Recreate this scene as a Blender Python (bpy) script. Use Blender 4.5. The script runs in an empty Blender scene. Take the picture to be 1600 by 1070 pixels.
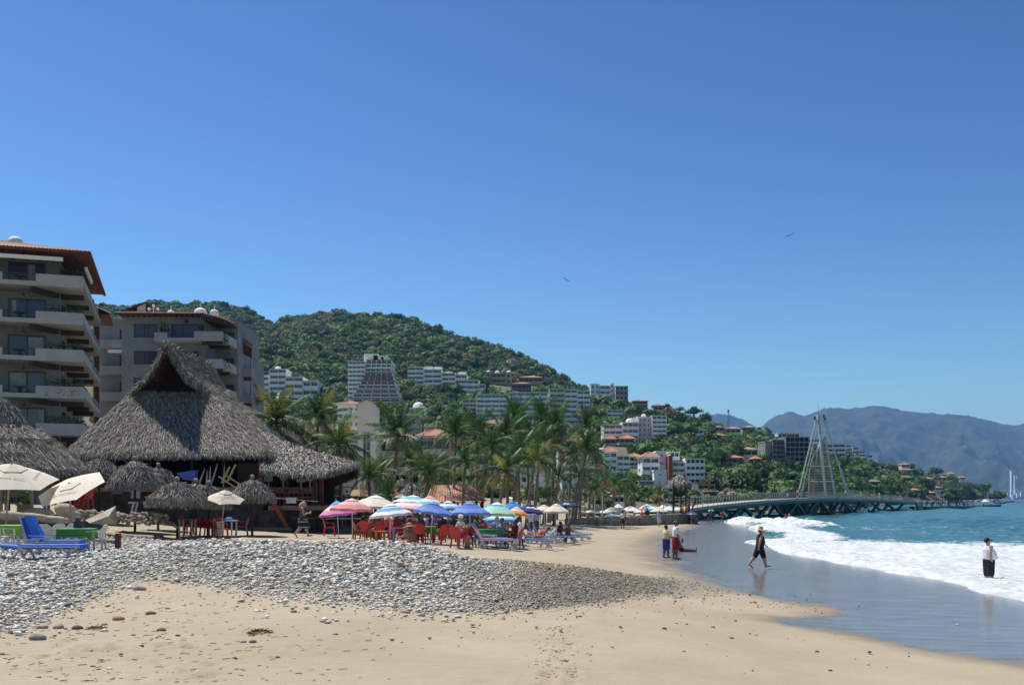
import bpy, math, random
import numpy as np
from mathutils import Vector, Matrix
R = math.radians
sc = bpy.context.scene
col = sc.collection
rnd = random.Random(7)
rng = np.random.default_rng(11)

# ---------------------------------------------------------------- camera, sky, sun, exposure
SUN = Vector((-0.34, 0.30, 0.89)).normalized()          # direction towards the sun
F = 1600.0                                              # focal length in photo pixels
HZ = 778.0                                              # horizon row in the photo
CAMZ = 3.0
cam = bpy.data.cameras.new('camera'); cam_o = bpy.data.objects.new('camera', cam); col.objects.link(cam_o)
cam.sensor_width = 36; cam.lens = 36; cam.shift_y = (HZ - 535) / 1600
cam.clip_start = 0.1; cam.clip_end = 30000
cam_o.location = (0, 0, CAMZ); cam_o.rotation_euler = (R(90), 0, 0)
sc.camera = cam_o
w = bpy.data.worlds.new('World'); sc.world = w; w.use_nodes = True
nt = w.node_tree; bg = nt.nodes['Background']
sky = nt.nodes.new('ShaderNodeTexSky'); sky.sky_type = 'NISHITA'; sky.sun_disc = False
sky.sun_elevation = math.asin(SUN.z); sky.sun_rotation = math.atan2(SUN.x, SUN.y)
sky.air_density = 1.0; sky.dust_density = 0.3; sky.ozone_density = 1.5; sky.altitude = 0
tint = nt.nodes.new('ShaderNodeMix'); tint.data_type = 'RGBA'; tint.blend_type = 'MULTIPLY'; tint.inputs[0].default_value = 1
tint.inputs[7].default_value = (0.209, 0.228, 0.217, 1)
gm = nt.nodes.new('ShaderNodeGamma'); gm.inputs[1].default_value = 1.85; nt.links.new(sky.outputs[0], gm.inputs[0]); nt.links.new(gm.outputs[0], tint.inputs[6]); nt.links.new(tint.outputs[2], bg.inputs[0])
bg.inputs[1].default_value = 0.101
sl = bpy.data.lights.new('sun', 'SUN'); so = bpy.data.objects.new('sun', sl); col.objects.link(so)
sl.energy = 5.0; sl.angle = R(0.5); sl.color = (1, 0.955, 0.88)
so.rotation_euler = SUN.to_track_quat('Z', 'Y').to_euler()
sc.view_settings.view_transform = 'Standard'; sc.view_settings.look = 'None'
sc.view_settings.exposure = 0.30; sc.view_settings.gamma = 1; sc.view_settings.use_curve_mapping = False
sc.render.engine = 'CYCLES'
cy = sc.cycles
cy.max_bounces = 5; cy.diffuse_bounces = 2; cy.glossy_bounces = 3; cy.transmission_bounces = 3; cy.volume_bounces = 0
cy.transparent_max_bounces = 8; cy.use_denoising = True; cy.caustics_reflective = False; cy.caustics_refractive = False

# ---------------------------------------------------------------- helpers
def X(px, Y): return (px - 800) / F * Y
def Z(py, Y): return CAMZ + (HZ - py) / F * Y
def P(px, py, Y): return (X(px, Y), Y, Z(py, Y))
def interp(x, pts): return np.interp(x, [p[0] for p in pts], [p[1] for p in pts])
def smooth(a, b, x):
    t = np.clip((x - a) / (b - a), 0, 1); return t * t * (3 - 2 * t)
def vnoise(x, y, seed=0):
    x = np.asarray(x, float); y = np.asarray(y, float)
    xi = np.floor(x).astype(np.int64); yi = np.floor(y).astype(np.int64); xf = x - xi; yf = y - yi
    def h(a, b):
        n = (a * 374761393 + b * 668265263 + seed * 1442695041) & 0xffffffff
        n = ((n ^ (n >> 13)) * 1274126177) & 0xffffffff
        return ((n ^ (n >> 16)) & 0xffff) / 65535.0
    u = xf * xf * (3 - 2 * xf); v = yf * yf * (3 - 2 * yf)
    return (h(xi, yi) * (1 - u) + h(xi + 1, yi) * u) * (1 - v) + (h(xi, yi + 1) * (1 - u) + h(xi + 1, yi + 1) * u) * v
def fbm(x, y, oct=4, seed=0):
    s = 0; a = 0.5; f = 1.0
    for i in range(oct):
        s = s + a * (vnoise(x * f, y * f, seed + i) - 0.5); a *= 0.5; f *= 2.03
    return s * 2

MATS = {}
def M(name, c=(0.5, 0.5, 0.5), rough=0.8, var=0.0, scale=4.0, bump=0.0, bscale=None, metal=0.0, c2=None, attr=None, rand=0.0, spec=0.5, trans=0.0, coat=0.0, thick=0):
    """procedural principled material: noise-varied base colour, optional bump, colour attribute or per-object variation"""
    if name in MATS: return MATS[name]
    m = bpy.data.materials.new(name); m.use_nodes = True; t = m.node_tree; N = t.nodes; L = t.links
    b = N['Principled BSDF']; b.inputs['Roughness'].default_value = rough; b.inputs['Metallic'].default_value = metal
    b.inputs['Specular IOR Level'].default_value = spec
    b.inputs['Base Color'].default_value = (*c, 1)
    if coat: b.inputs['Coat Weight'].default_value = coat
    tc = N.new('ShaderNodeTexCoord')
    last = None
    if attr:
        a = N.new('ShaderNodeAttribute'); a.attribute_name = attr; last = a.outputs['Color']
    if var or c2:
        n = N.new('ShaderNodeTexNoise'); n.inputs['Scale'].default_value = scale; n.inputs['Detail'].default_value = 5; n.inputs['Roughness'].default_value = 0.62
        L.new(tc.outputs['Object'], n.inputs['Vector'])
        mp = N.new('ShaderNodeMapRange'); mp.inputs[1].default_value = 0.3; mp.inputs[2].default_value = 0.7
        L.new(n.outputs['Fac'], mp.inputs[0])
        if attr:
            mp.inputs[3].default_value = 1 - var; mp.inputs[4].default_value = 1 + var
            mx = N.new('ShaderNodeVectorMath'); mx.operation = 'SCALE'; L.new(last, mx.inputs[0]); L.new(mp.outputs[0], mx.inputs['Scale']); last = mx.outputs[0]
        else:
            mx = N.new('ShaderNodeMix'); mx.data_type = 'RGBA'
            ca = tuple(max(0, v * (1 - var)) for v in c); cb = c2 or tuple(min(1, v * (1 + var)) for v in c)
            mx.inputs[6].default_value = (*(c if c2 else ca), 1); mx.inputs[7].default_value = (*cb, 1); L.new(mp.outputs[0], mx.inputs[0]); last = mx.outputs[2]
    if rand:
        oi = N.new('ShaderNodeObjectInfo'); mr = N.new('ShaderNodeMapRange'); mr.inputs[3].default_value = 1 - rand; mr.inputs[4].default_value = 1 + rand
        L.new(oi.outputs['Random'], mr.inputs[0])
        v = N.new('ShaderNodeVectorMath'); v.operation = 'SCALE'
        if last is None: v.inputs[0].default_value = c
        else: L.new(last, v.inputs[0])
        L.new(mr.outputs[0], v.inputs['Scale']); last = v.outputs[0]
    if last is not None: L.new(last, b.inputs['Base Color'])
    if bump:
        n2 = N.new('ShaderNodeTexNoise'); n2.inputs['Scale'].default_value = bscale or scale * 4; n2.inputs['Detail'].default_value = 6
        L.new(tc.outputs['Object'], n2.inputs['Vector'])
        bp = N.new('ShaderNodeBump'); bp.inputs['Strength'].default_value = bump; bp.inputs['Distance'].default_value = 0.05
        L.new(n2.outputs['Fac'], bp.inputs['Height']); L.new(bp.outputs[0], b.inputs['Normal'])
    if trans:
        tr = N.new('ShaderNodeBsdfTranslucent'); ms = N.new('ShaderNodeMixShader'); ms.inputs[0].default_value = trans
        if last is not None: L.new(last, tr.inputs[0])
        else: tr.inputs[0].default_value = (*c, 1)
        out = N['Material Output']; L.new(b.outputs[0], ms.inputs[1]); L.new(tr.outputs[0], ms.inputs[2]); L.new(ms.outputs[0], out.inputs[0])
    MATS[name] = m
    return m

def tag(o, label=None, cat=None, group=None, kind=None):
    if label: o['label'] = label
    if cat: o['category'] = cat
    if group: o['group'] = group
    if kind: o['kind'] = kind
    return o
def empty(name, loc=(0, 0, 0), rz=0, label=None, cat=None, group=None, rx=0, ry=0, s=1):
    o = bpy.data.objects.new(name, None); col.objects.link(o); o.location = loc; o.rotation_euler = (rx, ry, rz); o.scale = (s, s, s)
    o.empty_display_size = 0.3
    return tag(o, label, cat, group)
def link(name, me, parent=None, loc=None, rot=None, scale=None):
    o = bpy.data.objects.new(name, me); col.objects.link(o)
    if parent is not None: o.parent = parent
    if loc is not None: o.location = loc
    if rot is not None: o.rotation_euler = rot
    if scale is not None: o.scale = scale
    return o
KIDS = {}
def copy_tree(o, parent=None, kids=None):
    if kids is None:
        kids = {}
        for k in col.objects:
            if k.parent is not None: kids.setdefault(k.parent.name, []).append(k)
    c = o.copy(); col.objects.link(c)
    if parent is not None: c.parent = parent
    for ch in kids.get(o.name, []): copy_tree(ch, c, kids)
    return c
def subtree_kids(o):
    d = {}
    for k in col.objects:
        if k.parent is not None: d.setdefault(k.parent.name, []).append(k)
    return d

def npmesh(name, v, f, mats=None, smoothf=False, colors=None, mi=None):
    """fast mesh from numpy verts and equal-length faces"""
    v = np.asarray(v, np.float32).reshape(-1, 3); f = np.asarray(f, np.int32); k = f.shape[1]; n = len(f)
    me = bpy.data.meshes.new(name); me.vertices.add(len(v)); me.vertices.foreach_set('co', v.ravel())
    me.loops.add(n * k); me.loops.foreach_set('vertex_index', f.ravel())
    me.polygons.add(n); me.polygons.foreach_set('loop_start', np.arange(0, n * k, k, dtype=np.int32)); me.polygons.foreach_set('loop_total', np.full(n, k, np.int32))
    if smoothf: me.polygons.foreach_set('use_smooth', np.ones(n, bool))
    if mi is not None: me.polygons.foreach_set('material_index', np.asarray(mi, np.int32))
    for m in (mats or []): me.materials.append(m)
    me.update(calc_edges=True)
    if colors is not None:
        a = me.color_attributes.new('col', 'FLOAT_COLOR', 'POINT')
        c4 = np.ones((len(v), 4), np.float32); c4[:, :3] = colors; a.data.foreach_set('color', c4.ravel())
    return me
def attr_f(me, name, vals):
    a = me.attributes.new(name, 'FLOAT', 'POINT'); a.data.foreach_set('value', np.asarray(vals, np.float32))

class MB:
    """collects boxes, tubes, lathes and quads into one mesh"""
    def __init__(s): s.v = []; s.f = []; s.m = []; s.k = 0
    def add(s, vs, fs, mi=0):
        b = len(s.v); s.v.extend([tuple(p) for p in vs]); s.f.extend([tuple(b + i for i in f) for f in fs]); s.m.extend([mi] * len(fs)); return s
    def box(s, x0, x1, y0, y1, z0, z1, mi=0, rz=0, taper=0.0):
        cx, cy_ = (x0 + x1) / 2, (y0 + y1) / 2; vs = []
        for z, k in ((z0, 1), (z1, 1 - taper)):
            for x, y in ((x0, y0), (x1, y0), (x1, y1), (x0, y1)):
                dx, dy = (x - cx) * k, (y - cy_) * k
                if rz: dx, dy = dx * math.cos(rz) - dy * math.sin(rz), dx * math.sin(rz) + dy * math.cos(rz)
                vs.append((cx + dx, cy_ + dy, z))
        return s.add(vs, [(0, 3, 2, 1), (4, 5, 6, 7), (0, 1, 5, 4), (1, 2, 6, 5), (2, 3, 7, 6), (3, 0, 4, 7)], mi)
    def cbox(s, c, d, mi=0, rz=0): return s.box(c[0] - d[0] / 2, c[0] + d[0] / 2, c[1] - d[1] / 2, c[1] + d[1] / 2, c[2] - d[2] / 2, c[2] + d[2] / 2, mi, rz)
    def bar(s, a, b, w_, h_=None, mi=0, up=(0, 0, 1)):
        a = Vector(a); b = Vector(b); d = b - a
        if d.length < 1e-6: return s
        d.normalize(); u = Vector(up)
        if abs(d.dot(u)) > 0.98: u = Vector((1, 0, 0))
        r = d.cross(u).normalized(); q = r.cross(d); h_ = h_ or w_; vs = []
        for p in (a, b):
            for i, j in ((-1, -1), (1, -1), (1, 1), (-1, 1)): vs.append(p + r * (i * w_ / 2) + q * (j * h_ / 2))
        return s.add(vs, [(0, 1, 2, 3), (7, 6, 5, 4), (0, 4, 5, 1), (1, 5, 6, 2), (2, 6, 7, 3), (3, 7, 4, 0)], mi)
    def tube(s, pts, rad, n=6, mi=0, cap=True):
        pts = [Vector(p) for p in pts]; k = len(pts)
        rads = rad if isinstance(rad, (list, tuple)) else [rad] * k
        vs = []; prev = None
        for i, p in enumerate(pts):
            d = (pts[min(i + 1, k - 1)] - pts[max(i - 1, 0)]).normalized()
            u = Vector((0, 0, 1)) if abs(d.z) < 0.9 else Vector((1, 0, 0))
            if prev is not None: u = prev
            r = d.cross(u).normalized(); q = r.cross(d).normalized(); prev = q
            for j in range(n):
                a = 2 * math.pi * j / n; vs.append(p + (r * math.cos(a) + q * math.sin(a)) * rads[i])
        fs = []
        for i in range(k - 1):
            for j in range(n): fs.append((i * n + j, i * n + (j + 1) % n, (i + 1) * n + (j + 1) % n, (i + 1) * n + j))
        if cap: fs.append(tuple(range(n - 1, -1, -1))); fs.append(tuple((k - 1) * n + j for j in range(n)))
        return s.add(vs, fs, mi)
    def lathe(s, prof, n=16, c=(0, 0, 0), mi=0, close=True):
        vs = []; fs = []
        for r, z in prof:
            for j in range(n):
                a = 2 * math.pi * j / n; vs.append((c[0] + r * math.cos(a), c[1] + r * math.sin(a), c[2] + z))
        for i in range(len(prof) - 1):
            for j in range(n): fs.append((i * n + j, i * n + (j + 1) % n, (i + 1) * n + (j + 1) % n, (i + 1) * n + j))
        if close: fs.append(tuple(range(n - 1, -1, -1))); fs.append(tuple((len(prof) - 1) * n + j for j in range(n)))
        return s.add(vs, fs, mi)
    def prism(s, poly, d, mi=0):
        """polygon (list of 3d points) extruded along vector d"""
        n = len(poly); d = Vector(d); a = [Vector(p) for p in poly]; b = [p + d for p in a]
        return s.add(a + b, [tuple(range(n - 1, -1, -1)), tuple(range(n, 2 * n))] + [(i, (i + 1) % n, n + (i + 1) % n, n + i) for i in range(n)], mi)
    def mesh(s, name, mats, smoothf=False):
        me = bpy.data.meshes.new(name); me.from_pydata([tuple(p) for p in s.v], [], s.f)
        mats = mats if isinstance(mats, (list, tuple)) else [mats]
        for m in mats: me.materials.append(m)
        if len(mats) > 1: me.polygons.foreach_set('material_index', s.m)
        if smoothf: me.polygons.foreach_set('use_smooth', [True] * len(s.f))
        me.update(); return me
    def build(s, name, mats, parent=None, loc=None, rot=None, smoothf=False):
        return link(name, s.mesh(name, mats, smoothf), parent, loc, rot)
def boxobj(name, mat, x0, x1, y0, y1, z0, z1, parent=None, rz=0): return MB().box(x0, x1, y0, y1, z0, z1, 0, rz).build(name, mat, parent)

def lookmesh(o, mod=True):
    dg = bpy.context.evaluated_depsgraph_get(); return bpy.data.meshes.new_from_object(o.evaluated_get(dg))

# ---------------------------------------------------------------- the lie of the land
XS = [(-50, 15.5), (60, 15.5), (75, 17), (100, 20.5), (125, 25), (135, 26), (150, 27.5), (180, 33), (208, 39), (218, 50), (228, 64), (260, 80), (343, 113), (500, 190), (700, 300), (850, 400), (960, 453), (1000, 430), (1100, 300), (1300, 100), (3000, -400)]
def shore(y): return interp(y, XS)
PROF = [(-200, -9), (-60, -4), (-10, -0.6), (0, 0), (8, 0.14), (11, 0.40), (14, 0.82), (18, 1.08), (25, 1.2), (30, 1.3), (34, 1.6), (40, 2.2), (60, 2.8), (300, 3)]
def beach_z(x, y):
    s_ = shore(y) - x
    k = 1 - 0.45 * smooth(40, 75, y) * (1 - smooth(16, 34, s_))
    z = interp(s_, PROF); z = np.where(s_ > 0, z * k, z)
    z = z + 1.9 * smooth(13, 26, s_) * smooth(95, 125, y) * (1 - smooth(30, 45, s_))
    # pebble bank
    cxl = smooth(-24, -14, x) * (1 - smooth(-3.4, 0.6, x)); amp = 0.62 - 0.50 * (1 - smooth(-13, -8, x))
    yy = y - 29.0 - 0.03 * x; g = np.exp(-(yy / np.where(yy < 0, 6.0, 3.2)) ** 2)
    z = z + amp * cxl * g
    return z
_fr = np.random.default_rng(77)
def _feet():
    out = []
    def trail(px0, py0, px1, py1, n, jit):
        for i in range(n):
            t = i / max(1, n - 1); px = px0 + (px1 - px0) * t + _fr.normal(0, jit); py = py0 + (py1 - py0) * t + _fr.normal(0, 3); Y = 1.95 * F / (py - HZ); out.append((X(px, Y), Y, _fr.uniform(-.5, .5), _fr.uniform(.7, 1.2)))
    trail(905, 955, 850, 1062, 13, 5); trail(880, 990, 895, 1065, 8, 9); trail(858, 1035, 845, 1068, 6, 8); trail(30, 1040, 320, 1010, 16, 9); trail(100, 1015, 330, 1060, 12, 12); trail(300, 1045, 560, 1000, 12, 6); trail(0, 1060, 230, 1066, 10, 14); trail(60, 1010, 150, 1022, 5, 6)
    return out
FEET = _feet()
def feet_z(x, y):
    z = np.zeros_like(x)
    for (fx, fy, a, s) in FEET:
        m = (np.abs(x - fx) < .5) & (np.abs(y - fy) < .5)
        if not m.any(): continue
        dx, dy = x[m] - fx, y[m] - fy; u = dx * math.cos(a) + dy * math.sin(a); v = -dx * math.sin(a) + dy * math.cos(a)
        r = (u / (.075 * s)) ** 2 + (v / (.15 * s)) ** 2; z[m] += -.042 * s * np.exp(-r) + .020 * s * np.exp(-((np.sqrt(r) - 1.7) / .5) ** 2)
    return z
def beach_detail(x, y):
    s_ = shore(y) - x
    fz = feet_z(x, y) if len(np.atleast_1d(x)) > 50 else 0
    return fz + 0.012 * fbm(x * 5, y * 5, 3, 13) * smooth(9, 15, s_) * (y < 60) + 0.05 * fbm(x * 0.35, y * 0.35, 3, 5) * smooth(6, 14, s_) + 0.016 * fbm(x * 2.2, y * 2.2, 3, 9) * smooth(8, 16, s_)
RIDGE = [(-700, 500), (-300, 470), (0, 460), (200, 475), (240, 466), (262, 470), (330, 467), (370, 475), (410, 492), (425, 503), (450, 492), (520, 484), (600, 485), (640, 492), (700, 517), (740, 527), (800, 545), (850, 566), (890, 590), (930, 610), (980, 624), (1020, 637), (1060, 642), (1110, 652), (1130, 664), (1190, 674), (1250, 692), (1330, 708), (1360, 720), (1400, 730), (1440, 739), (1480, 742), (1520, 758), (1545, 772), (1562, 781)]
YR = [(-700, 1100), (0, 1100), (400, 1050), (450, 900), (800, 800), (900, 720), (950, 620), (1000, 560), (1120, 540), (1250, 600), (1330, 640), (1400, 720), (1480, 840), (1550, 965), (1570, 985)]
YB = [(-700, 260), (400, 250), (700, 225), (1000, 200), (1060, 214), (1100, 228), (1160, 236), (1232, 247), (1327, 350), (1408, 508), (1485, 708), (1555, 962), (1570, 980)]
TREEH = 6.0
def hill_z(x, y, noise=True):
    px = 800 + F * x / np.maximum(y, 1.0)
    yr = interp(px, YR); yb = interp(px, YB); ry = interp(px, RIDGE)
    H = np.maximum((HZ - ry) / F * yr + CAMZ - TREEH - 2.0, 0.0)
    t = (y - yb) / (yr - yb); tc = np.clip(t, 0, 1)
    z = 1.2 + H * np.where(px > 940, tc ** 1.05, tc ** 1.25)
    z = np.where(t > 1, 1.2 + H * (1 - 0.35 * np.minimum(t - 1, 1.5)), z)
    if noise: z = z + (7 * fbm(x / 90, y / 90, 3, 3) + 14 * np.abs(fbm(x / 160 + 7, y / 160, 2, 21))) * smooth(0.05, 0.35, t) * (1 - smooth(.7, 1.0, t)) * (H / 120)
    z = np.where(t < 0, t * 12 + 1.2, z)
    z = np.where(px > 1562, -3, z)
    return z
def land(x, y):
    return np.maximum(beach_z(x, y), hill_z(x, y)) if True else 0
def gz(x, y): return float(land(np.array([float(x)]), np.array([float(y)]))[0] + beach_detail(np.array([float(x)]), np.array([float(y)]))[0])
def hit(px, py, y0=100, y1=1100):
    ys = np.arange(y0, y1, 1.0); xs_ = (px - 800) / F * ys; zs = Z(py, ys)
    g = land(xs_, ys); k = np.nonzero(g >= zs)[0]
    Y = float(ys[k[0]]) if len(k) else float(interp(px, YR))
    return Vector((X(px, Y), Y, float(land(np.array([X(px, Y)]), np.array([Y]))[0])))

def grow(a, b, d0, g, lim):
    """coordinates dense between a and b, growing outwards to lim=(lo, hi)"""
    c = list(np.arange(a, b + 1e-6, d0)); d = d0
    while c[-1] < lim[1]: d *= g; c.append(c[-1] + d)
    d = d0
    while c[0] > lim[0]: d *= g; c.insert(0, c[0] - d)
    return np.array(c)
def gridmesh(name, xs_, ys_, zf, mats, keep=None, attrs=None, smoothf=True):
    GX, GY = np.meshgrid(xs_, ys_); gx, gy = GX.ravel(), GY.ravel(); z = zf(gx, gy)
    nx, ny = len(xs_), len(ys_); i = np.arange(nx * ny).reshape(ny, nx)
    f = np.stack([i[:-1, :-1], i[:-1, 1:], i[1:, 1:], i[1:, :-1]], -1).reshape(-1, 4)
    if keep is not None:
        k = keep(gx, gy); f = f[k[f].any(1)]
        used = np.zeros(len(gx), bool); used[f] = True; m = np.cumsum(used) - 1; f = m[f]; gx, gy, z = gx[used], gy[used], z[used]
    me = npmesh(name, np.stack([gx, gy, z], -1), f, mats, smoothf)
    for k_, fn in (attrs or {}).items(): attr_f(me, k_, fn(gx, gy))
    return me
# ---------------------------------------------------------------- materials of the setting
def sand_material():
    m = bpy.data.materials.new('sand'); m.use_nodes = True; N = m.node_tree.nodes; L = m.node_tree.links; b = N['Principled BSDF']
    geo = N.new('ShaderNodeNewGeometry')
    def noise(scale, det=5, rough=0.6, vec=None):
        n = N.new('ShaderNodeTexNoise'); n.inputs['Scale'].default_value = scale; n.inputs['Detail'].default_value = det; n.inputs['Roughness'].default_value = rough
        L.new(vec or geo.outputs['Position'], n.inputs['Vector']); return n.outputs['Fac']
    def ramp(src, a, b_, lo=0.0, hi=1.0, st='SMOOTHSTEP'):
        r = N.new('ShaderNodeMapRange'); r.interpolation_type = st; r.inputs[1].default_value = a; r.inputs[2].default_value = b_; r.inputs[3].default_value = lo; r.inputs[4].default_value = hi
        L.new(src, r.inputs[0]); return r.outputs[0]
    def mix(f, a, b_):
        x = N.new('ShaderNodeMix'); x.data_type = 'RGBA'
        if isinstance(f, float): x.inputs[0].default_value = f
        else: L.new(f, x.inputs[0])
        for i, q in ((6, a), (7, b_)):
            if isinstance(q, tuple): x.inputs[i].default_value = (*q, 1)
            else: L.new(q, x.inputs[i])
        return x.outputs[2]
    def math_(op, a, b_):
        x = N.new('ShaderNodeMath'); x.operation = op
        for i, q in ((0, a), (1, b_)):
            if isinstance(q, (int, float)): x.inputs[i].default_value = q
            else: L.new(q, x.inputs[i])
        return x.outputs[0]
    wa = N.new('ShaderNodeAttribute'); wa.attribute_name = 'wet'; da = N.new('ShaderNodeAttribute'); da.attribute_name = 'gravel_gap_shade'
    mp = N.new('ShaderNodeMapping'); mp.inputs['Scale'].default_value = (1.0, 0.35, 1); L.new(geo.outputs['Position'], mp.inputs[0])
    wet = ramp(math_('ADD', wa.outputs['Fac'], ramp(noise(0.9, 4, 0.6, mp.outputs[0]), 0.3, 0.7, -0.13, 0.13)), 0.32, 0.62)
    damp = ramp(math_('ADD', wa.outputs['Fac'], ramp(noise(0.5, 5, 0.65), 0.3, 0.7, -0.1, 0.1)), 0.02, 0.5)
    st0 = N.new('ShaderNodeMapping'); st0.inputs['Scale'].default_value = (0.5, 2.0, 1); L.new(geo.outputs['Position'], st0.inputs[0])
    dry = mix(ramp(noise(0.35), 0.35, 0.7), (0.375, 0.318, 0.220), (0.430, 0.368, 0.262))
    dry = mix(ramp(noise(60, 3, 0.7), 0.30, 0.75, 0.0, 0.35), dry, (0.22, 0.18, 0.14))
    dry = mix(ramp(noise(380, 2, 0.6), 0.55, 0.75, 0.0, 0.5), dry, (0.16, 0.13, 0.10))
    g = ramp(math_('ADD', da.outputs['Fac'], ramp(noise(1.3, 6, 0.75), 0.25, 0.75, -0.35, 0.35)), 0.25, 0.85)
    gr = mix(ramp(noise(26, 4, 0.75), 0.38, 0.62), (0.13, 0.113, 0.09), (0.33, 0.29, 0.225))
    dry = mix(g, dry, gr)
    c = mix(damp, dry, (0.215, 0.178, 0.128)); c = mix(wet, c, mix(ramp(noise(1.4, 5, 0.6, st0.outputs[0]), 0.35, 0.7), (0.125, 0.112, 0.096), (0.215, 0.190, 0.160)))
    st = N.new('ShaderNodeMapping'); st.inputs['Scale'].default_value = (0.9, 5.0, 1); L.new(geo.outputs['Position'], st.inputs[0])
    specks = math_('MULTIPLY', ramp(noise(9, 5, 0.8), 0.64, 0.70, 0, 0.8), ramp(noise(0.55, 3, 0.6, st.outputs[0]), 0.56, 0.66))
    c = mix(math_('MULTIPLY', specks, wet), c, (0.65, 0.66, 0.66))
    L.new(c, b.inputs['Base Color'])
    rough = ramp(wet, 0, 1, 0.9, 0.17, 'LINEAR'); L.new(rough, b.inputs['Roughness'])
    L.new(ramp(wet, 0, 1, 0.15, 0.50, 'LINEAR'), b.inputs['Specular IOR Level'])
    b1 = N.new('ShaderNodeBump'); b1.inputs['Distance'].default_value = 0.02
    L.new(ramp(wet, 0, 1, 0.75, 0.10, 'LINEAR'), b1.inputs['Strength'])
    h = math_('ADD', math_('MULTIPLY', noise(7, 6, 0.7), 1.0), math_('MULTIPLY', noise(1.6, 4, 0.6, st.outputs[0]), 2.2))
    L.new(h, b1.inputs['Height']); L.new(b1.outputs[0], b.inputs['Normal'])
    return m
SB = [(5, 1), (12, 4), (15, 5.2), (18, 6.5), (20.7, 7.8), (22.6, 9.3), (23.6, 9.0), (25.0, 7.2), (26.5, 6.7), (28.5, 7.5), (32, 8.6), (40, 8.6), (60, 6.4), (75, 5.8), (90, 4.2), (105, 2.2), (140, 1.5), (900, 3)]
def wetf(x, y):
    d = shore(y) - x - interp(y, SB)
    w_ = 1 + 1.1 * smooth(30, 50, y); return 1 - smooth(-2.0 * w_, 2.4 * w_, d)
def gravel_gap_shade_f(x, y):     # fine gravel trailing seaward from the end of the pebble bank, plus painted shade in the gaps between pebbles
    px = 800 + F * x / np.maximum(y, 1); py = HZ + F * (CAMZ - beach_z(x, y)) / np.maximum(y, 1)
    a = smooth(760, 880, px) * (1 - smooth(1120, 1400, px)); lo = interp(px, [(760, 868), (900, 886), (1000, 898), (1130, 905), (1400, 950)]); hi = interp(px, [(760, 958), (900, 945), (1000, 930), (1130, 928), (1400, 985)])
    b = smooth(lo - 8, lo + 10, py) * (1 - smooth(hi - 12, hi + 14, py))
    c = smooth(-200, 60, 950 - px) * 0
    cob = (1 - smooth(interp(px, [(0, 970), (160, 915), (260, 895), (400, 920), (600, 938), (800, 940), (1000, 910)]) - 14, interp(px, [(0, 970), (160, 915), (260, 895), (400, 920), (600, 938), (800, 940), (1000, 910)]) + 8, py)) * (y < 33) * smooth(interp(px, [(0, 790), (640, 800), (700, 866), (850, 890), (1000, 905)]) - 2, interp(px, [(0, 790), (640, 800), (700, 866), (850, 890), (1000, 905)]) + 6, py)  # shadow between the cobbles put into the ground colour
    return np.maximum(a * b * (1 - 0.55 * smooth(1000, 1200, px)), cob * .8 * (px < 1000))
xs_ = np.concatenate([grow(-26, -8.2, 0.16, 1.10, (-900, -8.3))[:-1], np.arange(-8.2, 7.0, .08), grow(7.0, 22, 0.16, 1.10, (6.9, 900))]); xs_ = np.unique(np.round(xs_[(xs_ < -8.2) | ((xs_ >= -8.2) & (xs_ <= 7)) | (xs_ > 7)], 4)); ys_ = np.unique(np.round(np.concatenate([grow(9, 10.4, .17, 1.07, (-30, 10.4)), np.arange(10.4, 20, .08), grow(20, 50, 0.17, 1.07, (19.9, 1150))]), 4))
bm_ = gridmesh('sand', xs_, ys_, lambda x, y: beach_z(x, y) + beach_detail(x, y), [sand_material()], keep=lambda x, y: (shore(y) - x > -120) & ((y < 1050) | (shore(y) - x > 0)), attrs={'wet': wetf, 'gravel_gap_shade': gravel_gap_shade_f})
tag(link('beach', bm_), kind='structure')

# ---------------------------------------------------------------- sea
XF = [(0, 15.5), (30, 15.2), (39, 15.5), (51, 15.0), (64, 15.4), (70, 16.2), (73, 19.2), (86, 22.4), (100, 23.2), (118, 27.2), (130, 27), (150, 28.5), (180, 34), (208, 40), (218, 51), (228, 65), (260, 81), (343, 114), (500, 191), (700, 301), (960, 454), (9000, 454)]
def xfront(y): return interp(y, XF) + 0.9 * fbm(y * 0.22, y * 0 + 3, 4, 31) * (y < 140) - 0.35 * np.abs(fbm(y * 0.9, y * 0 + 9, 3, 35))
def brk(x, y):       # the breaking wave up the beach
    c = interp(y, [(70, 44), (90, 38), (100, 33), (112, 29.5), (128, 27.5), (150, 36)])
    return np.exp(-((x - c) / 2.4) ** 2) * smooth(97, 108, y) * (1 - smooth(122, 134, y))
def sea_z(x, y):
    d = x - xfront(y); near = 1 - smooth(200, 900, y)
    a = smooth(2, 30, d)
    z = a * near * (0.16 * np.sin(2 * np.pi * (d + 2.5 * fbm(y * 0.05, x * 0.03, 2, 41)) / 13.0) + 0.34 * fbm(x * 0.3, y * 0.2, 3, 43) + 0.22 * fbm(x * 0.9, y * 0.8, 3, 47))
    g = np.maximum(beach_z(x, y), 0)
    edge = smooth(0, 0.5, d)
    z = z + np.where(d > 0, g + 0.06 * edge + 0.10 * np.exp(-((d - 1.2) / 1.0) ** 2) * (y < 110), -0.35 + np.minimum(d, 0) * 0.2)
    z = z + (0.22 * np.abs(fbm(x * 1.3, y * 0.7, 4, 51)) + 0.07 * fbm(x * 4, y * 3, 2, 52)) * foamf(x, y) * edge * (y < 140)
    return z + (0.50 + 0.7 * fbm(x * 0.6, y * 0.5, 3, 57)) * brk(x, y)
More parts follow.
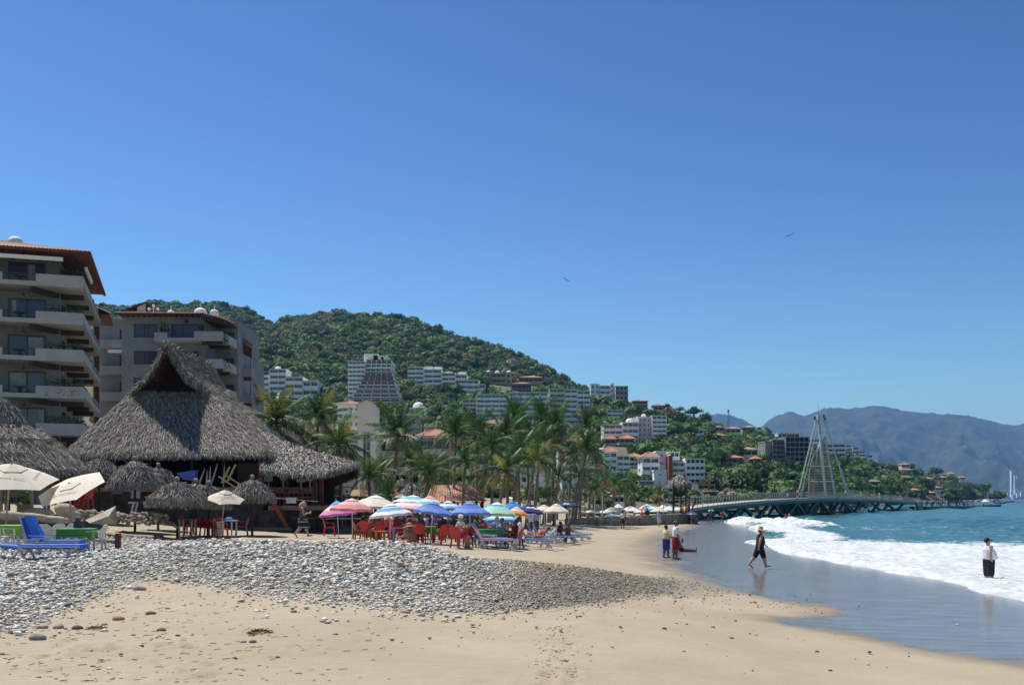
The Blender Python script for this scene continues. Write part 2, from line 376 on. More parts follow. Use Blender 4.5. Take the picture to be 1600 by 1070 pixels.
def foamf(x, y):
    d = x - interp(y, XF)
    f = (1 - smooth(54, 92, y + 0.9 * np.maximum(d - 8, 0))) * (1 - smooth(20, 34, d))
    f = np.maximum(f, 0.95 * np.exp(-((d - 2.5) / 3.2) ** 2) * (1 - smooth(104, 122, y)))
    f = np.maximum(f, 0.42 * (1 - smooth(85, 150, y)) * (1 - smooth(30, 60, d)))
    f = np.maximum(f, 0.5 * (brk(x + 1.5, y) > 0.3))
    f = np.maximum(f, smooth(0.25, 0.8, brk(x, y)) * .92)
    return np.clip(f, 0, 1) + 0.10 * (y > 95) * (1 - smooth(150, 400, y))
def water_material():
    m = bpy.data.materials.new('sea_water'); m.use_nodes = True; N = m.node_tree.nodes; L = m.node_tree.links; b = N['Principled BSDF']
    geo = N.new('ShaderNodeNewGeometry'); fa = N.new('ShaderNodeAttribute'); fa.attribute_name = 'foam'
    def noise(scale, det=5, rough=0.6, sc_=(1, 1, 1)):
        mp = N.new('ShaderNodeMapping'); mp.inputs['Scale'].default_value = sc_; L.new(geo.outputs['Position'], mp.inputs[0])
        n = N.new('ShaderNodeTexNoise'); n.inputs['Scale'].default_value = scale; n.inputs['Detail'].default_value = det; n.inputs['Roughness'].default_value = rough
        L.new(mp.outputs[0], n.inputs['Vector']); return n.outputs['Fac']
    def ramp(src, a, b_, lo=0.0, hi=1.0):
        r = N.new('ShaderNodeMapRange'); r.interpolation_type = 'SMOOTHSTEP'; r.inputs[1].default_value = a; r.inputs[2].default_value = b_; r.inputs[3].default_value = lo; r.inputs[4].default_value = hi
        L.new(src, r.inputs[0]); return r.outputs[0]
    def math_(op, a, b_):
        x = N.new('ShaderNodeMath'); x.operation = op
        for i, q in ((0, a), (1, b_)):
            if isinstance(q, (int, float)): x.inputs[i].default_value = q
            else: L.new(q, x.inputs[i])
        return x.outputs[0]
    # foam: ragged sheets, thinning into streaks
    n1 = math_('ADD', math_('MULTIPLY', noise(1.2, 7, 0.72, (1.0, 0.45, 1)), 0.7), math_('MULTIPLY', noise(0.25, 3, 0.6, (1.6, 0.5, 1)), 0.3))
    foam = ramp(math_('ADD', math_('MULTIPLY', fa.outputs['Fac'], 0.75), n1), 0.86, 1.04)
    sx = N.new('ShaderNodeSeparateXYZ'); L.new(geo.outputs['Position'], sx.inputs[0])
    depth = ramp(sx.outputs['Y'], 60, 900)
    c = N.new('ShaderNodeMix'); c.data_type = 'RGBA'; c.inputs[6].default_value = (0.026, 0.120, 0.130, 1); c.inputs[7].default_value = (0.007, 0.052, 0.092, 1); L.new(depth, c.inputs[0])
    c2 = N.new('ShaderNodeMix'); c2.data_type = 'RGBA'; c2.inputs[7].default_value = (0.038, 0.165, 0.150, 1); L.new(math_('ADD', ramp(noise(0.06, 4, 0.6, (0.5, 1.4, 1)), 0.4, 0.65, 0, 0.6), ramp(noise(0.9, 6, 0.75, (0.45, 1.2, 1)), 0.45, 0.7, -0.25, 0.6)), c2.inputs[0]); L.new(c.outputs[2], c2.inputs[6])
    L.new(c2.outputs[2], b.inputs['Base Color'])
    b.inputs['Roughness'].default_value = 0.16; b.inputs['Specular IOR Level'].default_value = 0.4
    h = math_('ADD', math_('MULTIPLY', noise(1.1, 6, 0.65, (1, 0.6, 1)), 0.5), math_('MULTIPLY', noise(0.28, 3, 0.6, (1, 0.5, 1)), 1.0))
    bp = N.new('ShaderNodeBump'); bp.inputs['Strength'].default_value = 1.0; bp.inputs['Distance'].default_value = 0.7; L.new(h, bp.inputs['Height']); L.new(bp.outputs[0], b.inputs['Normal'])
    fb = N.new('ShaderNodeBsdfPrincipled'); fb.inputs['Base Color'].default_value = (0.80, 0.82, 0.83, 1); fb.inputs['Roughness'].default_value = 0.7; fb.inputs['Subsurface Weight'].default_value = 0
    fc = N.new('ShaderNodeMix'); fc.data_type = 'RGBA'; fc.inputs[6].default_value = (0.40, 0.46, 0.47, 1); fc.inputs[7].default_value = (0.62, 0.64, 0.65, 1); L.new(ramp(noise(2.2, 6, 0.7, (1, 0.5, 1)), 0.35, 0.6), fc.inputs[0]); L.new(fc.outputs[2], fb.inputs['Base Color'])
    b2 = N.new('ShaderNodeBump'); b2.inputs['Strength'].default_value = 0.8; b2.inputs['Distance'].default_value = 0.12; L.new(noise(3.5, 7, 0.7), b2.inputs['Height']); L.new(b2.outputs[0], fb.inputs['Normal'])
    ms = N.new('ShaderNodeMixShader'); L.new(foam, ms.inputs[0]); L.new(b.outputs[0], ms.inputs[1]); L.new(fb.outputs[0], ms.inputs[2]); L.new(ms.outputs[0], N['Material Output'].inputs[0])
    return m
xs_ = grow(13.5, 42, 0.2, 1.06, (8, 7800)); ys_ = grow(26, 135, 0.36, 1.05, (-40, 8800))
me = gridmesh('sea', xs_, ys_, sea_z, [water_material()], keep=lambda x, y: (x > interp(y, XF) - 6) | (y > 1000), attrs={'foam': foamf})
tag(link('sea', me), kind='structure')

# ---------------------------------------------------------------- wooded hill, town ground and the mountains across the bay
soil = M('hill_soil', (0.075, 0.085, 0.035), 0.95, c2=(0.16, 0.13, 0.08), scale=0.03)
def polar(name, pxs, ts, fn, mats):
    A, T = np.meshgrid(pxs, ts); x, y, z = fn(A.ravel(), T.ravel()); nx, ny = len(pxs), len(ts); i = np.arange(nx * ny).reshape(ny, nx)
    f = np.stack([i[:-1, :-1], i[:-1, 1:], i[1:, 1:], i[1:, :-1]], -1).reshape(-1, 4)
    return npmesh(name, np.stack([x, y, z], -1), f, mats, True)
def hillfn(px, t):
    yb, yr = interp(px, YB), interp(px, YR); y = yb - 18 + (yr - yb + 18) * t; x = (px - 800) / F * y
    return x, y, hill_z(x, y)
tag(link('hill', polar('hill', np.linspace(-700, 1562, 420), np.concatenate([np.linspace(0, 1, 110), np.linspace(1.03, 1.8, 24)]), hillfn, [soil])), kind='structure')

mount = M('mountain_forest', (0.015, 0.026, 0.010), 0.95, c2=(0.070, 0.080, 0.036), scale=0.022, bump=0.0)
def mountain(name, pts, Y0, Y1, seed, dz=0):
    def fn(px, t):
        ry = interp(px, pts); y = Y0 + (Y1 - Y0) * t; H = (HZ - ry) / F * Y1 + CAMZ
        x = (px - 800) / F * y
        rid = np.abs(fbm(x / 520, y / 900, 4, seed)) + 0.5 * np.abs(fbm(x / 190, y / 260, 3, seed + 5))
        z = 2 + (H - 2) * np.minimum(t, 1) ** 1.15 - rid * 330 * smooth(0, 0.25, t) * (1 - smooth(0.7, 0.98, t)) * np.clip(H / 500, 0, 1) - np.maximum(t - 1, 0) * H * 0.8
        z = z + (16 * fbm(x / 60, y / 60, 3, seed + 9) + 9 * np.abs(fbm(x / 28, y / 40, 2, seed + 19))) * smooth(0.02, 0.2, t)
        z = np.where(H < 12, np.minimum(z, 4), z)
        return x, y, z
    tag(link(name, polar(name, np.linspace(pts[0][0], pts[-1][0], 420 if Y0 < 5000 else 260), np.concatenate([np.linspace(-0.02, 1, 130 if Y0 < 5000 else 60), np.linspace(1.02, 1.3, 10)]), fn, [mount])), kind='structure')
mountain('mountain', [(1080, 790), (1160, 680), (1182, 672), (1200, 658), (1215, 649), (1232, 645), (1244, 646), (1258, 651), (1275, 645), (1292, 637), (1310, 637), (1330, 638), (1350, 636), (1366, 633), (1385, 637), (1400, 640), (1425, 642), (1450, 646), (1480, 647), (1510, 650), (1540, 655), (1560, 661), (1585, 664), (1600, 664), (1650, 672), (1700, 690), (1800, 705), (1900, 720), (2100, 760), (2200, 790)], 3900, 6600, 71)
mountain('mountain_far', [(940, 760), (1020, 690), (1085, 655), (1110, 649), (1125, 647), (1140, 648), (1160, 655), (1176, 663), (1190, 672), (1300, 700), (1500, 760)], 6800, 7900, 81)

# ---------------------------------------------------------------- woods on the hill (one mass), instanced crowns
LEAF = [M('foliage_deep', (0.058, 0.118, 0.030), 0.75, rand=0.45, var=0.35, scale=0.5, trans=0.25), M('foliage_mid', (0.105, 0.182, 0.044), 0.75, rand=0.4, var=0.35, scale=0.5, trans=0.25),
        M('foliage_olive', (0.175, 0.195, 0.076), 0.8, rand=0.35, var=0.3, scale=0.5, trans=0.2), M('foliage_dry', (0.30, 0.26, 0.17), 0.85, rand=0.3, var=0.3, scale=0.5, trans=0.15),
        M('foliage_bright', (0.16, 0.255, 0.050), 0.7, rand=0.3, var=0.3, scale=0.5, trans=0.3)]
bark = M('bark', (0.14, 0.115, 0.09), 0.95, var=0.3, scale=6, bump=0.5)
def leaf_cloud(n, r, h, size, seed, lobes=9, fill=0.55):
    """leaf clumps spread through several overlapping lobes: numpy verts/faces"""
    g = np.random.default_rng(seed)
    lc = g.normal(0, 1, (lobes, 3)); lc /= np.linalg.norm(lc, axis=1)[:, None]; lc *= g.uniform(0.35, 0.75, (lobes, 1)); lc[:, 2] = np.abs(lc[:, 2]) * 0.9 - 0.15
    lr = g.uniform(0.3, 0.5, lobes)
    k = g.integers(0, lobes, n); d = g.normal(0, 1, (n, 3)); d /= np.linalg.norm(d, axis=1)[:, None]
    p = lc[k] + d * (lr[k, None] * g.uniform(fill, 1.0, (n, 1)))
    p = p * np.array([r, r, h])
    nrm = d + g.normal(0, 0.55, (n, 3)); nrm /= np.linalg.norm(nrm, axis=1)[:, None]
    a = np.cross(nrm, g.normal(0, 1, (n, 3))); a /= np.linalg.norm(a, axis=1)[:, None]; b = np.cross(nrm, a)
    s = size * g.uniform(0.6, 1.3, (n, 1))
    v = np.stack([p - a * s, p + b * s * 0.55, p + a * s, p - b * s * 0.55], 1).reshape(-1, 3)
    return v, np.arange(n * 4).reshape(n, 4)
def blob(r, h, seed, z=0, nn=10, k=6):
    mb = MB(); g = random.Random(seed); prof = []
    for i in range(k + 1):
        a = -math.pi / 2 + math.pi * i / k; prof.append((max(0.02, math.cos(a)) * r, math.sin(a) * h + z))
    mb.lathe(prof, nn); mb.v = [(x * g.uniform(.85, 1.15), y * g.uniform(.85, 1.15), zz * g.uniform(.9, 1.1)) for x, y, zz in mb.v]; return mb
def crown_mesh(name, mat, r, h, n, size, seed, lobes=9, core=0.62):
    v, f = leaf_cloud(n, r, h, size, seed, lobes); b = blob(r * core, h * core * 0.8, seed)
    nb = len(v); tri = []
    v = np.concatenate([v, np.array(b.v)])
    fs = [tuple(q) for q in f] + [tuple(i + nb for i in q) for q in b.f]
    me = bpy.data.meshes.new(name); me.from_pydata(v.tolist(), [], fs); me.materials.append(mat); me.update(); return me
protos = bpy.data.collections.new('crown_kinds')
kinds_ = [(0, 4.6, 3.6, 12), (0, 4.0, 3.9, 8), (1, 4.8, 3.2, 11), (1, 3.8, 3.4, 8), (1, 4.4, 3.0, 14), (2, 4.4, 3.2, 10), (2, 3.6, 3.0, 7), (3, 4.0, 3.2, 8), (4, 4.2, 3.0, 10)]
for i, (mi, r, h, lb) in enumerate(kinds_):
    o = bpy.data.objects.new('crown_kind_%d' % i, crown_mesh('crown_kind', LEAF[mi], r, h, 420, 0.62, 100 + i, lb)); protos.objects.link(o)
def scatter(name, pts, scl, kind_idx, coll, label=None):
    """one object whose geometry nodes put a crown on each point"""
    me = bpy.data.meshes.new(name); me.vertices.add(len(pts)); me.vertices.foreach_set('co', np.asarray(pts, np.float32).ravel())
    a = me.attributes.new('scl', 'FLOAT', 'POINT'); a.data.foreach_set('value', np.asarray(scl, np.float32))
    a = me.attributes.new('idx', 'INT', 'POINT'); a.data.foreach_set('value', np.asarray(kind_idx, np.int32))
    ng = bpy.data.node_groups.new(name, 'GeometryNodeTree'); ng.interface.new_socket('Geometry', in_out='INPUT', socket_type='NodeSocketGeometry'); ng.interface.new_socket('Geometry', in_out='OUTPUT', socket_type='NodeSocketGeometry')
    N = ng.nodes; L = ng.links; gi = N.new('NodeGroupInput'); go = N.new('NodeGroupOutput')
    ip = N.new('GeometryNodeInstanceOnPoints'); ci = N.new('GeometryNodeCollectionInfo'); ci.inputs['Collection'].default_value = coll; ci.inputs['Separate Children'].default_value = True; ci.inputs['Reset Children'].default_value = True
    ip.inputs['Pick Instance'].default_value = True
    na = N.new('GeometryNodeInputNamedAttribute'); na.data_type = 'FLOAT'; na.inputs[0].default_value = 'scl'
    nb = N.new('GeometryNodeInputNamedAttribute'); nb.data_type = 'INT'; nb.inputs[0].default_value = 'idx'
    rv = N.new('FunctionNodeRandomValue'); rv.data_type = 'FLOAT_VECTOR'; rv.inputs[0].default_value = (-0.12, -0.12, 0); rv.inputs[1].default_value = (0.12, 0.12, 6.28)
    L.new(gi.outputs[0], ip.inputs['Points']); L.new(ci.outputs[0], ip.inputs['Instance']); L.new(nb.outputs['Attribute'], ip.inputs['Instance Index']); L.new(na.outputs['Attribute'], ip.inputs['Scale']); L.new(rv.outputs[0], ip.inputs['Rotation'])
    L.new(ip.outputs[0], go.inputs[0])
    o = link(name, me); md = o.modifiers.new('scatter', 'NODES'); md.node_group = ng
    return tag(o, label, kind='stuff')
CLEAR = []     # (px0, px1, py0, py1, Y) footprints kept free of woods, filled by the buildings
def plant_woods():
    n = 34000; pxs = rng.uniform(150, 1562, n); t = rng.uniform(0.0, 1.12, n) ** 0.95 - 0.015
    yb, yr = interp(pxs, YB), interp(pxs, YR); y = yb + (yr - yb) * t; x = (pxs - 800) / F * y; z = hill_z(x, y)
    py = HZ - (z + 3 - CAMZ) / y * F
    dens = np.where(pxs > 960, 0.9, 0.75) * np.clip((y / 900) ** 1, 0.55, 1)
    ok = rng.uniform(0, 1, n) < dens
    for (a, b, c, d, Y0, Y1) in CLEAR: ok &= ~((pxs > a) & (pxs < b) & (y > Y0) & (y < Y1))
    ok &= ~((pxs < 1120) & (y < 300))
    x, y, z, pxs, py = x[ok], y[ok], z[ok], pxs[ok], py[ok]
    k = rng.choice(9, len(x), p=[.17, .13, .15, .13, .12, .11, .09, .05, .05])
    patch = fbm(x / 70, y / 70, 2, 91); k = np.where((patch > 0.28) & (rng.uniform(0, 1, len(x)) < .6), rng.choice([5, 6, 7], len(x)), k)
    near_ = (y < 640) & (pxs > 960) & (rng.uniform(0, 1, len(x)) < .62); k = np.where(near_ & (k > 3), rng.choice([0, 0, 1, 2], len(x)), k)
    s = np.clip(np.exp(rng.normal(np.log(.8), .34, len(x))), .4, 1.9) * np.where(y < 500, 0.8, 1.0)
    scatter('woods', np.stack([x, y, z + 2.0 * s + 1.0], -1), s, k, protos, 'dense dark green woods covering the hill behind the beach')
    n = 900; x = rng.uniform(-75, 48, n); y = rng.uniform(118, 235, n); px = 800 + F * x / y
    ok = (px > 560) & (px < 1120) & (shore(y) - x > 14); x, y = x[ok], y[ok]; s = rng.uniform(.28, .62, len(x)) * (y / 150) ** .5
    scatter('undergrowth', np.stack([x, y, land(x, y) + 2.0 * s], -1), s, rng.choice(9, len(x)), protos, 'shrubs and low trees filling the gaps behind the palm grove')

# ---------------------------------------------------------------- haze
hz = bpy.data.materials.new('haze_air'); hz.use_nodes = True; N = hz.node_tree.nodes; N.remove(N['Principled BSDF'])
pv = N.new('ShaderNodeVolumePrincipled'); pv.inputs['Density'].default_value = 1.0e-4; pv.inputs['Color'].default_value = (0.20, 0.46, 0.90, 1); pv.inputs['Anisotropy'].default_value = 0.0
hz.node_tree.links.new(pv.outputs[0], N['Material Output'].inputs['Volume'])
hb = MB().box(-3500, 8200, -60, 9200, -40, 640).build('haze', hz); hb['kind'] = 'stuff'; hb['label'] = 'thin blue sea haze over the bay and its mountains'
# ---------------------------------------------------------------- building kit
white = M('white_plaster', (0.82, 0.82, 0.80), 0.85, var=0.10, scale=0.4)
cream = M('cream_plaster', (0.56, 0.52, 0.42), 0.88, var=0.10, scale=0.4)
beige = M('beige_plaster', (0.52, 0.45, 0.34), 0.88, var=0.12, scale=0.5)
bluewhite = M('cool_white_plaster', (0.74, 0.79, 0.80), 0.8, var=0.08, scale=0.4)
pinkish = M('pale_lilac_plaster', (0.62, 0.53, 0.58), 0.85, var=0.08, scale=0.4)
concrete = M('raw_concrete', (0.30, 0.29, 0.28), 0.95, var=0.22, scale=0.8)
tanst = M('tan_plaster', (0.42, 0.33, 0.22), 0.9, var=0.15, scale=0.6)
redwall = M('red_wall', (0.36, 0.075, 0.045), 0.85, var=0.12, scale=0.8)
rust = M('rust_wall', (0.42, 0.13, 0.05), 0.85, var=0.12, scale=0.8)
brownslab = M('brown_plaster', (0.28, 0.17, 0.13), 0.9, var=0.12, scale=0.8)
glassd = M('dark_glass', (0.020, 0.028, 0.036), 0.12, spec=0.6)
glassb = M('teal_glass', (0.06, 0.13, 0.15), 0.10, spec=0.7)
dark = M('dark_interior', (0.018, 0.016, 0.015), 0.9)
framew = M('window_frame_white', (0.62, 0.62, 0.60), 0.6)
framed = M('window_frame_dark', (0.05, 0.04, 0.035), 0.6)
railm = M('railing_metal', (0.05, 0.05, 0.055), 0.5, metal=0.3)
def tile_material(name, c, c2):
    m = M(name, c, 0.9, c2=c2, scale=1.8, bump=0.3, bscale=3)
    return m
tile = tile_material('clay_tiles', (0.42, 0.17, 0.09), (0.50, 0.30, 0.20))
tile_o = tile_material('orange_tiles', (0.46, 0.18, 0.085), (0.42, 0.24, 0.15))
tile_d = tile_material('weathered_tiles', (0.40, 0.24, 0.16), (0.26, 0.17, 0.12))
thatch_far = M('thatch_plain', (0.22, 0.19, 0.15), 0.95, var=0.4, scale=5, bump=0.8, bscale=12)

def tile_sheet(mb, a, b, c, d, step=0.45, lift=0.06, mi=0):
    """corrugated tiled slope: a-b along the eave, d-c along the ridge"""
    a, b, c, d = map(Vector, (a, b, c, d)); n = max(2, int((b - a).length / step)); nrm = (b - a).cross(d - a).normalized() * lift
    rows = max(2, min(10, int((d - a).length / 0.9))); vs = []; fs = []
    for j in range(rows + 1):
        t = j / rows
        for i in range(2 * n + 1):
            u = i / (2 * n); p = (a.lerp(b, u)).lerp(d.lerp(c, u), t)
            vs.append(p + (nrm if i % 2 else -nrm * 0.2) + nrm * (0.5 if j % 2 else 0))
    k = 2 * n + 1
    for j in range(rows):
        for i in range(2 * n): fs.append((j * k + i, j * k + i + 1, (j + 1) * k + i + 1, (j + 1) * k + i))
    mb.add(vs, fs, mi)
def hip_roof(x0, x1, y0, y1, z, h, over=0.5, ridge=0.5, step=0.45, th=0.15):
    mb = MB(); x0 -= over; x1 += over; y0 -= over; y1 += over
    w_, d_ = x1 - x0, y1 - y0; r = min(w_, d_) / 2 * (1 if ridge else 1)
    if w_ >= d_: r0, r1 = (x0 + r * ridge * 2, (y0 + y1) / 2, z + h), (x1 - r * ridge * 2, (y0 + y1) / 2, z + h)
    else: r0, r1 = ((x0 + x1) / 2, y0 + r * ridge * 2, z + h), ((x0 + x1) / 2, y1 - r * ridge * 2, z + h)
    A, B, C, D = (x0, y0, z), (x1, y0, z), (x1, y1, z), (x0, y1, z)
    if w_ >= d_:
        tile_sheet(mb, A, B, r1, r0, step); tile_sheet(mb, C, D, r0, r1, step); tile_sheet(mb, B, C, r1, r1, step); tile_sheet(mb, D, A, r0, r0, step)
    else:
        tile_sheet(mb, A, B, r0, r0, step); tile_sheet(mb, B, C, r1, r0, step); tile_sheet(mb, C, D, r1, r1, step); tile_sheet(mb, D, A, r0, r1, step)
    mb.box(x0 + .05, x1 - .05, y0 + .05, y1 - .05, z - th, z - 0.03, 1)
    return mb
def win_mesh(w_, h_, panes=2, frame=0.09, dep=0.10, fm=None, gm=None):
    """window: x centred, front at y=0, depth behind; frame proud of glass"""
    mb = MB(); x0, x1 = -w_ / 2, w_ / 2
    mb.box(x0, x1, -dep, 0, 0, frame); mb.box(x0, x1, -dep, 0, h_ - frame, h_)
    for i in range(panes + 1):
        xc = x0 + frame / 2 + (w_ - frame) * i / panes; mb.box(xc - frame / 2, xc + frame / 2, -dep, 0, frame, h_ - frame)
    mb.box(x0 + frame, x1 - frame, -0.02, 0, frame, h_ - frame, 1)
    return mb.mesh('window', [fm or framew, gm or glassd])
def vol(root, x0, x1, y0, dep, z0, z1, n, m, wall=None, slab=None, gl=None, par=0.46, rec=1.3, fins=True, side=True, roof=None, open_=0.82, fm=None, found=7, kind='balcony', wfrac=0.88, solidpar=True):
    wall = wall or white; slab = slab or wall; fh = (z1 - z0) / n; w_ = x1 - x0; bw = w_ / m
    core = MB().box(x0, x1, y0 + rec, y0 + dep, z0 - found, z1)
    core.build('wall', wall, root)
    if kind == 'balcony':
        bm = MB(); bm.box(x0 - .08, x1 + .08, y0, y0 + rec - .004, -0.16, 0.16); bm.box(x0 - .08, x1 + .08, y0, y0 + .16, 0.16, par * fh)
        me = bm.mesh('balcony', slab)
        for i in range(n):
            link('balcony', me, root, (0, 0, z0 + i * fh))
        if fins:
            fm_ = MB().box(-.10, .10, y0 + .17, y0 + rec - .003, z0 + 0.18, z1 - .02).mesh('partition', wall)
            for j in range(m + 1): link('partition', fm_, root, (x0 + .12 + (w_ - .24) * j / m, 0, 0))
        MB().box(x0 - .15, x1 + .15, y0 - .1, y0 + dep + .1, z1 + .003, z1 + .30).build('roof_slab', slab, root)
        wm = win_mesh(bw * wfrac, fh * open_, 3 if bw > 3.5 else 2, fm=fm, gm=gl)
        for i in range(n):
            for j in range(m): link('window', wm, root, (x0 + bw * (j + .5), y0 + rec - .004, z0 + i * fh + .17))
    else:
        ww, wh = min(bw * wfrac, bw - .3), fh * open_
        wm = win_mesh(ww, wh, 2 if ww > 1.2 else 1, fm=fm, gm=gl)
        for i in range(n):
            for j in range(m): link('window', wm, root, (x0 + bw * (j + .5), y0 + rec - .004, z0 + i * fh + fh * (1 - open_) * .5))
        MB().box(x0 - .12, x1 + .12, y0 + rec - .12, y0 + dep + .1, z1 + .003, z1 + .35).build('parapet', slab, root)
    if side:
        sm = win_mesh(1.3, fh * .5, 2, fm=fm, gm=gl); k = max(1, int((dep - rec) / 4.5))
        for i in range(n):
            for j in range(k):
                yy = y0 + rec + (dep - rec) * (j + .5) / k
                o = link('window', sm, root, (x0 - .004, yy, z0 + i * fh + fh * .3), (0, 0, R(-90)))
    if roof:
        h_ = min(1.5, (dep + 1) * .13)
        hip_roof(x0, x1, y0 + rec * .3, y0 + dep, z1 + .34, h_, step=0.8 if w_ > 8 else .5).build('roof', [roof, wall], root)
def building(name, label, vols, Y=None, anchor=None, rz=0, cat='building', group=None, clear=True, found=7, depth=12):
    """vols: dicts with px0,px1,pt,pb (photo extents), n,m and options; one thing, its volumes share one distance"""
    pa = min(v['px0'] for v in vols); pb_ = max(v['px1'] for v in vols); bot = max(v['pb'] for v in vols)
    if Y is None:
        h = hit((pa + pb_) / 2, bot + 2); Y = h.y
    xc = X((pa + pb_) / 2, Y); zb = Z(bot, Y); k = Y / F
    root = empty(name, (xc, Y, zb), rz, label, cat, group)
    for v in vols:
        v = dict(v); p0, p1, pt, pb2 = v.pop('px0'), v.pop('px1'), v.pop('pt'), v.pop('pb'); n, m = v.pop('n'), v.pop('m'); dy = v.pop('dy', 0); dep = v.pop('dep', depth)
        v.setdefault('found', found)
        vol(root, (p0 - (pa + pb_) / 2) * k, (p1 - (pa + pb_) / 2) * k, dy, dep, (bot - pb2) * k, (bot - pt) * k, n, m, **v)
    if clear:
        q_ = 8 if cat == 'house' and Y < 800 else 4; CLEAR.append((pa - q_, pb_ + q_, 0, 0, Y - 9, Y + depth + 3)); CLEAR.append((pa - q_ + 3, pb_ + q_ - 3, 0, 0, Y - (50 if cat == 'house' else 30), Y))
    return root, k, (pa + pb_) / 2, bot
def V(px0, px1, pt, pb, n, m, **k): return dict(px0=px0, px1=px1, pt=pt, pb=pb, n=n, m=m, **k)
def dome(root, x, y, z, r, mat=None, name='dome', base=0.5):
    mb = MB(); mb.lathe([(r, 0), (r, base), (r * .98, base + r * .2), (r * .86, base + r * .45), (r * .6, base + r * .68), (r * .3, base + r * .8), (.05, base + r * .84)], 14)
    mb.build(name, mat or white, root, (x, y, z), smoothf=False)
# ---------------------------------------------------------------- condominiums and villas on the hill
b, k, c, bt = building('apartment_block', 'white stepped apartment block low on the wooded hill, next to the shaded hotel', [
    V(406, 421, 586, 622, 4, 1, kind='w', wfrac=.5, open_=.45, dy=1), V(421, 447, 577, 622, 5, 2), V(447, 474, 590, 622, 3, 2, dy=-2), V(474, 497, 596, 622, 2, 2, dy=-1), V(388, 401, 597, 614, 2, 1, dy=4)])
dome(b, (430 - c) * k, 6, (bt - 577) * k + .3, 1.6)
TV = []
for i in range(11):      # terraced tower: each storey down reaches further out to the sea side
    t0 = 563 + i * 7.0; xr = 612 + max(0, i - 2) * 2.4
    TV.append(V(572 - (i > 3) * min(i - 3, 5) * 3.0, xr, t0, t0 + 6.9, 1, 5, dy=-i * 1.2, dep=14, slab=brownslab if i in (0, 3, 4, 5, 7, 9) else bluewhite, side=False, par=.42, found=0.2))
TV.append(V(545, 571, 566, 640, 11, 4, dy=-2, slab=white, par=.5, side=True))
b, k, c, bt = building('apartment_tower', 'tall terraced white tower with brown balcony bands, each storey down reaching further right', TV, depth=16)
for q, r in ((578, 3), (590, 2.2), (600, 1.6)): boxobj('rooftop_room', white, (q - c) * k - r, (q - c) * k + r, 3, 8, (bt - 563) * k + .3, (bt - 563) * k + .3 + r, b)
b, k, c, bt = building('apartment_block', 'long white balconied block stepping down rightwards, above the domed house', [
    V(637, 662, 574, 616, 6, 2, slab=white), V(662.5, 690, 578, 616, 5, 2, slab=white, dy=-.6), V(690.5, 711, 583, 617, 5, 2, dy=.4), V(711.5, 730, 586, 618, 4, 2, dy=-.3), V(730.5, 748, 594, 619, 3, 2, dy=.2), V(748.5, 758, 600, 620, 2, 1, dy=1)])
for q, r in ((650, 2.6), (668, 3.2), (683, 2.2), (700, 2), (722, 2)): boxobj('rooftop_room', white, (q - c) * k - r, (q - c) * k + r, 3, 8, (bt - (578 if q < 690 else 586)) * k + .3, (bt - (578 if q < 690 else 586)) * k + .3 + 1.8, b)
building('apartment_block', 'greenish glass-fronted block with pale bands, leftmost of the wide trio above the palms', [
    V(722, 744, 624, 662, 6, 2, dy=2, slab=cream, wall=bluewhite), V(744.5, 792, 617, 662, 6, 4, gl=glassb, slab=bluewhite, wall=bluewhite)])
building('apartment_block', 'wide glass-fronted block with pale blue bands, in the middle of the wide trio', [
    V(796, 856, 613, 660, 6, 5, gl=glassb, slab=bluewhite, wall=bluewhite, dy=1)])
building('apartment_block', 'tall pale block with dark glazing, rightmost of the wide trio above the palms', [
    V(858.5, 882, 608, 664, 7, 2, slab=cream, wall=cream, dy=-.6), V(882.5, 902, 609, 664, 7, 2, slab=bluewhite), V(902.5, 922, 611, 664, 7, 2, slab=bluewhite, dy=.6)])
b, k, c, bt = building('mansion', 'tan mansion with arches and small domes high on the wooded hill', [
    V(758, 768, 581, 600, 2, 1, wall=tanst, kind='w', gl=dark, wfrac=.4, open_=.6), V(768.5, 789, 584, 600, 2, 3, wall=tanst, slab=tanst, gl=dark), V(789.5, 800, 582, 600, 2, 1, wall=tanst, kind='w', gl=dark, wfrac=.4, open_=.6)], cat='house')
for q in (763, 777, 795): dome(b, (q - c) * k, 4, (bt - 583) * k + .4, 1.5)
building('villa', 'dark brown villa with a tiled roof, right of the tan mansion', [V(811, 848, 590, 600, 1, 5, wall=tanst, slab=tanst, gl=dark, roof=tile)], cat='house')
building('villa', 'low brown villa with a tiled roof just below the tan mansion', [V(799, 830, 600, 610, 1, 4, wall=tanst, slab=brownslab, gl=dark, roof=tile_d)], cat='house')
b, k, c, bt = building('apartment_block', 'white block crowning the end of the high ridge, dark netted storeys below', [
    V(923, 937, 600, 616, 2, 2, kind='w', wfrac=.5, open_=.5), V(937.5, 953, 603, 626, 3, 2), V(953.5, 961, 598, 622, 3, 1, kind='w', wfrac=.4, open_=.5, dy=3), V(961.5, 981, 604, 634, 4, 3, wall=white, slab=concrete, gl=dark, dy=-1)], depth=9)
building('apartment_block', 'small three-storey white block below the ridge block, trees around it', [V(949, 973, 641, 658, 3, 3, slab=bluewhite)], depth=8)
b, k, c, bt = building('apartment_block', 'large white complex with a lilac upper wall, domes and a six-storey wing', [
    V(943, 972, 664, 690, 3, 3), V(972.5, 997, 661, 690, 3, 3, dy=-1), V(997.5, 1018, 652, 690, 5, 3, wall=pinkish, slab=bluewhite, kind='w', open_=.5, wfrac=.5), V(1018.5, 1041, 651, 692, 6, 3, dy=-1, slab=white)], depth=11)
dome(b, (985 - c) * k, 3, (bt - 661) * k + .3, 1.3); dome(b, (1008 - c) * k, 4, (bt - 652) * k + .3, .9); boxobj('rooftop_room', white, (988 - c) * k, (1000 - c) * k, 3, 9, (bt - 661) * k + .31, (bt - 652) * k, b)
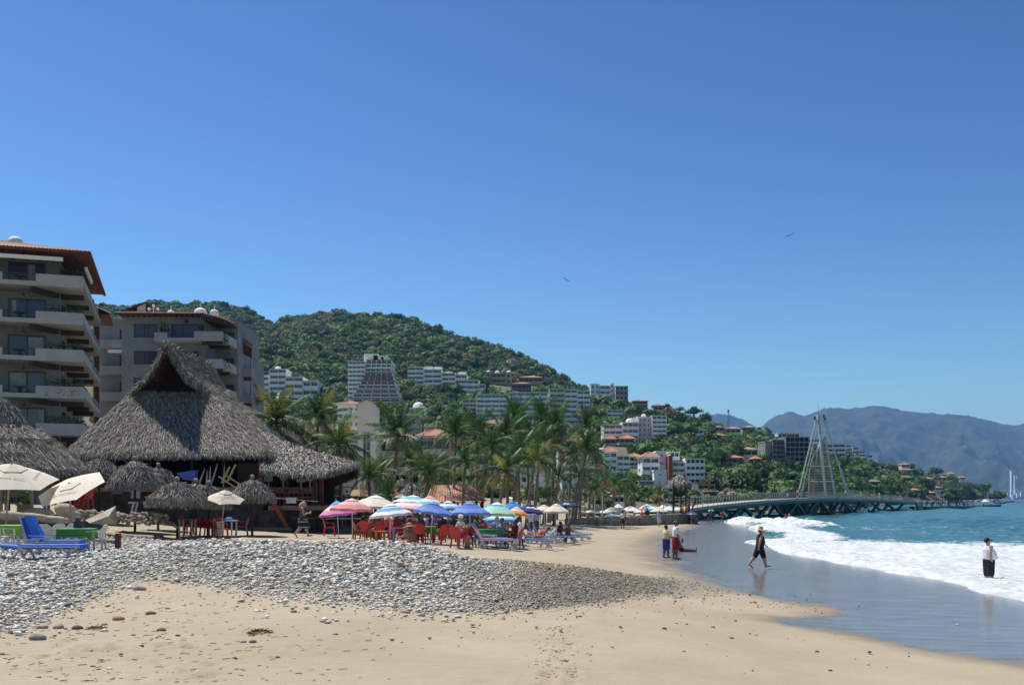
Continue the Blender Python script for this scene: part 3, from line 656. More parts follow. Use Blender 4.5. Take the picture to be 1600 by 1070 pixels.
building('villa', 'low villa with red tiled roofs half hidden by trees, below the lilac-walled complex', [V(945, 962, 687, 696, 1, 2, wall=beige, gl=dark, roof=tile_o), V(968, 992, 686, 694, 1, 3, wall=beige, gl=dark, roof=tile_o, dy=1)], cat='house')
b, k, c, bt = building('apartment_block', 'five-storey white block with a clay roof and white dome, left of the green gap', [
    V(944, 964, 708, 766, 6, 2, slab=white, roof=tile), V(964.5, 985, 713, 766, 6, 2, slab=bluewhite, dy=.8)], depth=9)
dome(b, (944 - c) * k, 5, (bt - 706) * k, .9)
building('villa', 'small cream house with an orange roof between the five-storey block and modern villas', [V(981, 1003, 715, 730, 2, 2, wall=cream, gl=dark, roof=tile_o)], cat='house', depth=8)
building('villa', 'white house under a big sloping orange roof, left of the red wall', [V(1004, 1030, 716, 752, 3, 2, slab=white, roof=tile_o, wall=white), V(1018, 1038, 737, 768, 3, 1, kind='w', wfrac=.25, open_=.25, dy=-5)], cat='house', depth=9)
b, k, c, bt = building('villa', 'modern white villa complex with a tall red wall beside curved balcony bands', [
    V(1027, 1042, 706, 752, 4, 1, kind='w', wfrac=.35, open_=.35), V(1050.5, 1066, 706, 717, 1, 2, dy=4), V(1050, 1070, 723, 758, 4, 2, wall=white), V(1070.5, 1100, 718, 758, 4, 4, slab=white, dy=-1.2, gl=glassd, rec=1.8)], cat='house', depth=10)
boxobj('red_wall', redwall, (1043 - c) * k, (1049 - c) * k, -2, 5, -3, (bt - 712) * k, b)
building('villa', 'low two-storey pale house just behind the thatched lookout tower', [V(998, 1052, 752, 772, 2, 5, wall=cream, slab=bluewhite)], cat='house', depth=9, clear=True)
b, k, c, bt = building('villa', 'white villa with a slanting garden wall and rust block where the pier starts', [V(1100, 1122, 768, 782, 1, 2, slab=white, dy=-.5), V(1092, 1120, 758, 767.5, 1, 3, gl=dark, wall=brownslab, slab=brownslab, dy=2)], cat='house', depth=8)
MB().prism([((1080 - c) * k, -2, (bt - 757) * k), ((1088 - c) * k, -2, (bt - 757) * k), ((1090 - c) * k, -2, (bt - 765) * k), ((1096 - c) * k, -2, (bt - 769) * k), ((1099 - c) * k, -2, (bt - 777) * k), ((1099 - c) * k, -2, -3), ((1084 - c) * k, -2, -3)], (0, .6, 0)).build('garden_wall', white, b)
boxobj('rust_block', rust, (1100.5 - c) * k, (1107 - c) * k, -2.4, -.6, -2, (bt - 772) * k, b)
for (p0, p1, t, bb, n, m, wl, rf, lab) in [
    (1021, 1043, 634, 644, 1, 3, cream, tile, 'low ridge villa with tiled roof, left of the round-crowned tree'),
    (990, 1012, 627, 638, 2, 2, tanst, tile, 'brown ridge house behind trees, right of the netted white block'),
    (1047, 1066, 656, 664, 1, 3, white, None, 'flat-roofed white villa among dark trees, right of the lilac-walled complex'),
    (1065, 1084, 664, 676, 2, 2, cream, None, 'pale two-storey house in the palm grove below the flat-roofed villa'),
    (1091, 1113, 654, 668, 2, 3, white, tile, 'two-storey white villa with tiled roof, highest under the round-crowned tree'),
    (1085, 1106, 672, 688, 2, 3, white, None, 'white open-fronted villa, below the tiled villa by the round-crowned tree'),
    (1111, 1131, 668, 676, 1, 3, cream, tile_d, 'cream house with a wide weathered roof, beside the open-fronted villa'),
    (1134, 1158, 670, 679, 1, 3, white, tile, 'long white house with tiled roof on the saddle, left of a tall mast'),
    (1160, 1180, 668, 676, 1, 3, cream, tile, 'cream house with tiled roof on the saddle, right of the long white one'),
    (1109, 1136, 681, 687, 1, 3, beige, tile_o, 'pair of low orange roofs below the saddle houses'),
    (1156, 1184, 703, 716, 1, 3, white, tile, 'white house with brown tiles above the long orange roofs'),
    (1114, 1126, 716, 725, 1, 1, tanst, tile_o, 'little red-roofed house at the left end of the orange roofs'),
    (1135, 1161, 716, 727, 1, 3, tanst, tile_o, 'long house with a bright orange roof amid the green slope'),
    (1178, 1189, 718, 728, 1, 1, brownslab, tile_o, 'narrow brown house under a small orange roof near the concrete shell'),
    (1178, 1206, 756, 764, 1, 4, tanst, tile_d, 'long low brown roofed house in trees just above the pier'),
    (1216, 1249, 677, 688, 1, 5, white, None, 'white curved-front villa on top behind the concrete shell'),
    (1250, 1285, 686, 700, 2, 4, bluewhite, None, 'pale house between the concrete shell and the pier sail'),
    (1283, 1321, 694, 722, 4, 4, bluewhite, None, 'grey-blue four-storey block seen behind the pier sail'),
    (1326, 1346, 733, 741, 1, 2, white, tile_o, 'white house with bright orange roof, first right of the sail mast'),
    (1362, 1376, 731, 738, 1, 2, white, tile_o, 'little white house with orange roof, upper middle of the headland'),
    (1370, 1386, 736, 746, 1, 3, bluewhite, None, 'grey flat-roofed house with dark openings on the headland'),
    (1374, 1388, 746, 753, 1, 2, white, tile, 'white house just below the grey flat-roofed one on the headland'),
    (1400, 1425, 734, 743, 1, 3, bluewhite, tile, 'grey-white house with tiled roof, largest of the headland villas'),
    (1400, 1424, 746, 754, 1, 3, cream, tile_d, 'cream house directly below the largest headland villa'),
    (1409, 1421, 726, 731, 1, 2, cream, tile, 'small tiled house on top of the headland'),
    (1360, 1375, 753, 766, 2, 2, concrete, tile_d, 'grey two-storey house behind the sloping pier deck'),
    (1440, 1459, 748, 755, 1, 3, white, tile_o, 'white house with orange roof, right of a bushy green crown'),
    (1461, 1480, 746, 753, 1, 3, white, tile, 'white tiled house beside the big dark round tree of the headland'),
    (1419, 1438, 766, 773, 1, 3, beige, tile_o, 'beige house with orange roof near the water, above the pier end'),
    (1446, 1463, 770, 776, 1, 2, beige, tile_o, 'beige cottage with orange roof closest to the pier end'),
    (1452, 1472, 762, 767, 1, 2, white, tile, 'small tiled house above the cottage at the pier end'),
    (1523, 1546, 763, 771, 1, 3, cream, tile, 'cream house with tiled roof at the very tip of the headland'),
    (1484, 1492, 740, 745, 1, 1, white, tile, 'tiny white house high behind the headland trees'),
    (1500, 1509, 746, 750, 1, 1, white, tile, 'tiny tiled house lowest along the headland ridge')]:
    building('house', lab, [V(p0, p1, t, bb, n, m, wall=wl, slab=wl, gl=dark, roof=rf, found=5, side=False)], cat='house', depth=7, group='houses on the hillside')
# raw concrete shell
b, k, c, bt = building('unfinished_building', 'grey unfinished concrete shell of seven storeys with open floors', [
    V(1197, 1207, 690, 724, 4, 1, wall=concrete, slab=concrete, gl=dark, kind='w', open_=.3, wfrac=.3), V(1207.5, 1225, 688, 732, 6, 3, wall=concrete, slab=concrete, gl=dark, par=.12, open_=.8), V(1225.5, 1262, 684, 736, 7, 5, wall=concrete, slab=concrete, gl=dark, par=.10, rec=3.0, dy=-2, open_=.85)], depth=12)
building('apartment_block', 'white block stepping down the hill edge, right of the pier sail', [
    V(1321, 1330, 695, 712, 3, 1), V(1330.5, 1340, 699, 716, 3, 1, dy=-2), V(1340.5, 1350, 705, 720, 3, 1, dy=-3), V(1350.5, 1360, 711, 724, 2, 1, dy=-4, slab=bluewhite)], depth=8)
# ---------------------------------------------------------------- hotels and town behind the beach
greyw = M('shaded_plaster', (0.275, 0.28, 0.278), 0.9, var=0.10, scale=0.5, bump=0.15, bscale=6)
beam = M('dark_beam', (0.045, 0.028, 0.02), 0.8, var=0.3, scale=5)
redwood = M('red_brown_wood', (0.13, 0.035, 0.022), 0.7, var=0.3, scale=4)
bluegl = M('blue_glass', (0.030, 0.045, 0.085), 0.15, spec=0.6)
leafm = M('pot_leaves', (0.05, 0.10, 0.025), 0.6, rand=0.3, var=0.3, scale=2, trans=0.25)
def leaves_obj(name, c, ext, n, size, seed, mat=None, label=None, cat='plant', group=None, parent=None, droop=0):
    g = np.random.default_rng(seed); p = g.uniform(-1, 1, (n, 3)); p[:, 2] = np.abs(p[:, 2]) ** 1.6 * np.sign(p[:, 2]) if droop == 0 else p[:, 2]
    p = p * np.array(ext) / 2 + np.array([0, 0, ext[2] / 2 - droop]); d = g.normal(0, 1, (n, 3)); d /= np.linalg.norm(d, axis=1)[:, None]
    a = np.cross(d, g.normal(0, 1, (n, 3))); a /= np.linalg.norm(a, axis=1)[:, None]; b = np.cross(d, a); s = size * g.uniform(.6, 1.4, (n, 1))
    v = np.stack([p - a * s, p + b * s * .4, p + a * s, p - b * s * .4], 1).reshape(-1, 3)
    o = link(name, npmesh(name, v, np.arange(n * 4).reshape(n, 4), [mat or leafm]), parent, c); return tag(o, label, cat if label else None, group)

parap_lit = M('parapet_plaster_painted_light', (0.37, 0.375, 0.37), 0.9, var=0.14, scale=0.7, bump=0.15, bscale=6); recess_shade = M('recess_plaster_painted_shade', (0.205, 0.212, 0.212), 0.9, var=0.15, scale=0.6)  # one plaster: exposed parapets lightened, recessed wall darkened to paint the shade
# hotel A: balconies wrap round its seaward corner
CA = Vector((X(130, 82.5), 82.5, 0)); rzA = math.atan2(.31, .95)
A = empty('hotel', CA, rzA, 'big shaded hotel with wraparound balconies at the edge, thatched roofs below it', 'hotel')
MB().box(-18, -2.0, 3.0, 19.3, 0, 22.6).build('wall', recess_shade, A)
for i in range(7):
    zt = 20.85 - 2.97 * i
    if zt < 3: break
    mb = MB()
    mb.box(-18, 0, 0.22, 2.99, zt - .93, zt - .72); mb.box(-1.99, 0, 3.0, 19.3, zt - .93, zt - .72)
    mb.box(-3.5, 0, 0, 0.2, zt - .95, zt); mb.box(-5.9, -3.5, 0, 0.2, zt - .95, zt - .60); mb.box(-14, -5.9, 0, 0.2, zt - .95, zt - .02); mb.box(-18, -14.01, 0, .2, zt - .95, zt - .55)
    mb.box(-.2, 0, .21, 9.5, zt - .95, zt); mb.box(-.2, 0, 9.51, 19.3, zt - .95, zt - .35)
    mb.box(-2.0, 0, 19.31, 19.5, zt - .95, zt)
    for yy in (11.4, 13.6, 15.8, 18.0): mb.box(-.19, -.01, yy, yy + .45, zt - .349, zt + .25)
    mb.build('balcony', parap_lit, A)
    r = MB(); r.box(-5.85, -3.55, .08, .12, zt - .04, zt)
    for q in range(22): r.box(-5.8 + q * .105, -5.775 + q * .105, .09, .11, zt - .598, zt - .041)
    r.build('railing', railm, A)
    for yy in (3.3, 8.2, 13.4): boxobj('beam', beam, -1.98, -.22, yy, yy + .45, zt - 1.30, zt - .934, A)
    bk = MB(); bk.bar((-3.9, .6, zt - 1.15), (-2.2, 3.1, zt - 1.15), .35, .36); bk.build('beam', beam, A)
    boxobj('beam', beam, -8.6, -8.2, .3, 2.98, zt - 1.30, zt - .934, A)
    wtop = 2.35
    wm = MB(); wm.box(-5.85, -3.15, 2.93, 2.995, zt - .71, zt - .71 + 2.05, 1)
    for q in (-5.88, -4.52, -3.2): wm.box(q, q + .08, 2.90, 2.929, zt - .71, zt - .71 + 2.05)
    wm.box(-5.88, -3.12, 2.90, 2.995, zt - .71 + 2.051, zt - .71 + 2.15); wm.build('window', [framed, bluegl], A)
    wm2 = MB(); wm2.box(-11.2, -8.4, 2.93, 2.995, zt - .71, zt - .71 + 2.05, 1); wm2.box(-9.85, -9.77, 2.9, 2.929, zt - .71, zt + 1.34); wm2.build('window', [framed, bluegl], A)
    cu = M('pale_curtain', (.30, .31, .33), .9, var=.2, scale=2)
    for a_, b_ in (((-4.42, -3.9), (-5.6, -5.3), (-4.4, -3.3), (-5.75, -4.6), (-3.6, -3.25), (-5.7, -5.0), (-4.4, -3.8))[i], ((-9.7, -9.0), (-11, -10.3), (-9.6, -8.5), (-11, -10), (-9.6, -9), (-11.1, -10.8), (-9.6, -8.8))[i]): boxobj('curtain', cu, a_, b_, 2.918, 2.928, zt - .69, zt + 1.28, A)
    bc = MB(); bc.box(-5.2, -4.4, .8, 1.5, zt - .05, zt); bc.box(-4.9, -4.7, 1.0, 1.3, zt - .7, zt - .051); bc.build('balcony_table', beam, A); bc = MB(); bc.box(-1.5, -1.0, 5.2, 5.7, zt - .35, zt - .28); bc.box(-1.5, -1.44, 5.2, 5.7, zt - .279, zt + .25); bc.build('balcony_chair', beam, A)
    for yy in (4.2, 8.8, 13.6):
        d = MB(); d.box(-1.995, -1.93, yy, yy + 2.6, zt - .71, zt + 1.3, 1); d.box(-1.929, -1.90, yy + 1.25, yy + 1.33, zt - .71, zt + 1.3); d.build('window', [framed, bluegl], A)
    for yy in (10.0, 12.3, 14.6, 16.9):
        boxobj('screen_panel', redwood, -.16, -.06, yy, yy + 1.3, zt - .34, zt + .12, A)
    fl = MB(); fl.tube([(-4.6, 1.6, zt - .95), (-4.6, 1.6, zt - 1.25)], .02, 5); fl.lathe([(.10, 0), (.12, .06), (.10, .26), (.03, .3)], 6, (-4.6, 1.6, zt - 1.55)); fl.build('lantern', framed, A)
names_ = ['top', 'second', 'third', 'fourth', 'fifth']
for i in range(5):
    zt = 20.85 - 2.97 * i
    M3 = Matrix.Rotation(rzA, 4, 'Z'); q = CA + M3 @ Vector((-1.4 + (i == 0) * .5, .5, zt - .05))
    o = leaves_obj('balcony_plants', q, (2.9 - (i == 0) * 1.1, .6, .75), 260, .11, 40 + i, label='leafy shrubs along the %s balcony parapet of the big hotel' % names_[i] if i else 'short dark shrubs at the corner of the top hotel balcony', cat='plants', group='balcony planting of the big hotel'); o.rotation_euler.z = rzA
    q = CA + M3 @ Vector((-.45, 5.5, zt - .05))
    o = leaves_obj('balcony_plants', q, (.6, 8.5, .5), 260, .11, 50 + i, label='plants running back along the side of the %s hotel balcony' % names_[i], cat='plants', group='side balcony planting of the big hotel'); o.rotation_euler.z = rzA
    if i == 3:
        o = leaves_obj('trailing_creeper', CA + M3 @ Vector((-1.6, -.04, zt - .5)), (2.6, .08, .75), 90, .06, 77, label='creeper trailing down the white parapet of the fourth hotel balcony', cat='plant', droop=.35); o.rotation_euler.z = rzA
rf = MB(); e = .6
E = [(-18.5, -e, 22.75), (.6, -e, 22.75), (.6, 17.2, 22.75), (-18.5, 17.2, 22.75)]; r0, r1 = (-12, 8, 25.05), (-7.4, 8, 25.05)
tile_sheet(rf, E[0], E[1], r1, r0, .28, .05); tile_sheet(rf, E[1], E[2], r1, r1, .28, .05); tile_sheet(rf, E[2], E[3], r0, r1, .3); tile_sheet(rf, E[3], E[0], r0, r0, .3)
roofA = rf.build('roof', [tile_d], A)
mb = MB(); mb.box(-18.4, .5, -e + .05, 17.1, 22.60, 22.70); mb.box(.42, .62, -e, 17.2, 22.5, 22.72); mb.box(-18.4, .6, -e - .02, -e + .12, 22.55, 22.72); mb.build('eave_boards', redwood, A)
lf = MB(); tile_sheet(lf, (1.0, 17.0, 20.9), (1.0, 24, 20.9), (-3.5, 24, 22.6), (-3.5, 17.0, 22.6), .3); lf.box(-3.4, .95, 17.05, 23.9, 20.70, 20.78, 1); lf.build('lower_roof', [tile_d, redwood], A)
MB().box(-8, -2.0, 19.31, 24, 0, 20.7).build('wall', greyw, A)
boxobj('downpipe', redwood, -.6, -.15, 19.6, 20.1, 0, 20.6, A)
boxobj('awning', white, -16, -1.5, -.1, .1, 21.95, 22.25, A); boxobj('awning', white, -.1, .1, 2.5, 8.5, 21.9, 22.15, A)
for i in range(18): boxobj('rafter', beam, -17.6 + i * 1.0, -17.45 + i * 1.0, -.5, 2.9, 22.42, 22.595, A)
dome(A, -6.0, 7.5, 24.6, .6, base=.3)

# hotel B
YB_ = 114.0; kb = YB_ / F
def bx(px): return (px - 292) * kb
def bd(px, dy): return (px - 800) * (YB_ + dy) / F - (292 - 800) * kb
def bz(py): return (HZ - py) * kb + CAMZ
Bh = empty('hotel', (X(292, YB_), YB_, 0), 0, 'shaded plaster hotel with tiled roof and white roof domes, behind the big thatched palapa', 'hotel')
MB().box(bx(190), bx(321), 0, 14, 0, bz(489)).box(bx(321) + .001, bx(357), 4, 14, 0, bz(492)).box(bd(145, 5), bx(190) - .001, 5, 14, 0, bz(487)).box(bd(357, 8), bd(379, 8), 8, 16, 0, bz(521)).box(bd(379, 8) + .001, bd(392, 9.5), 9.5, 16, 0, bz(540)).build('wall', M('hotel_side_painted_shade', (0.225, 0.235, 0.24), 0.9, var=.14, scale=.5), Bh)  # wall colour darkened to carry the shade around the lighter balconies
for i in range(6):
    z = bz(523) - 3.0 * i
    mb = MB(); x0 = bx(250) if i == 0 else bx(300)
    mb.box(x0, bx(355), -1.7, -.003, z - .95, z - .75); mb.box(bx(321), bx(355), 0, 4, z - .95, z - .75)
    mb.box(x0, bx(270 if i == 0 else 303), -1.85, -1.71, z - .95, z - .02); mb.box(bx(270.1 if i == 0 else 303.1), bx(311), -1.85, -1.71, z - .95, z - .62); mb.box(bx(311.1), bx(355), -1.85, -1.71, z - .95, z + .08)
    mb.box(bx(353.5), bx(355), -1.7, 4, z - .749, z); mb.build('balcony', parap_lit, Bh)
    boxobj('beam', beam, bx(322), bx(353), -1.5, -1.2, z - 1.3, z - .955, Bh); boxobj('beam', beam, bx(322), bx(353), 1.5, 1.8, z - 1.3, z - .955, Bh)
    for nm, p0, p1, t, b_, y in (('window', 210, 245, 508, 525.5, 0), ('window', 268, 310, 508, 531, 0), ('window', 326, 350, 512, 534, 4), ('window', 166 - 5.5, 188 + 0, 505, 534, 5)):
        hh = (b_ - t) * kb; zz = bz(b_) - 3 * i; w_ = (p1 - p0) * kb
        wm = MB(); wm.box(bx(p0), bx(p1), y - .06, y - .003, zz, zz + hh, 1); wm.box(bx(p0) - .05, bx(p1) + .05, y - .1, y - .003, zz + hh + .001, zz + hh + .1); wm.box(bx(p0) - .05, bx(p1) + .05, y - .1, y - .003, zz - .1, zz - .001)
        for q in (0, .45, .62 if p0 == 210 else .99): wm.box(bx(p0) + w_ * q, bx(p0) + w_ * q + .06, y - .09, y - .061, zz, zz + hh)
        wm.build(nm, [framed, bluegl], Bh)
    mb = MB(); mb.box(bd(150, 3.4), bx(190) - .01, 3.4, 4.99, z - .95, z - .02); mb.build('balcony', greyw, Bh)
    zz = bz(565) - 3.05 * i
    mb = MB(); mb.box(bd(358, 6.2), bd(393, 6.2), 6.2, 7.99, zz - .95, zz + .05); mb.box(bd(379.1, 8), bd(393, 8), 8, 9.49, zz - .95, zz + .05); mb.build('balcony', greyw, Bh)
    boxobj('beam', beam, bd(366, 6.4), bd(392, 6.4), 6.4, 6.8, zz - 1.35, zz - .955, Bh); d_ = MB(); d_.box(bd(381, 9.4), bd(391, 9.4), 9.42, 9.497, zz + .06, zz + 1.7); d_.build('window', [bluegl], Bh)
boxobj('awning', white, bx(154), bx(188), 2.6, 3.2, bz(545), bz(541), Bh)
rb = MB(); a, b_ = bx(188), bx(323); tile_sheet(rb, (a, -1.9, bz(493)), (b_, -1.9, bz(494)), (b_ - 1.5, 5.0, bz(477)), (a + .5, 5.0, bz(477)), .26, .05)
tile_sheet(rb, (bx(324), -2.2, bz(494)), (bx(357), -1.2, bz(502)), (bx(350), 7, bz(494)), (bx(324), 7, bz(487)), .26, .05)
tile_sheet(rb, (bd(356, 5.2), 5.2, bz(506) + .2), (bd(394, 6.2), 6.2, bz(529) + .3), (bd(394, 12), 12, bz(524) + .4), (bd(356, 12), 12, bz(500) + .6), .26, .05); rb.build('roof', [tile], Bh)
mb = MB(); mb.box(a, b_, -1.8, -1.6, bz(496), bz(493.6)); mb.box(bx(323.5), bx(355), -2.0, 6.5, bz(503.5), bz(502.3)); mb.prism([(bx(323.5), -2.1, bz(497)), (bx(357), -1.2, bz(504.5)), (bx(357), -1.2, bz(510)), (bx(323.5), -2.1, bz(503))], (0, .2, 0)); mb.prism([(bd(357, 5.3), 5.3, bz(508)), (bd(393, 6.3), 6.3, bz(531)), (bd(393, 6.3), 6.3, bz(548)), (bd(380, 6.3), 6.3, bz(540)), (bd(357, 5.3), 5.3, bz(522))], (0, .15, 0)); mb.build('eave_boards', beam, Bh)
for i in range(16): boxobj('rafter', beam, a + .3 + i * .6, a + .45 + i * .6, -1.58, -.01, bz(495.6), bz(493.8), Bh)
for q, r in ((258, .42), (305, .72), (327, .5)): dome(Bh, bx(q), 2.0, bz(489), r, base=.35); boxobj('dome_finial', white, bx(q) - .04, bx(q) + .04, 1.96, 2.04, bz(489) + .3 + r, bz(489) + .75 + r, Bh)
star = MB(); cxs, czs = bx(291.5), bz(502)
for j in range(12):
    a0 = math.pi * 2 * j / 12; a1 = math.pi * 2 * (j + 1) / 12; R0 = .34 if j % 2 == 0 else .16; R1 = .16 if j % 2 == 0 else .34
    star.prism([(cxs, -.08, czs), (cxs + R0 * math.cos(a0), -.08, czs + R0 * math.sin(a0)), (cxs + R1 * math.cos(a1), -.08, czs + R1 * math.sin(a1))], (0, .06, 0))
star.build('star_ornament', framed, Bh)
MB().lathe([(.05, 0), (.22, .1), (.26, .3), (.16, .5), (.03, .62)], 8, (bx(315.5), -.12, bz(516))).build('wall_lamp', framed, Bh)
ph = MB(); ph.box(bx(163), bx(197), 6, 10, bz(489), bz(470)); ph.build('penthouse', M('brick_wall', (.36, .15, .09), .9, var=.25, scale=2), Bh)
ph = MB(); ph.prism([(bx(160), 5.6, bz(470)), (bx(199), 5.6, bz(456)), (bx(199), 5.6, bz(458)), (bx(160), 5.6, bz(472.5))], (0, 5, 0)); ph.prism([(bx(184), 5.95, bz(485)), (bx(197.5), 5.95, bz(485)), (bx(197.5), 5.95, bz(458.5)), (bx(184), 5.95, bz(464))], (0, .04, 0), 1); ph.box(bx(186), bx(194), 5.9, 5.94, bz(484), bz(471), 2); ph.build('penthouse_gable', [redwood, cream, redwall], Bh)
lt = MB(); lt.tube([(bx(235), 1, bz(487)), (bx(235), 1, bz(477))], .05, 5); lt.bar((bx(228), 1, bz(480)), (bx(242), 1, bz(480)), .05)
for q in (228, 235, 242): lt.lathe([(.02, 0), (.16, .05), (.18, .2), (.1, .32), (.02, .36)], 8, (bx(q), 1, bz(483) if q != 235 else bz(478)))
tag(lt.build('roof_lamp', white), 'white three-globe lamp on the tiled hotel roof', 'lamp').location = Bh.location
for i, (p0, p1, py_, s_) in enumerate([(250, 264, 523, 1), (338, 356, 528, .8), (340, 360, 566, 1.3), (374, 392, 622, .8)]):
    leaves_obj('balcony_plants', (X((p0 + p1) / 2, YB_ - 1.2), YB_ - 1.2 + (6 if i == 3 else 0), Z(py_, YB_) - .35), ((p1 - p0) * kb, .7, 1.5 * s_), 220, .12, 60 + i, droop=.5 * (i in (1, 2)),
        label=['upright potted shrub by the sliding door of the tiled-roof hotel', 'dark shrub hanging from the upper balcony corner of the tiled-roof hotel', 'large bush spilling over the second balcony corner of the tiled-roof hotel', 'bush on the lowest visible terrace of the hotel wing'][i], cat='plant')

# the town behind the palms
def town(name, label, vols, Y, **k): return building(name, label, vols, Y=Y, clear=False, **k)
town('apartment_building', 'beige building under a weathered tiled roof behind the leftmost palms', [V(392, 478, 664, 785, 4, 3, wall=beige, slab=cream, gl=glassd, roof=tile_d)], 150)
town('apartment_building', 'cream building with brown tiled roof and shuttered windows, left of the slim tower', [V(482, 556, 676, 785, 4, 3, wall=beige, slab=cream, gl=glassd, roof=tile_d)], 135)
town('house', 'blue-white three-storey house with small square windows above the cream building', [V(526, 560, 633, 668, 3, 4, kind='w', wfrac=.4, open_=.45, wall=bluewhite, slab=bluewhite, roof=tile_d)], 250, depth=8)
tplast = M('tower_plaster', (0.78, 0.74, 0.64), 0.85, var=.06, scale=.4)
T1 = empty('stair_tower', (X(573, 118), 118, 1), 0, 'slim plain cream tower with a little gabled tile roof and tall blue window', 'tower'); kt = 118 / F
MB().box(-14 * kt, 14 * kt, 0, 3.4, 0, (HZ - 632) * kt + 2).build('wall', tplast, T1)
g_ = MB(); zt = (HZ - 632) * kt + 2
g_.prism([(-14 * kt, 0, zt + .001), (14 * kt, 0, zt + .001), (0, 0, zt + 8 * kt)], (0, 3.4, 0)); g_.build('gable', tplast, T1)
g_ = MB(); tile_sheet(g_, (-17 * kt, -.3, zt - .15), (-17 * kt, 3.7, zt - .15), (0, 3.7, zt + 10 * kt), (0, -.3, zt + 10 * kt), .3, .04); tile_sheet(g_, (17 * kt, 3.7, zt - .15), (17 * kt, -.3, zt - .15), (0, -.3, zt + 10 * kt), (0, 3.7, zt + 10 * kt), .3, .04); g_.build('roof', [tile], T1)
for i in range(5):
    z = (HZ - 689) * kt + 2 - i * 1.08; mb = MB(); mb.box(-5.8 * kt, 5.8 * kt, -.04, -.003, z, z + .98, 1)
    for q in (-6, -.4, 5.2): mb.box(q * kt, q * kt + .07, -.08, -.041, z, z + .98)
    mb.box(-6 * kt, 6 * kt, -.08, -.003, z + .981, z + 1.07); mb.build('window', [framew, bluegl], T1)
town('apartment_building', 'cream four-storey building with orange tiled roof and wide windows amid the palms', [
    V(654, 703, 684, 790, 4, 2, wall=cream, slab=cream, gl=bluegl, roof=tile, par=.36), V(703.5, 724, 692, 790, 4, 1, wall=beige, slab=cream, dy=-1.5, rec=2.4, gl=dark), V(592, 653.5, 690, 790, 4, 4, wall=beige, slab=cream, dy=1.5, rec=2.4, gl=dark, roof=tile_d)], 162)
town('house', 'grey rooftop block with water tanks, above the cream four-storey building', [V(600, 652, 648, 690, 2, 4, wall=concrete, slab=bluewhite, kind='w', wfrac=.4, open_=.4)], 200, depth=8)
b, k, c, bt = town('pavilion', 'white pavilion with a large dome on pillars above the palms', [V(640, 664, 638, 656, 1, 3, wall=white, slab=white, gl=glassb)], 300, depth=8)
dome(b, 0, 4, (bt - 638) * k + .3, 1.7)
for i, (q, py_, r, lab) in enumerate([(695, 646, .95, 'white dome among bushes, between the domed pavilion and the glassy blocks'), (603, 632, .6, 'small white dome below the terraced tower'), (588, 632, .6, 'tiny white dome beside the slim tower, left of a similar one'), (718, 648, .9, 'grey conical thatched kiosk roof beside the white dome'), (933, 650, .8, 'white dome left of the three-storey hillside block')]):
    Y_ = hit(q, py_ + 9).y
    r_ = empty('kiosk', (X(q, Y_), Y_, Z(py_ + 4, Y_)), 0, lab, 'kiosk')
    if i == 3: MB().lathe([(1.9, .2), (1.2, 1.0), (.1, 1.9)], 12).build('roof', thatch_far, r_)
    else: dome(r_, 0, 0, .3, r * 1.6)
    for a in range(6): MB().tube([(1.1 * math.cos(a * 1.047), 1.1 * math.sin(a * 1.047), -3), (1.1 * math.cos(a * 1.047), 1.1 * math.sin(a * 1.047), .3)], .12, 5).build('pillar', white, r_)
town('house', 'house with a broad pale tiled roof, behind the crowns of the palm row', [V(746, 796, 664, 700, 2, 4, wall=cream, slab=cream, gl=dark, roof=tile_d)], 215, depth=9)
town('apartment_building', 'white building with a dark band and railed terrace behind the palm trunks', [V(724, 803, 712, 792, 3, 4, wall=white, slab=white, par=.5, gl=glassd), V(803.5, 834, 735, 792, 2, 1, kind='w', wfrac=.25, open_=.3, wall=white, dy=-2)], 150)
town('apartment_building', 'plain white gabled wall right behind the thickest palm trunks', [V(836, 862, 742, 792, 2, 2, kind='w', wfrac=.2, open_=.3, wall=white)], 165)
town('house', 'house with vivid orange-red roofs right of the tallest palms', [V(884, 900, 690, 702, 1, 2, wall=beige, slab=beige, gl=dark, roof=tile_o), V(900.5, 916, 692, 704, 1, 2, wall=beige, slab=beige, gl=dark, roof=tile_o, dy=-2)], 260, depth=7)
town('apartment_building', 'blue-white balconied building half hidden by thin palm trunks', [V(878, 896, 745, 792, 4, 2, wall=bluewhite, slab=bluewhite), V(896.5, 930, 756, 792, 3, 3, wall=bluewhite, slab=bluewhite, dy=2)], 175)
town('apartment_building', 'white and blue building behind the leaning palms, awning low on one side', [V(872, 905, 700, 742, 3, 3, wall=bluewhite, slab=white), V(905.5, 944, 716, 760, 3, 3, wall=cream, slab=bluewhite, dy=1)], 220, depth=9)
town('boathouse', 'small grey shed with pale roof in the trees behind the far parasols', [V(958, 976, 776, 790, 1, 2, wall=concrete, slab=bluewhite, gl=dark)], 165, depth=5)
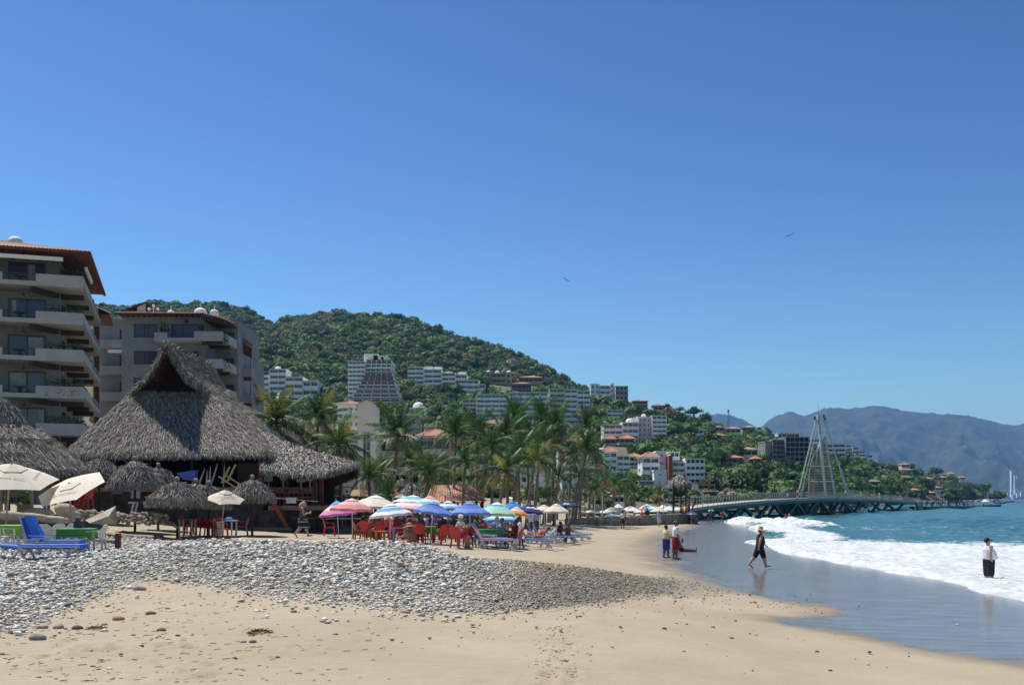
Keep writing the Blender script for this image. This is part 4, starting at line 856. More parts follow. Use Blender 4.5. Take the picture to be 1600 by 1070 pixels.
# low tiled and thatched restaurant roofs in front of the town
def shelter(label, px0, px1, pe, pr, Y, dep, mat, posts=4, gable=False, cat='shelter'):
    k = Y / F; r = empty('beach_restaurant', (X((px0 + px1) / 2, Y), Y, 0), 0, label, cat); w_ = (px1 - px0) * k / 2; ze, zr = Z(pe, Y), Z(pr, Y + dep / 2)
    g = gz(r.location.x, Y)
    mb = MB(); i_ = 1.2 if not gable else .0
    tile_sheet(mb, (-w_, 0, ze), (w_, 0, ze), (w_ - i_, dep / 2, zr), (-w_ + i_ * .3, dep / 2, zr), .24, .045); tile_sheet(mb, (w_, dep, ze), (-w_, dep, ze), (-w_ + i_ * .3, dep / 2, zr), (w_ - i_, dep / 2, zr), .3, .045)
    tile_sheet(mb, (w_, 0, ze), (w_, dep, ze), (w_ - i_, dep / 2, zr), (w_ - i_, dep / 2, zr), .3, .045); mb.box(-w_ + .1, w_ - .1, .1, dep - .1, ze - .14, ze - .06, 1); mb.build('roof', [mat, beam], r)
    for j in range(posts):
        x = -w_ + .3 + (2 * w_ - .6) * j / (posts - 1)
        for y in (.3, dep - .3): boxobj('post', beam, x - .08, x + .08, y - .08, y + .08, g - .3, ze - .145, r)
    boxobj('counter', brownslab, -w_ + .5, w_ - .5, dep * .6, dep * .6 + .3, g - .3, g + 1.0, r)
    for j in range(int(2 * w_ / .8)): boxobj('rafter', beam, -w_ + .2 + j * .8, -w_ + .3 + j * .8, -.12, .4, ze - .22, ze - .142, r)
    return r
shelter('beach restaurant under a patchy salmon tiled roof behind the blue parasols', 664, 757, 783, 758, 84, 5, tile_material('salmon_tiles', (0.58, 0.30, 0.20), (0.24, 0.13, 0.09)), 5)
shelter('small orange tiled canopy behind the cream parasol', 612, 633, 778, 763, 72, 2.2, tile_o, 2)
shelter('long low shelter with weathered tiled edge beside the big palapa', 503, 585, 774, 765, 70, 3, tile_d, 5)
# ---------------------------------------------------------------- thatch
thatch_m = M('palm_thatch', (0.3, 0.27, 0.23), 0.95, attr='col')
thatch_b = M('thatch_base', (0.14, 0.12, 0.10), 0.95, var=0.4, scale=6, bump=0.6, bscale=14)
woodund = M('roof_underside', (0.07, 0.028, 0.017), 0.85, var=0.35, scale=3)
postm = M('pale_post', (0.30, 0.25, 0.19), 0.85, var=0.25, scale=3)
def blades(patches, dens, L=.5, W=.07, seed=0, lift=.05, fringe=1.0, light=1.0, down=.35, jit=.35):
    """thatch leaves over bilinear patches (eave a->b, ridge d->c); returns verts, faces, colours"""
    g = np.random.default_rng(seed); V_, C_ = [], []
    for (a, b, c, d) in patches:
        a, b, c, d = (np.array(q, float) for q in (a, b, c, d)); area = (np.linalg.norm(b - a) + np.linalg.norm(c - d)) / 2 * np.linalg.norm((d + c) / 2 - (a + b) / 2)
        n = int(area * dens); nf = int(np.linalg.norm(b - a) * dens * .35 * fringe)
        u = g.uniform(0, 1, n + nf); t = np.concatenate([g.uniform(0, 1, n), g.uniform(-.0, .02, nf)])
        wt = np.linalg.norm(c - d) / max(1e-6, np.linalg.norm(b - a))
        lo = a + (b - a) * u[:, None]; hi = d + (c - d) * u[:, None]; p = lo + (hi - lo) * t[:, None]
        dn = lo - hi; dn /= np.linalg.norm(dn, axis=1)[:, None] + 1e-9
        nm = np.cross(b - a, (d + c) / 2 - (a + b) / 2); nm /= np.linalg.norm(nm); nm = nm if nm[2] > 0 else -nm
        isf = np.arange(n + nf) >= n
        dr = dn + g.normal(0, jit * .6, p.shape) + np.where(isf[:, None], np.array([0, 0, -1.4]), nm * g.uniform(-.04, .15, (len(p), 1)))
        dr /= np.linalg.norm(dr, axis=1)[:, None]
        sd = np.cross(dr, nm + g.normal(0, .4, p.shape)); sd /= np.linalg.norm(sd, axis=1)[:, None]
        l = L * g.uniform(.5, 1.2, (len(p), 1)) * np.where(isf, 1.05, 1)[:, None]; w_ = W * g.uniform(.5, 1.3, (len(p), 1))
        p = p + nm * g.uniform(0, lift * 2, (len(p), 1)) - dr * l * .3
        V_.append(np.stack([p - sd * w_ / 2, p + sd * w_ / 2, p + dr * l + sd * w_ * .15, p + dr * l - sd * w_ * .15], 1).reshape(-1, 3))
        br = np.clip(g.normal(.25, .13, len(p)), .05, .75) * light; hot = g.uniform(0, 1, len(p)) < .10; br = np.where(hot, br + .25, br)
        br = br * .92; k = np.stack([br * 1.06, br * .97, br * .84], 1); C_.append(np.repeat(k, 4, 0))
    v = np.concatenate(V_); return v, np.arange(len(v)).reshape(-1, 4), np.concatenate(C_)
def thatch_obj(patches, parent, dens=55, name='thatch', **k):
    v, f, c = blades(patches, dens, **k); o = link(name, npmesh(name, v, f, [thatch_m], colors=c), parent); o['kind'] = 'stuff'; return o
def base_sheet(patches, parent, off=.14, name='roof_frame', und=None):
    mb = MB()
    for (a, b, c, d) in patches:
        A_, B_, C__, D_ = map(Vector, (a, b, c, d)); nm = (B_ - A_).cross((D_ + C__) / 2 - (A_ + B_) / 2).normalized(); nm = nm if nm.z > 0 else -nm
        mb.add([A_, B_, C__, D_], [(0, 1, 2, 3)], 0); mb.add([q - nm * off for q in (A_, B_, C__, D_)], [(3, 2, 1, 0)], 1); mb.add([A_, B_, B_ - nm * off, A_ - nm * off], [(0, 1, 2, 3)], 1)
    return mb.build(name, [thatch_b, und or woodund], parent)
def cone_patches(c, r, z0, z1, n=14, dome_=.0, top=0.02):
    out = []; rings = [(r, z0), (r * .62, z0 + (z1 - z0) * (.42 + dome_)), (r * top, z1)]
    for (r0, za), (r1, zb) in zip(rings, rings[1:]):
        for i in range(n):
            a0, a1 = 2 * math.pi * i / n, 2 * math.pi * (i + 1) / n
            out.append(((c[0] + r0 * math.cos(a0), c[1] + r0 * math.sin(a0), za), (c[0] + r0 * math.cos(a1), c[1] + r0 * math.sin(a1), za), (c[0] + r1 * math.cos(a1), c[1] + r1 * math.sin(a1), zb), (c[0] + r1 * math.cos(a0), c[1] + r1 * math.sin(a0), zb)))
    return out

# the great palapa
O = Vector((0, 0, 0))
pal = empty('palapa_restaurant', (X(268, 60), 60, 0), 0, 'great grey thatched palapa restaurant with a tall dark gable and a sweeping side wing', 'restaurant')
def rel(q): return (q[0] - pal.location.x, q[1] - pal.location.y, q[2])
FL, FR = P(92, 714, 55.5), P(420, 712, 55.5); GL, GR = P(207, 612, 60), P(328, 615, 60); AP = P(262, 541, 58)
BL, BR = (FL[0] - .5, 74, 5.3), (FR[0] + 1.5, 74, 5.3); GLb, GRb = (GL[0], 67, GL[2]), (GR[0], 67, GR[2]); RB = (AP[0], 67, AP[2] - .1)
MLu = tuple(np.array(GL) * .5 + np.array(AP) * .5 + np.array([.16, -.2, -.28])); MRu = tuple(np.array(GR) * .5 + np.array(AP) * .5 + np.array([-.16, -.2, -.28]))
MLb, MRb = (MLu[0], 67, MLu[2]), (MRu[0], 67, MRu[2])
main = [(FL, FR, GR, GL), (BL, FL, GL, GLb), (FR, BR, GRb, GR), (GLb, GL, MLu, MLb), (MLb, MLu, AP, RB), (GR, GRb, MRb, MRu), (MRu, MRb, RB, AP)]
main = [tuple(rel(q) for q in p) for p in main]
backp = [tuple(rel(q) for q in p) for p in [(BR, BL, GLb, GRb)]]
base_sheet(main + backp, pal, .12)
big = thatch_obj(main[:3], pal, 250, L=.40, W=.030, seed=3, fringe=1.2, light=1.1, jit=.32); thatch_obj(main[3:], pal, 210, L=.40, W=.032, seed=4, fringe=.5, light=1.1, jit=.55)
mb = MB(); mb.add([rel(q) for q in ((GL[0], 61.4, GL[2] - .8), (GR[0], 61.4, GR[2] - .8), (MRu[0], 61.4, MRu[2]), (AP[0], 61.4, AP[2] - .2), (MLu[0], 61.4, MLu[2]))], [(0, 1, 2, 3, 4)]); mb.build('gable_shade_sheet', dark, pal)  # near-black sheet paints the shade inside the open gable
# ragged verge along the gable edges
edge = [GL, MLu, AP, MRu, GR]; vp = []
for a, b in zip(edge, edge[1:]):
    a, b = np.array(a), np.array(b); vp.append((tuple(rel(a + [0, -.25, -.16])), tuple(rel(b + [0, -.25, -.16])), tuple(rel(b + [0, .25, .2])), tuple(rel(a + [0, .25, .2]))))
base_sheet(vp, pal, .16, 'verge_roll'); thatch_obj(vp, pal, 260, 'verge_thatch', L=.4, W=.06, seed=5, jit=.8)
for s_ in (-1, 1): MB().tube([rel(AP), rel((AP[0] + .12 * s_, AP[1] - .3, AP[2] + .25))], .06, 5).build('ridge_peg', postm, pal)
rp = []
for k_ in range(9):
    y0 = 58.2 + k_; rp.append((rel((AP[0] - .4, y0, AP[2] - .15)), rel((AP[0] - .4, y0 + 1, AP[2] - .15)), rel((AP[0] + .1, y0 + 1, AP[2] + .14)), rel((AP[0] + .1, y0, AP[2] + .14))))
thatch_obj(rp, pal, 120, 'ridge_thatch', L=.5, W=.07, seed=6)
# wing sweeping towards the sea
W1, W2 = P(408, 676, 60), P(545, 720, 60); E1, E2, E3, E4, E5 = P(406, 734, 54.6), P(508, 742, 54.6), P(562, 726, 57.5), P(556, 742, 62), P(524, 756, 65)
Em = tuple(np.array(E1) * .5 + np.array(E2) * .5 + np.array([0, -.2, -.12])); Wm = tuple(np.array(W1) * .5 + np.array(W2) * .5 + np.array([0, 0, -.12])); W0, W00 = P(410, 722, 66), P(470, 744, 66)
wing = [(E1, Em, Wm, W1), (Em, E2, W2, Wm), (E2, E3, W2, W2), (E3, E4, W2, W2)]
wingb = [(E4, E5, Wm, W2), (E5, W0, W1, Wm)]
wing = [tuple(rel(q) for q in p) for p in wing]; wingb = [tuple(rel(q) for q in p) for p in wingb]
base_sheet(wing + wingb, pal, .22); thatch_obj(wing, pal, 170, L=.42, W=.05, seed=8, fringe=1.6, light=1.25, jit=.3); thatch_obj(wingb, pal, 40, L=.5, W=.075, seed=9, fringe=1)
# decks, posts, rails and dim interior
k5 = 55.5 / F
def wx(px, Y=56): return X(px, Y) - pal.location.x
deck = MB(); deck.box(wx(120), wx(420), -3.6, 10, 3.35, 3.6); deck.build('deck', brownslab, pal)
MB().box(wx(420) + .01, wx(510), -4.2, 8, 2.35, 2.6).build('deck', brownslab, pal)
stonew = M('dark_stone', (0.10, 0.09, 0.08), 0.95, var=0.5, scale=2.2, bump=1.0, bscale=3)
MB().box(wx(120), wx(400), -2.6, -2.2, .4, 3.34).box(wx(400) + .01, wx(505), -3.4, -3.0, .4, 2.34).build('retaining_wall', stonew, pal)
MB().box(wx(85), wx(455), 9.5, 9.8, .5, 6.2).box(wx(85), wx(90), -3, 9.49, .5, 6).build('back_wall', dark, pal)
for px, Y, w_, z1 in ((135, 57, .14, 5.6), (180, 57, .12, 5.6), (235, 57, .12, 5.6), (300, 57, .12, 5.6), (350, 57.2, .12, 5.6), (408, 57, .28, 5.9), (449, 56.3, .14, 4.75), (492, 56.2, .20, 4.35), (502, 57.8, .22, 4.5), (470, 64, .15, 6)):
    boxobj('post', redwood if w_ > .2 else beam, X(px, Y) - w_ / 2 - pal.location.x, X(px, Y) + w_ / 2 - pal.location.x, Y - 60 - w_ / 2, Y - 60 + w_ / 2, .6, z1, pal)
for z in (3.0, 3.25, 3.5): boxobj('rail', redwood, wx(412), wx(490), -4.1, -4.02, z, z + .09, pal)
for i in range(11): boxobj('baluster', redwood, wx(414) + i * .255, wx(414) + i * .255 + .06, -4.0, -3.94, 2.61, 3.6, pal)
MB().bar((wx(421), -4.3, 3.3), (wx(455), -4.6, 1.3), .16, .2).build('stair_stringer', redwall, pal)
MB().tube([(wx(322), -4.4, 3.5), (wx(380), -4.45, 3.2), (wx(437), -4.5, 3.0), (wx(500), -4.5, 2.82)], .018, 5).build('rope', white, pal)
boxobj('counter', brownslab, wx(396), wx(460), -4.9, -4.4, 1.25, 1.42, pal); boxobj('menu_board', M('board_dark', (.06, .05, .05), .6), wx(352), wx(385), -1.5, -1.45, 4.0, 5.0, pal)
for i, (px, py_, h) in enumerate([(327, 752, 1.0), (337, 752, 1.15), (349, 752, 1.1), (317, 760, .9), (322, 762, .8)]):
    x, z = X(px, 56), 3.6; m = MB(); ln = .35 if i in (1, 3) else .05; m.tube([(0, 0, 0), (ln * .4, 0, h * .4), (ln, 0, h)], [.02, .055, .035], 6); m.tube([(ln, 0, h), (ln * 1.1, 0, h + .15)], .02, 4)
    tag(m.build('folded_umbrella', M('folded_canvas', (.42, .43, .42), .85, var=.2, scale=6), None, (x - ln, 56.2, z)), ['folded white parasol standing straight on the palapa deck, first from the blue cloth', 'folded white parasol leaning on the palapa deck rail', 'folded white parasol nearest the dark menu board', 'short folded pale parasol slanting behind the small thatched shades', 'shortest folded pale parasol behind the small thatched shades'][i], 'umbrella')
bl = MB(); bl.prism([(0, 0, .1), (1.05, 0, .25), (.95, 0, -.35), (.35, 0, -.25)], (0, .5, 0)); tag(bl.build('blue_tarp', M('blue_cloth', (.08, .13, .45), .8), None, (X(270, 55), 55.6, Z(741, 55))), 'bright blue folded cloth hanging at the palapa deck edge', 'cloth')
yc = M('pale_yellow_slats', (0.50, 0.42, 0.20), .7)
for i, (px, dz) in enumerate(((357, 0), (366, .12))):
    e_ = empty('deck_chair', (X(px, 55.4), 55.4, 3.62 + dz), R(10), ['yellowish slatted deck chair tipped back on the palapa deck', 'second slatted deck chair propped higher behind the tipped one'][i], 'chair')
    for j in range(6): t_ = j / 5; MB().bar((-.25 + t_ * .28, -.25, .25 + t_ * .75), (-.25 + t_ * .28, .25, .25 + t_ * .75), .11, .02).build('slat', yc, e_)
    m = MB(); m.bar((-.35, -.27, .2), (.08, -.27, 1.08), .05); m.bar((-.35, .27, .2), (.08, .27, 1.08), .05); m.bar((-.5, -.27, .55), (.3, -.27, 0), .05); m.bar((-.5, .27, .55), (.3, .27, 0), .05); m.build('frame', yc, e_)
for i, (px, py_, w_, h_) in enumerate([(470, 749, .42, .3), (484, 747, .35, .4), (419, 748, .4, .45), (442, 746, .25, .5)]):
    m = MB(); m.box(-w_ / 2, w_ / 2, -.02, .02, 0, h_); m.box(-w_ / 2 - .04, w_ / 2 + .04, .021, .05, -.04, h_ + .04, 1); m.box(-.03, .03, .051, .08, -.5, 0, 1)
    tag(m.build('menu_panel', [M('pale_panel', (.45, .55, .55), .5), framew], None, (X(px, 58), 58, Z(py_, 58) - .1)), ['pale square panel, left of two under the palapa wing', 'pale upright panel close to the thick red post of the wing', 'white-framed panel beside the thick reddish post of the palapa', 'beige narrow panel right of the white-framed one'][i], 'panel')

# ---- neighbouring thatched roofs at the left edge
def round_palapa(label, px, py_top, py_eave, hw, Y, seed, cap=None, n=16, dens=80, posts=0):
    k = Y / F; r = empty('palapa', (X(px, Y), Y, 0), 0, label, 'palapa'); z0, z1 = Z(py_eave, Y), Z(py_top, Y); rr = hw * k
    ps = cone_patches((0, 0), rr, z0, z1, n, .06); base_sheet(ps, r, .1); thatch_obj(ps, r, dens * 1.8, L=.40, W=.032, seed=seed, fringe=2.2)
    if cap:
        ps = cone_patches((0, 0), cap[0] * k, Z(cap[2], Y), Z(cap[1], Y), 12, .18); base_sheet(ps, r, .08); thatch_obj(ps, r, 130, L=.4, W=.05, seed=seed + 1, fringe=3)
        MB().tube([(0, 0, Z(cap[1], Y) - .2), (0, 0, Z(cap[1], Y) + .25)], .06, 6).build('finial', postm, r)
    for i in range(posts):
        a = math.pi * 2 * i / posts + .3; MB().tube([(rr * .8 * math.cos(a), rr * .8 * math.sin(a), gz(r.location.x, Y) - .5), (rr * .8 * math.cos(a), rr * .8 * math.sin(a), z0 + .25)], .07, 7).build('post', postm, r)
    return r
round_palapa('large round thatched roof at the photo edge with a small thatch cap on top', -6, 640, 742, 142, 47, 20, cap=(42, 619, 660), n=22, dens=75, posts=8)
round_palapa('lower round thatched roof just above the cream parasols at the photo edge', -8, 690, 738, 66, 41, 24, dens=110, posts=4)
round_palapa('round thatched roof merging into the big palapa, right of the capped one', 62, 672, 752, 84, 52, 27, dens=80, posts=5)
# ---- little thatched shades on the sand
def thatch_shade(label, px, py_top, py_eave, hw, Y, seed, zb=None):
    k = Y / F; x = X(px, Y); g = gz(x, Y) if zb is None else zb; r = empty('thatched_umbrella', (x, Y, g), rnd.uniform(0, 6), label, 'umbrella', 'thatched sun shades in front of the palapa')
    z0, z1 = Z(py_eave, Y) - g, Z(py_top, Y) - g; rr = hw * k
    ps = cone_patches((0, 0), rr, z0, z1, 14, .20, .06); base_sheet(ps, r, .08, und=thatch_b); thatch_obj(ps, r, 210, L=.36, W=.034, seed=seed, fringe=3.2, jit=.45)
    MB().tube([(0, 0, -.3), (0, 0, z1 + .02), (0, 0, z1 + .12)], [.06, .055, .05], 7).build('pole', beam, r); MB().lathe([(.05, 0), (.10, .05), (.10, .14), (.04, .2)], 7, (0, 0, z1 + .1)).build('knob', postm, r)
    for i in range(6): a = i * math.pi / 3; MB().bar((0, 0, z1 - .25), (rr * .85 * math.cos(a), rr * .85 * math.sin(a), z0 + .1), .04).build('spoke', beam, r)
for i, a in enumerate([
    ('thatched sun shade highest and farthest left, tucked against the big palapa eave', 155, 718, 742, 32, 51), ('full thatched sun shade with a knob, centre one of the upper row', 211, 722, 758, 41, 46.5),
    ('thatched sun shade partly hidden behind the full knobbed one', 247, 732, 757, 30, 49.5), ('wide thatched sun shade over the dark tables, left end of the lower row', 277, 755, 784, 45, 43.5),
    ('thatched sun shade in the middle of the lower overlapping trio', 306, 757, 786, 36, 45.5), ('thatched sun shade at the back of the lower overlapping trio', 326, 760, 788, 32, 47), ('thatched sun shade standing alone right of the small cream parasol', 394, 751, 778, 34, 48)]):
    thatch_shade(*a, seed=200 + i)

# ---------------------------------------------------------------- fabric parasols
FAB = {}
def fab(c, name=None):
    k = tuple(round(v, 3) for v in c)
    if k not in FAB: FAB[k] = M(name or 'fabric_%d' % len(FAB), c, .85, var=.05, scale=3, trans=.22)
    return FAB[k]
WH, CRM, PNK, PNKL, BLU, BLUL, CYN, TEAL, GRN, NAVY, YEL, LAV, BBLU, RED, MAG, ORG, SKY = (.84, .84, .82), (.78, .71, .58), (.74, .28, .30), (.84, .50, .50), (.11, .20, .60), (.19, .32, .74), (.34, .74, .80), (.20, .62, .60), (.50, .74, .52), (.03, .045, .16), (.80, .74, .42), (.52, .54, .80), (.03, .26, .66), (.70, .08, .08), (.78, .28, .58), (.85, .35, .10), (.18, .45, .78)
alu = M('pole_metal', (.62, .62, .62), .35, metal=.6); polew = M('pole_wood', (.42, .28, .14), .6)
def parasol(label, px, py_top, py_rim, hw, Y, cols, n=8, pole_base=None, tilt=(0, 0), val=.10, vent=True, pole=None, square=False, text=None, group='beach parasols', rz=None, zb=None, prad=.02, dome_=.35):
    """cols: colours of bands from the top outwards"""
    k = Y / F; x = X(px, Y); g = gz(x, Y) if zb is None else zb; h = Z(py_top, Y) - g; rr = hw * k; drop = (py_rim - py_top) * k
    r = empty('parasol', (x, Y, g), 0, label, 'umbrella', group)
    hub = empty('canopy_frame', (0, 0, h)); hub.parent = r; hub.rotation_mode = 'ZYX'; hub.rotation_euler = (R(tilt[0]), R(tilt[1]), rnd.uniform(0, .7) if rz is None else rz)
    nb = len(cols); mb = MB(); N_ = n; rings = []; K = max(nb * 2, 4)
    for i in range(K + 1):
        t = i / K; z = -drop * ((1 - dome_) * t + dome_ * t * t); rings.append((rr * t, z))
    sub = 4 if not square else 3
    vs = []; fs = []; mi = []
    def pt(rad, z, a_i, s_):
        a0 = 2 * math.pi * a_i / N_; a1 = 2 * math.pi * (a_i + 1) / N_; u = s_ / sub
        p = Vector((math.cos(a0), math.sin(a0), 0)).lerp(Vector((math.cos(a1), math.sin(a1), 0)), u) * rad
        return (p.x, p.y, z - (0.05 * rad / max(rr, .01)) * math.sin(math.pi * u) * -1 * .6)
    M_ = N_ * sub
    for (rad, z) in rings:
        for i in range(N_):
            for s_ in range(sub): vs.append(pt(rad, z, i, s_))
    for j in range(K):
        for i in range(M_): fs.append((j * M_ + i, j * M_ + (i + 1) % M_, (j + 1) * M_ + (i + 1) % M_, (j + 1) * M_ + i)); mi.append(min(nb - 1, j * nb // K))
    if val:
        b0 = len(vs) - M_; e0 = len(vs)
        for i in range(M_):
            x_, y_, z_ = vs[b0 + i]; w_ = val * (.75 + .5 * math.sin(math.pi * ((i % sub) + .5) / sub) + rnd.uniform(-.15, .15)); vs.append((x_ * 1.0, y_ * 1.0, z_ - w_))
        for i in range(M_): fs.append((b0 + i, b0 + (i + 1) % M_, e0 + (i + 1) % M_, e0 + i)); mi.append(nb - 1)
    mb.v = vs; mb.f = fs; mb.m = mi
    mb.build('canopy', [fab(c) for c in cols], hub)
    if vent:
        v = MB(); zc = lambda t: -drop * ((1 - dome_) * t + dome_ * t * t); v.lathe([(.02, .025), (rr * .2, zc(.2) + .03), (rr * .34, zc(.34) + .035)], N_, (0, 0, 0), 0, False); v.build('vent_flap', fab(cols[0]), hub)
    for i in range(N_ if rr > .6 else 0):
        a = 2 * math.pi * i / N_; rb_ = MB(); rb_.bar((0, 0, -.03), (rr * .99 * math.cos(a), rr * .99 * math.sin(a), -drop - .03 + .03), .014); rb_.build('rib', alu, hub)
    if text:
        for (a_, tr_) in text:
            tx = bpy.data.curves.new('lettering', 'FONT'); tx.body = 'Corona Extra'; tx.size = .17; tx.align_x = 'CENTER'; tx.extrude = .0; tx.shear = .3
            to = bpy.data.objects.new('lettering_source', tx); col.objects.link(to); me = lookmesh(to); bpy.data.objects.remove(to)
            me.materials.clear(); me.materials.append(M('faded_print', (.22, .22, .23), .8))
            o = link('lettering', me, hub); sl_ = math.atan2(drop, rr * math.cos(math.pi / N_)); rad = rr * tr_ * math.cos(math.pi / N_)
            a = a_; o.location = (rad * math.cos(a), rad * math.sin(a), -drop * ((1 - dome_) * tr_ + dome_ * tr_ * tr_) + .03)
            o.rotation_euler = (Matrix.Rotation(a + math.pi / 2, 3, 'Z') @ Matrix.Rotation(sl_, 3, 'X')).to_euler()
    pb = pole_base or (px, None)
    bx_, by_ = (X(pb[0], Y) - x, 0)
    ty = math.sin(R(tilt[0])) * 0
    pm = MB(); pm.tube([(bx_, by_, -.3), (0, 0, h + .06)], prad, 7); pm.build('pole', pole or alu, r)
    return r
U = parasol
U('large cream parasol tilted at the photo edge, on a leaning bamboo pole', 18, 725, 749, 70, 38, [CRM] * 3, 6, (6, 0), (15, 9), .0, True, polew, text=[(-math.pi / 2 - .15, .62), (-.35, .66)], rz=math.pi / 6, prad=.035, dome_=.05)
U('cream parasol tilted forward beside the red plastic chairs', 108, 756, 765, 56, 38.5, [CRM] * 3, 6, (114, 0), (27, -13), .0, True, polew, text=[(-math.pi / 2, .6), (-math.pi / 2 - 1.05, .6)], rz=0, prad=.035, dome_=.05)
U('small cream parasol on a leaning pole over the white table', 353, 766, 781, 31, 44, [CRM] * 3, 6, (342, 0), (14, 8), .0, True, polew, text=[(-math.pi / 2, .6)], rz=math.pi / 6, prad=.03, dome_=.1)
Ulist = [
    ('parasol with lavender, yellow and magenta bands, left of the pink one', 526, 783, 803, 30, 48.5, [SKY, LAV, YEL, MAG], (530,), (0, -6)),
    ('pink parasol with a double vented top, near the walking blonde woman', 550, 779, 795, 34, 45, [PNKL, PNKL, PNK], (551,), (0, 2)),
    ('large pale cream parasol with faint pink seams behind the pink one', 588, 774, 791, 42, 52, [WH, CRM, CRM], (590,), (0, 4)),
    ('white parasol with cyan and blue bands, in front of the cream one', 609, 787, 804, 34, 43.5, [WH, CYN, BLU if False else (.16, .38, .72), WH], (610,), (0, -6)),
    ('pale parasol with a thin pink band behind the white and cyan one', 640, 781, 794, 36, 50, [WH, PNKL, WH, PNKL], (641,), (0, 3)),
    ('white parasol with a wide teal band at the back of the crowd', 646, 774, 785, 34, 56, [WH, TEAL, WH], (648,), (0, 3)),
    ('white and teal striped parasol with a pink top, behind the left blue one', 672, 775, 790, 26, 55, [PNKL, WH, TEAL], (672,), (0, 4)),
    ('pale lilac parasol, small, farthest behind the striped ones', 626, 772, 780, 16, 62, [(.62, .5, .62), WH], (626,), (0, 0)),
    ('blue parasol, left one of the near pair of plain blue ones', 678, 784, 800, 31, 43, [BLUL, BLU, BLUL], (671,), (0, 8)),
    ('white parasol with thin blue stripes between the two blue ones', 700, 783, 794, 24, 52, [WH, SKY, WH, SKY], (700,), (0, 0)),
    ('blue parasol, right one of the near pair of plain blue ones', 734, 784, 801, 32, 42, [BLUL, BLU, BLUL], (734,), (0, 0)),
    ('parasol with white, teal and green bands right of the blue pair', 777, 785, 802, 31, 43.5, [WH, TEAL, CYN, GRN], (775,), (0, 3)),
    ('low parasol with light blue and white bands under the teal one', 782, 803, 812, 31, 48, [WH, SKY, WH, SKY], (783,), (0, 0)),
    ('plain bright blue parasol behind the teal banded one', 801, 783, 794, 18, 58, [BBLU, BBLU], (801,), (0, 0)),
    ('navy parasol with a white emblem behind the bright blue one', 828, 787, 799, 23, 57, [NAVY, NAVY], (826,), (0, 6)),
    ('cream parasol cut off by the navy one, over the back loungers', 808, 792, 802, 18, 52, [CRM, CRM, ORG], (816,), (0, 6)),
    ('cream parasol right beside the navy emblem one', 850, 789, 797, 18, 61, [CRM, CRM], (851,), (0, 0)),
    ('wide cream parasol, largest above the row of blue loungers', 869, 787, 799, 21, 58, [CRM, CRM, CRM], (868,), (0, 0)),
    ('navy parasol with pale lettering behind the wide cream one', 888, 783, 790, 18, 72, [NAVY, NAVY], (890,), (0, 0)),
]
for u in Ulist: U(u[0], u[1], u[2], u[3], u[4], u[5], u[6], pole_base=(u[7][0], 0), tilt=u[8])
far = [(797, 776, 779, 9, 98, [WH], 'white round parasol up on the promenade among palm trunks'), (905, 796, 800, 12, 105, [WH, CRM], 'pale parasol over stacked furniture behind the blue loungers'), (925, 796, 800, 14, 108, [(.7, .6, .58), WH], 'pale pinkish parasol left of the far flagpoles'),
       (942, 797, 801, 12, 112, [CYN, WH], 'pale aqua parasol just right of the far flagpoles'), (955, 802, 806, 10, 100, [WH, SKY], 'low white and blue parasol at the stone wall, beside the walking person'), (957, 791, 799, 15, 122, [WH, WH], 'white parasol, leftmost large one of the far terrace row'), (972, 794, 801, 12, 118, [WH, PNKL], 'white parasol with a rosy rim on the far terrace'),
       (985, 790, 798, 17, 126, [WH, WH], 'white parasol in the middle of the far terrace row'), (1000, 794, 800, 11, 116, [RED, WH], 'red-edged parasol behind the two people at the wall'), (1011, 787, 796, 16, 128, [WH, WH], 'tallest white parasol of the far terrace row'), (1022, 790, 797, 14, 122, [SKY, WH, BBLU], 'blue and white parasol beside the tallest white one'),
       (1029, 792, 799, 15, 118, [WH, MAG, YEL, GRN], 'rainbow banded parasol with yellow rim on the far terrace'), (1046, 790, 797, 12, 124, [WH, WH], 'white parasol left of the thatched lookout tower'), (1058, 792, 797, 8, 126, [WH], 'small white parasol seen between the lookout tower legs'), (1070, 791, 797, 8, 124, [YEL, ORG], 'yellow and orange parasol under the lookout tower'),
       (1080, 797, 803, 9, 117, [WH], 'white low parasol at the foot of the lookout tower'), (1111, 794, 798, 5, 130, [TEAL], 'small teal parasol beside the walker under the pier start'), (966, 787, 793, 9, 134, [WH], 'small white parasol at the back of the far terrace'), (1036, 788, 794, 9, 136, [WH], 'white parasol peeking between rainbow and plain white ones')]
for px, t, rm, hw, Y, cs, lab in far: U(lab, px, t, rm, hw, Y, cs, pole_base=(px, 0), val=.06, vent=False, group='far terrace parasols', zb=max(gz(X(px, Y), Y), Z(t, Y) - 2.4))
# emblems on the navy parasols
for px, py_, Y, w_ in ((829, 793, 56.2, .55), (839, 795, 56.2, .45), (885, 787, 71, .5)):
    m = MB(); m.prism([(-w_ / 2, 0, 0), (w_ / 2, 0, -.03), (w_ * .3, 0, .09), (0, 0, .05), (-w_ * .25, 0, .12)], (0, .02, 0)); o = m.build('emblem', white, None, (X(px, Y), Y, Z(py_, Y))); o.rotation_euler.x = R(-60)
    best = min([q for q in col.objects if q.name.startswith('parasol') and q.parent is None], key=lambda q: (q.location - Vector((o.location.x, Y + 1, q.location.z))).length); l = o.location.copy(); o.parent = best; o.location = l - best.location
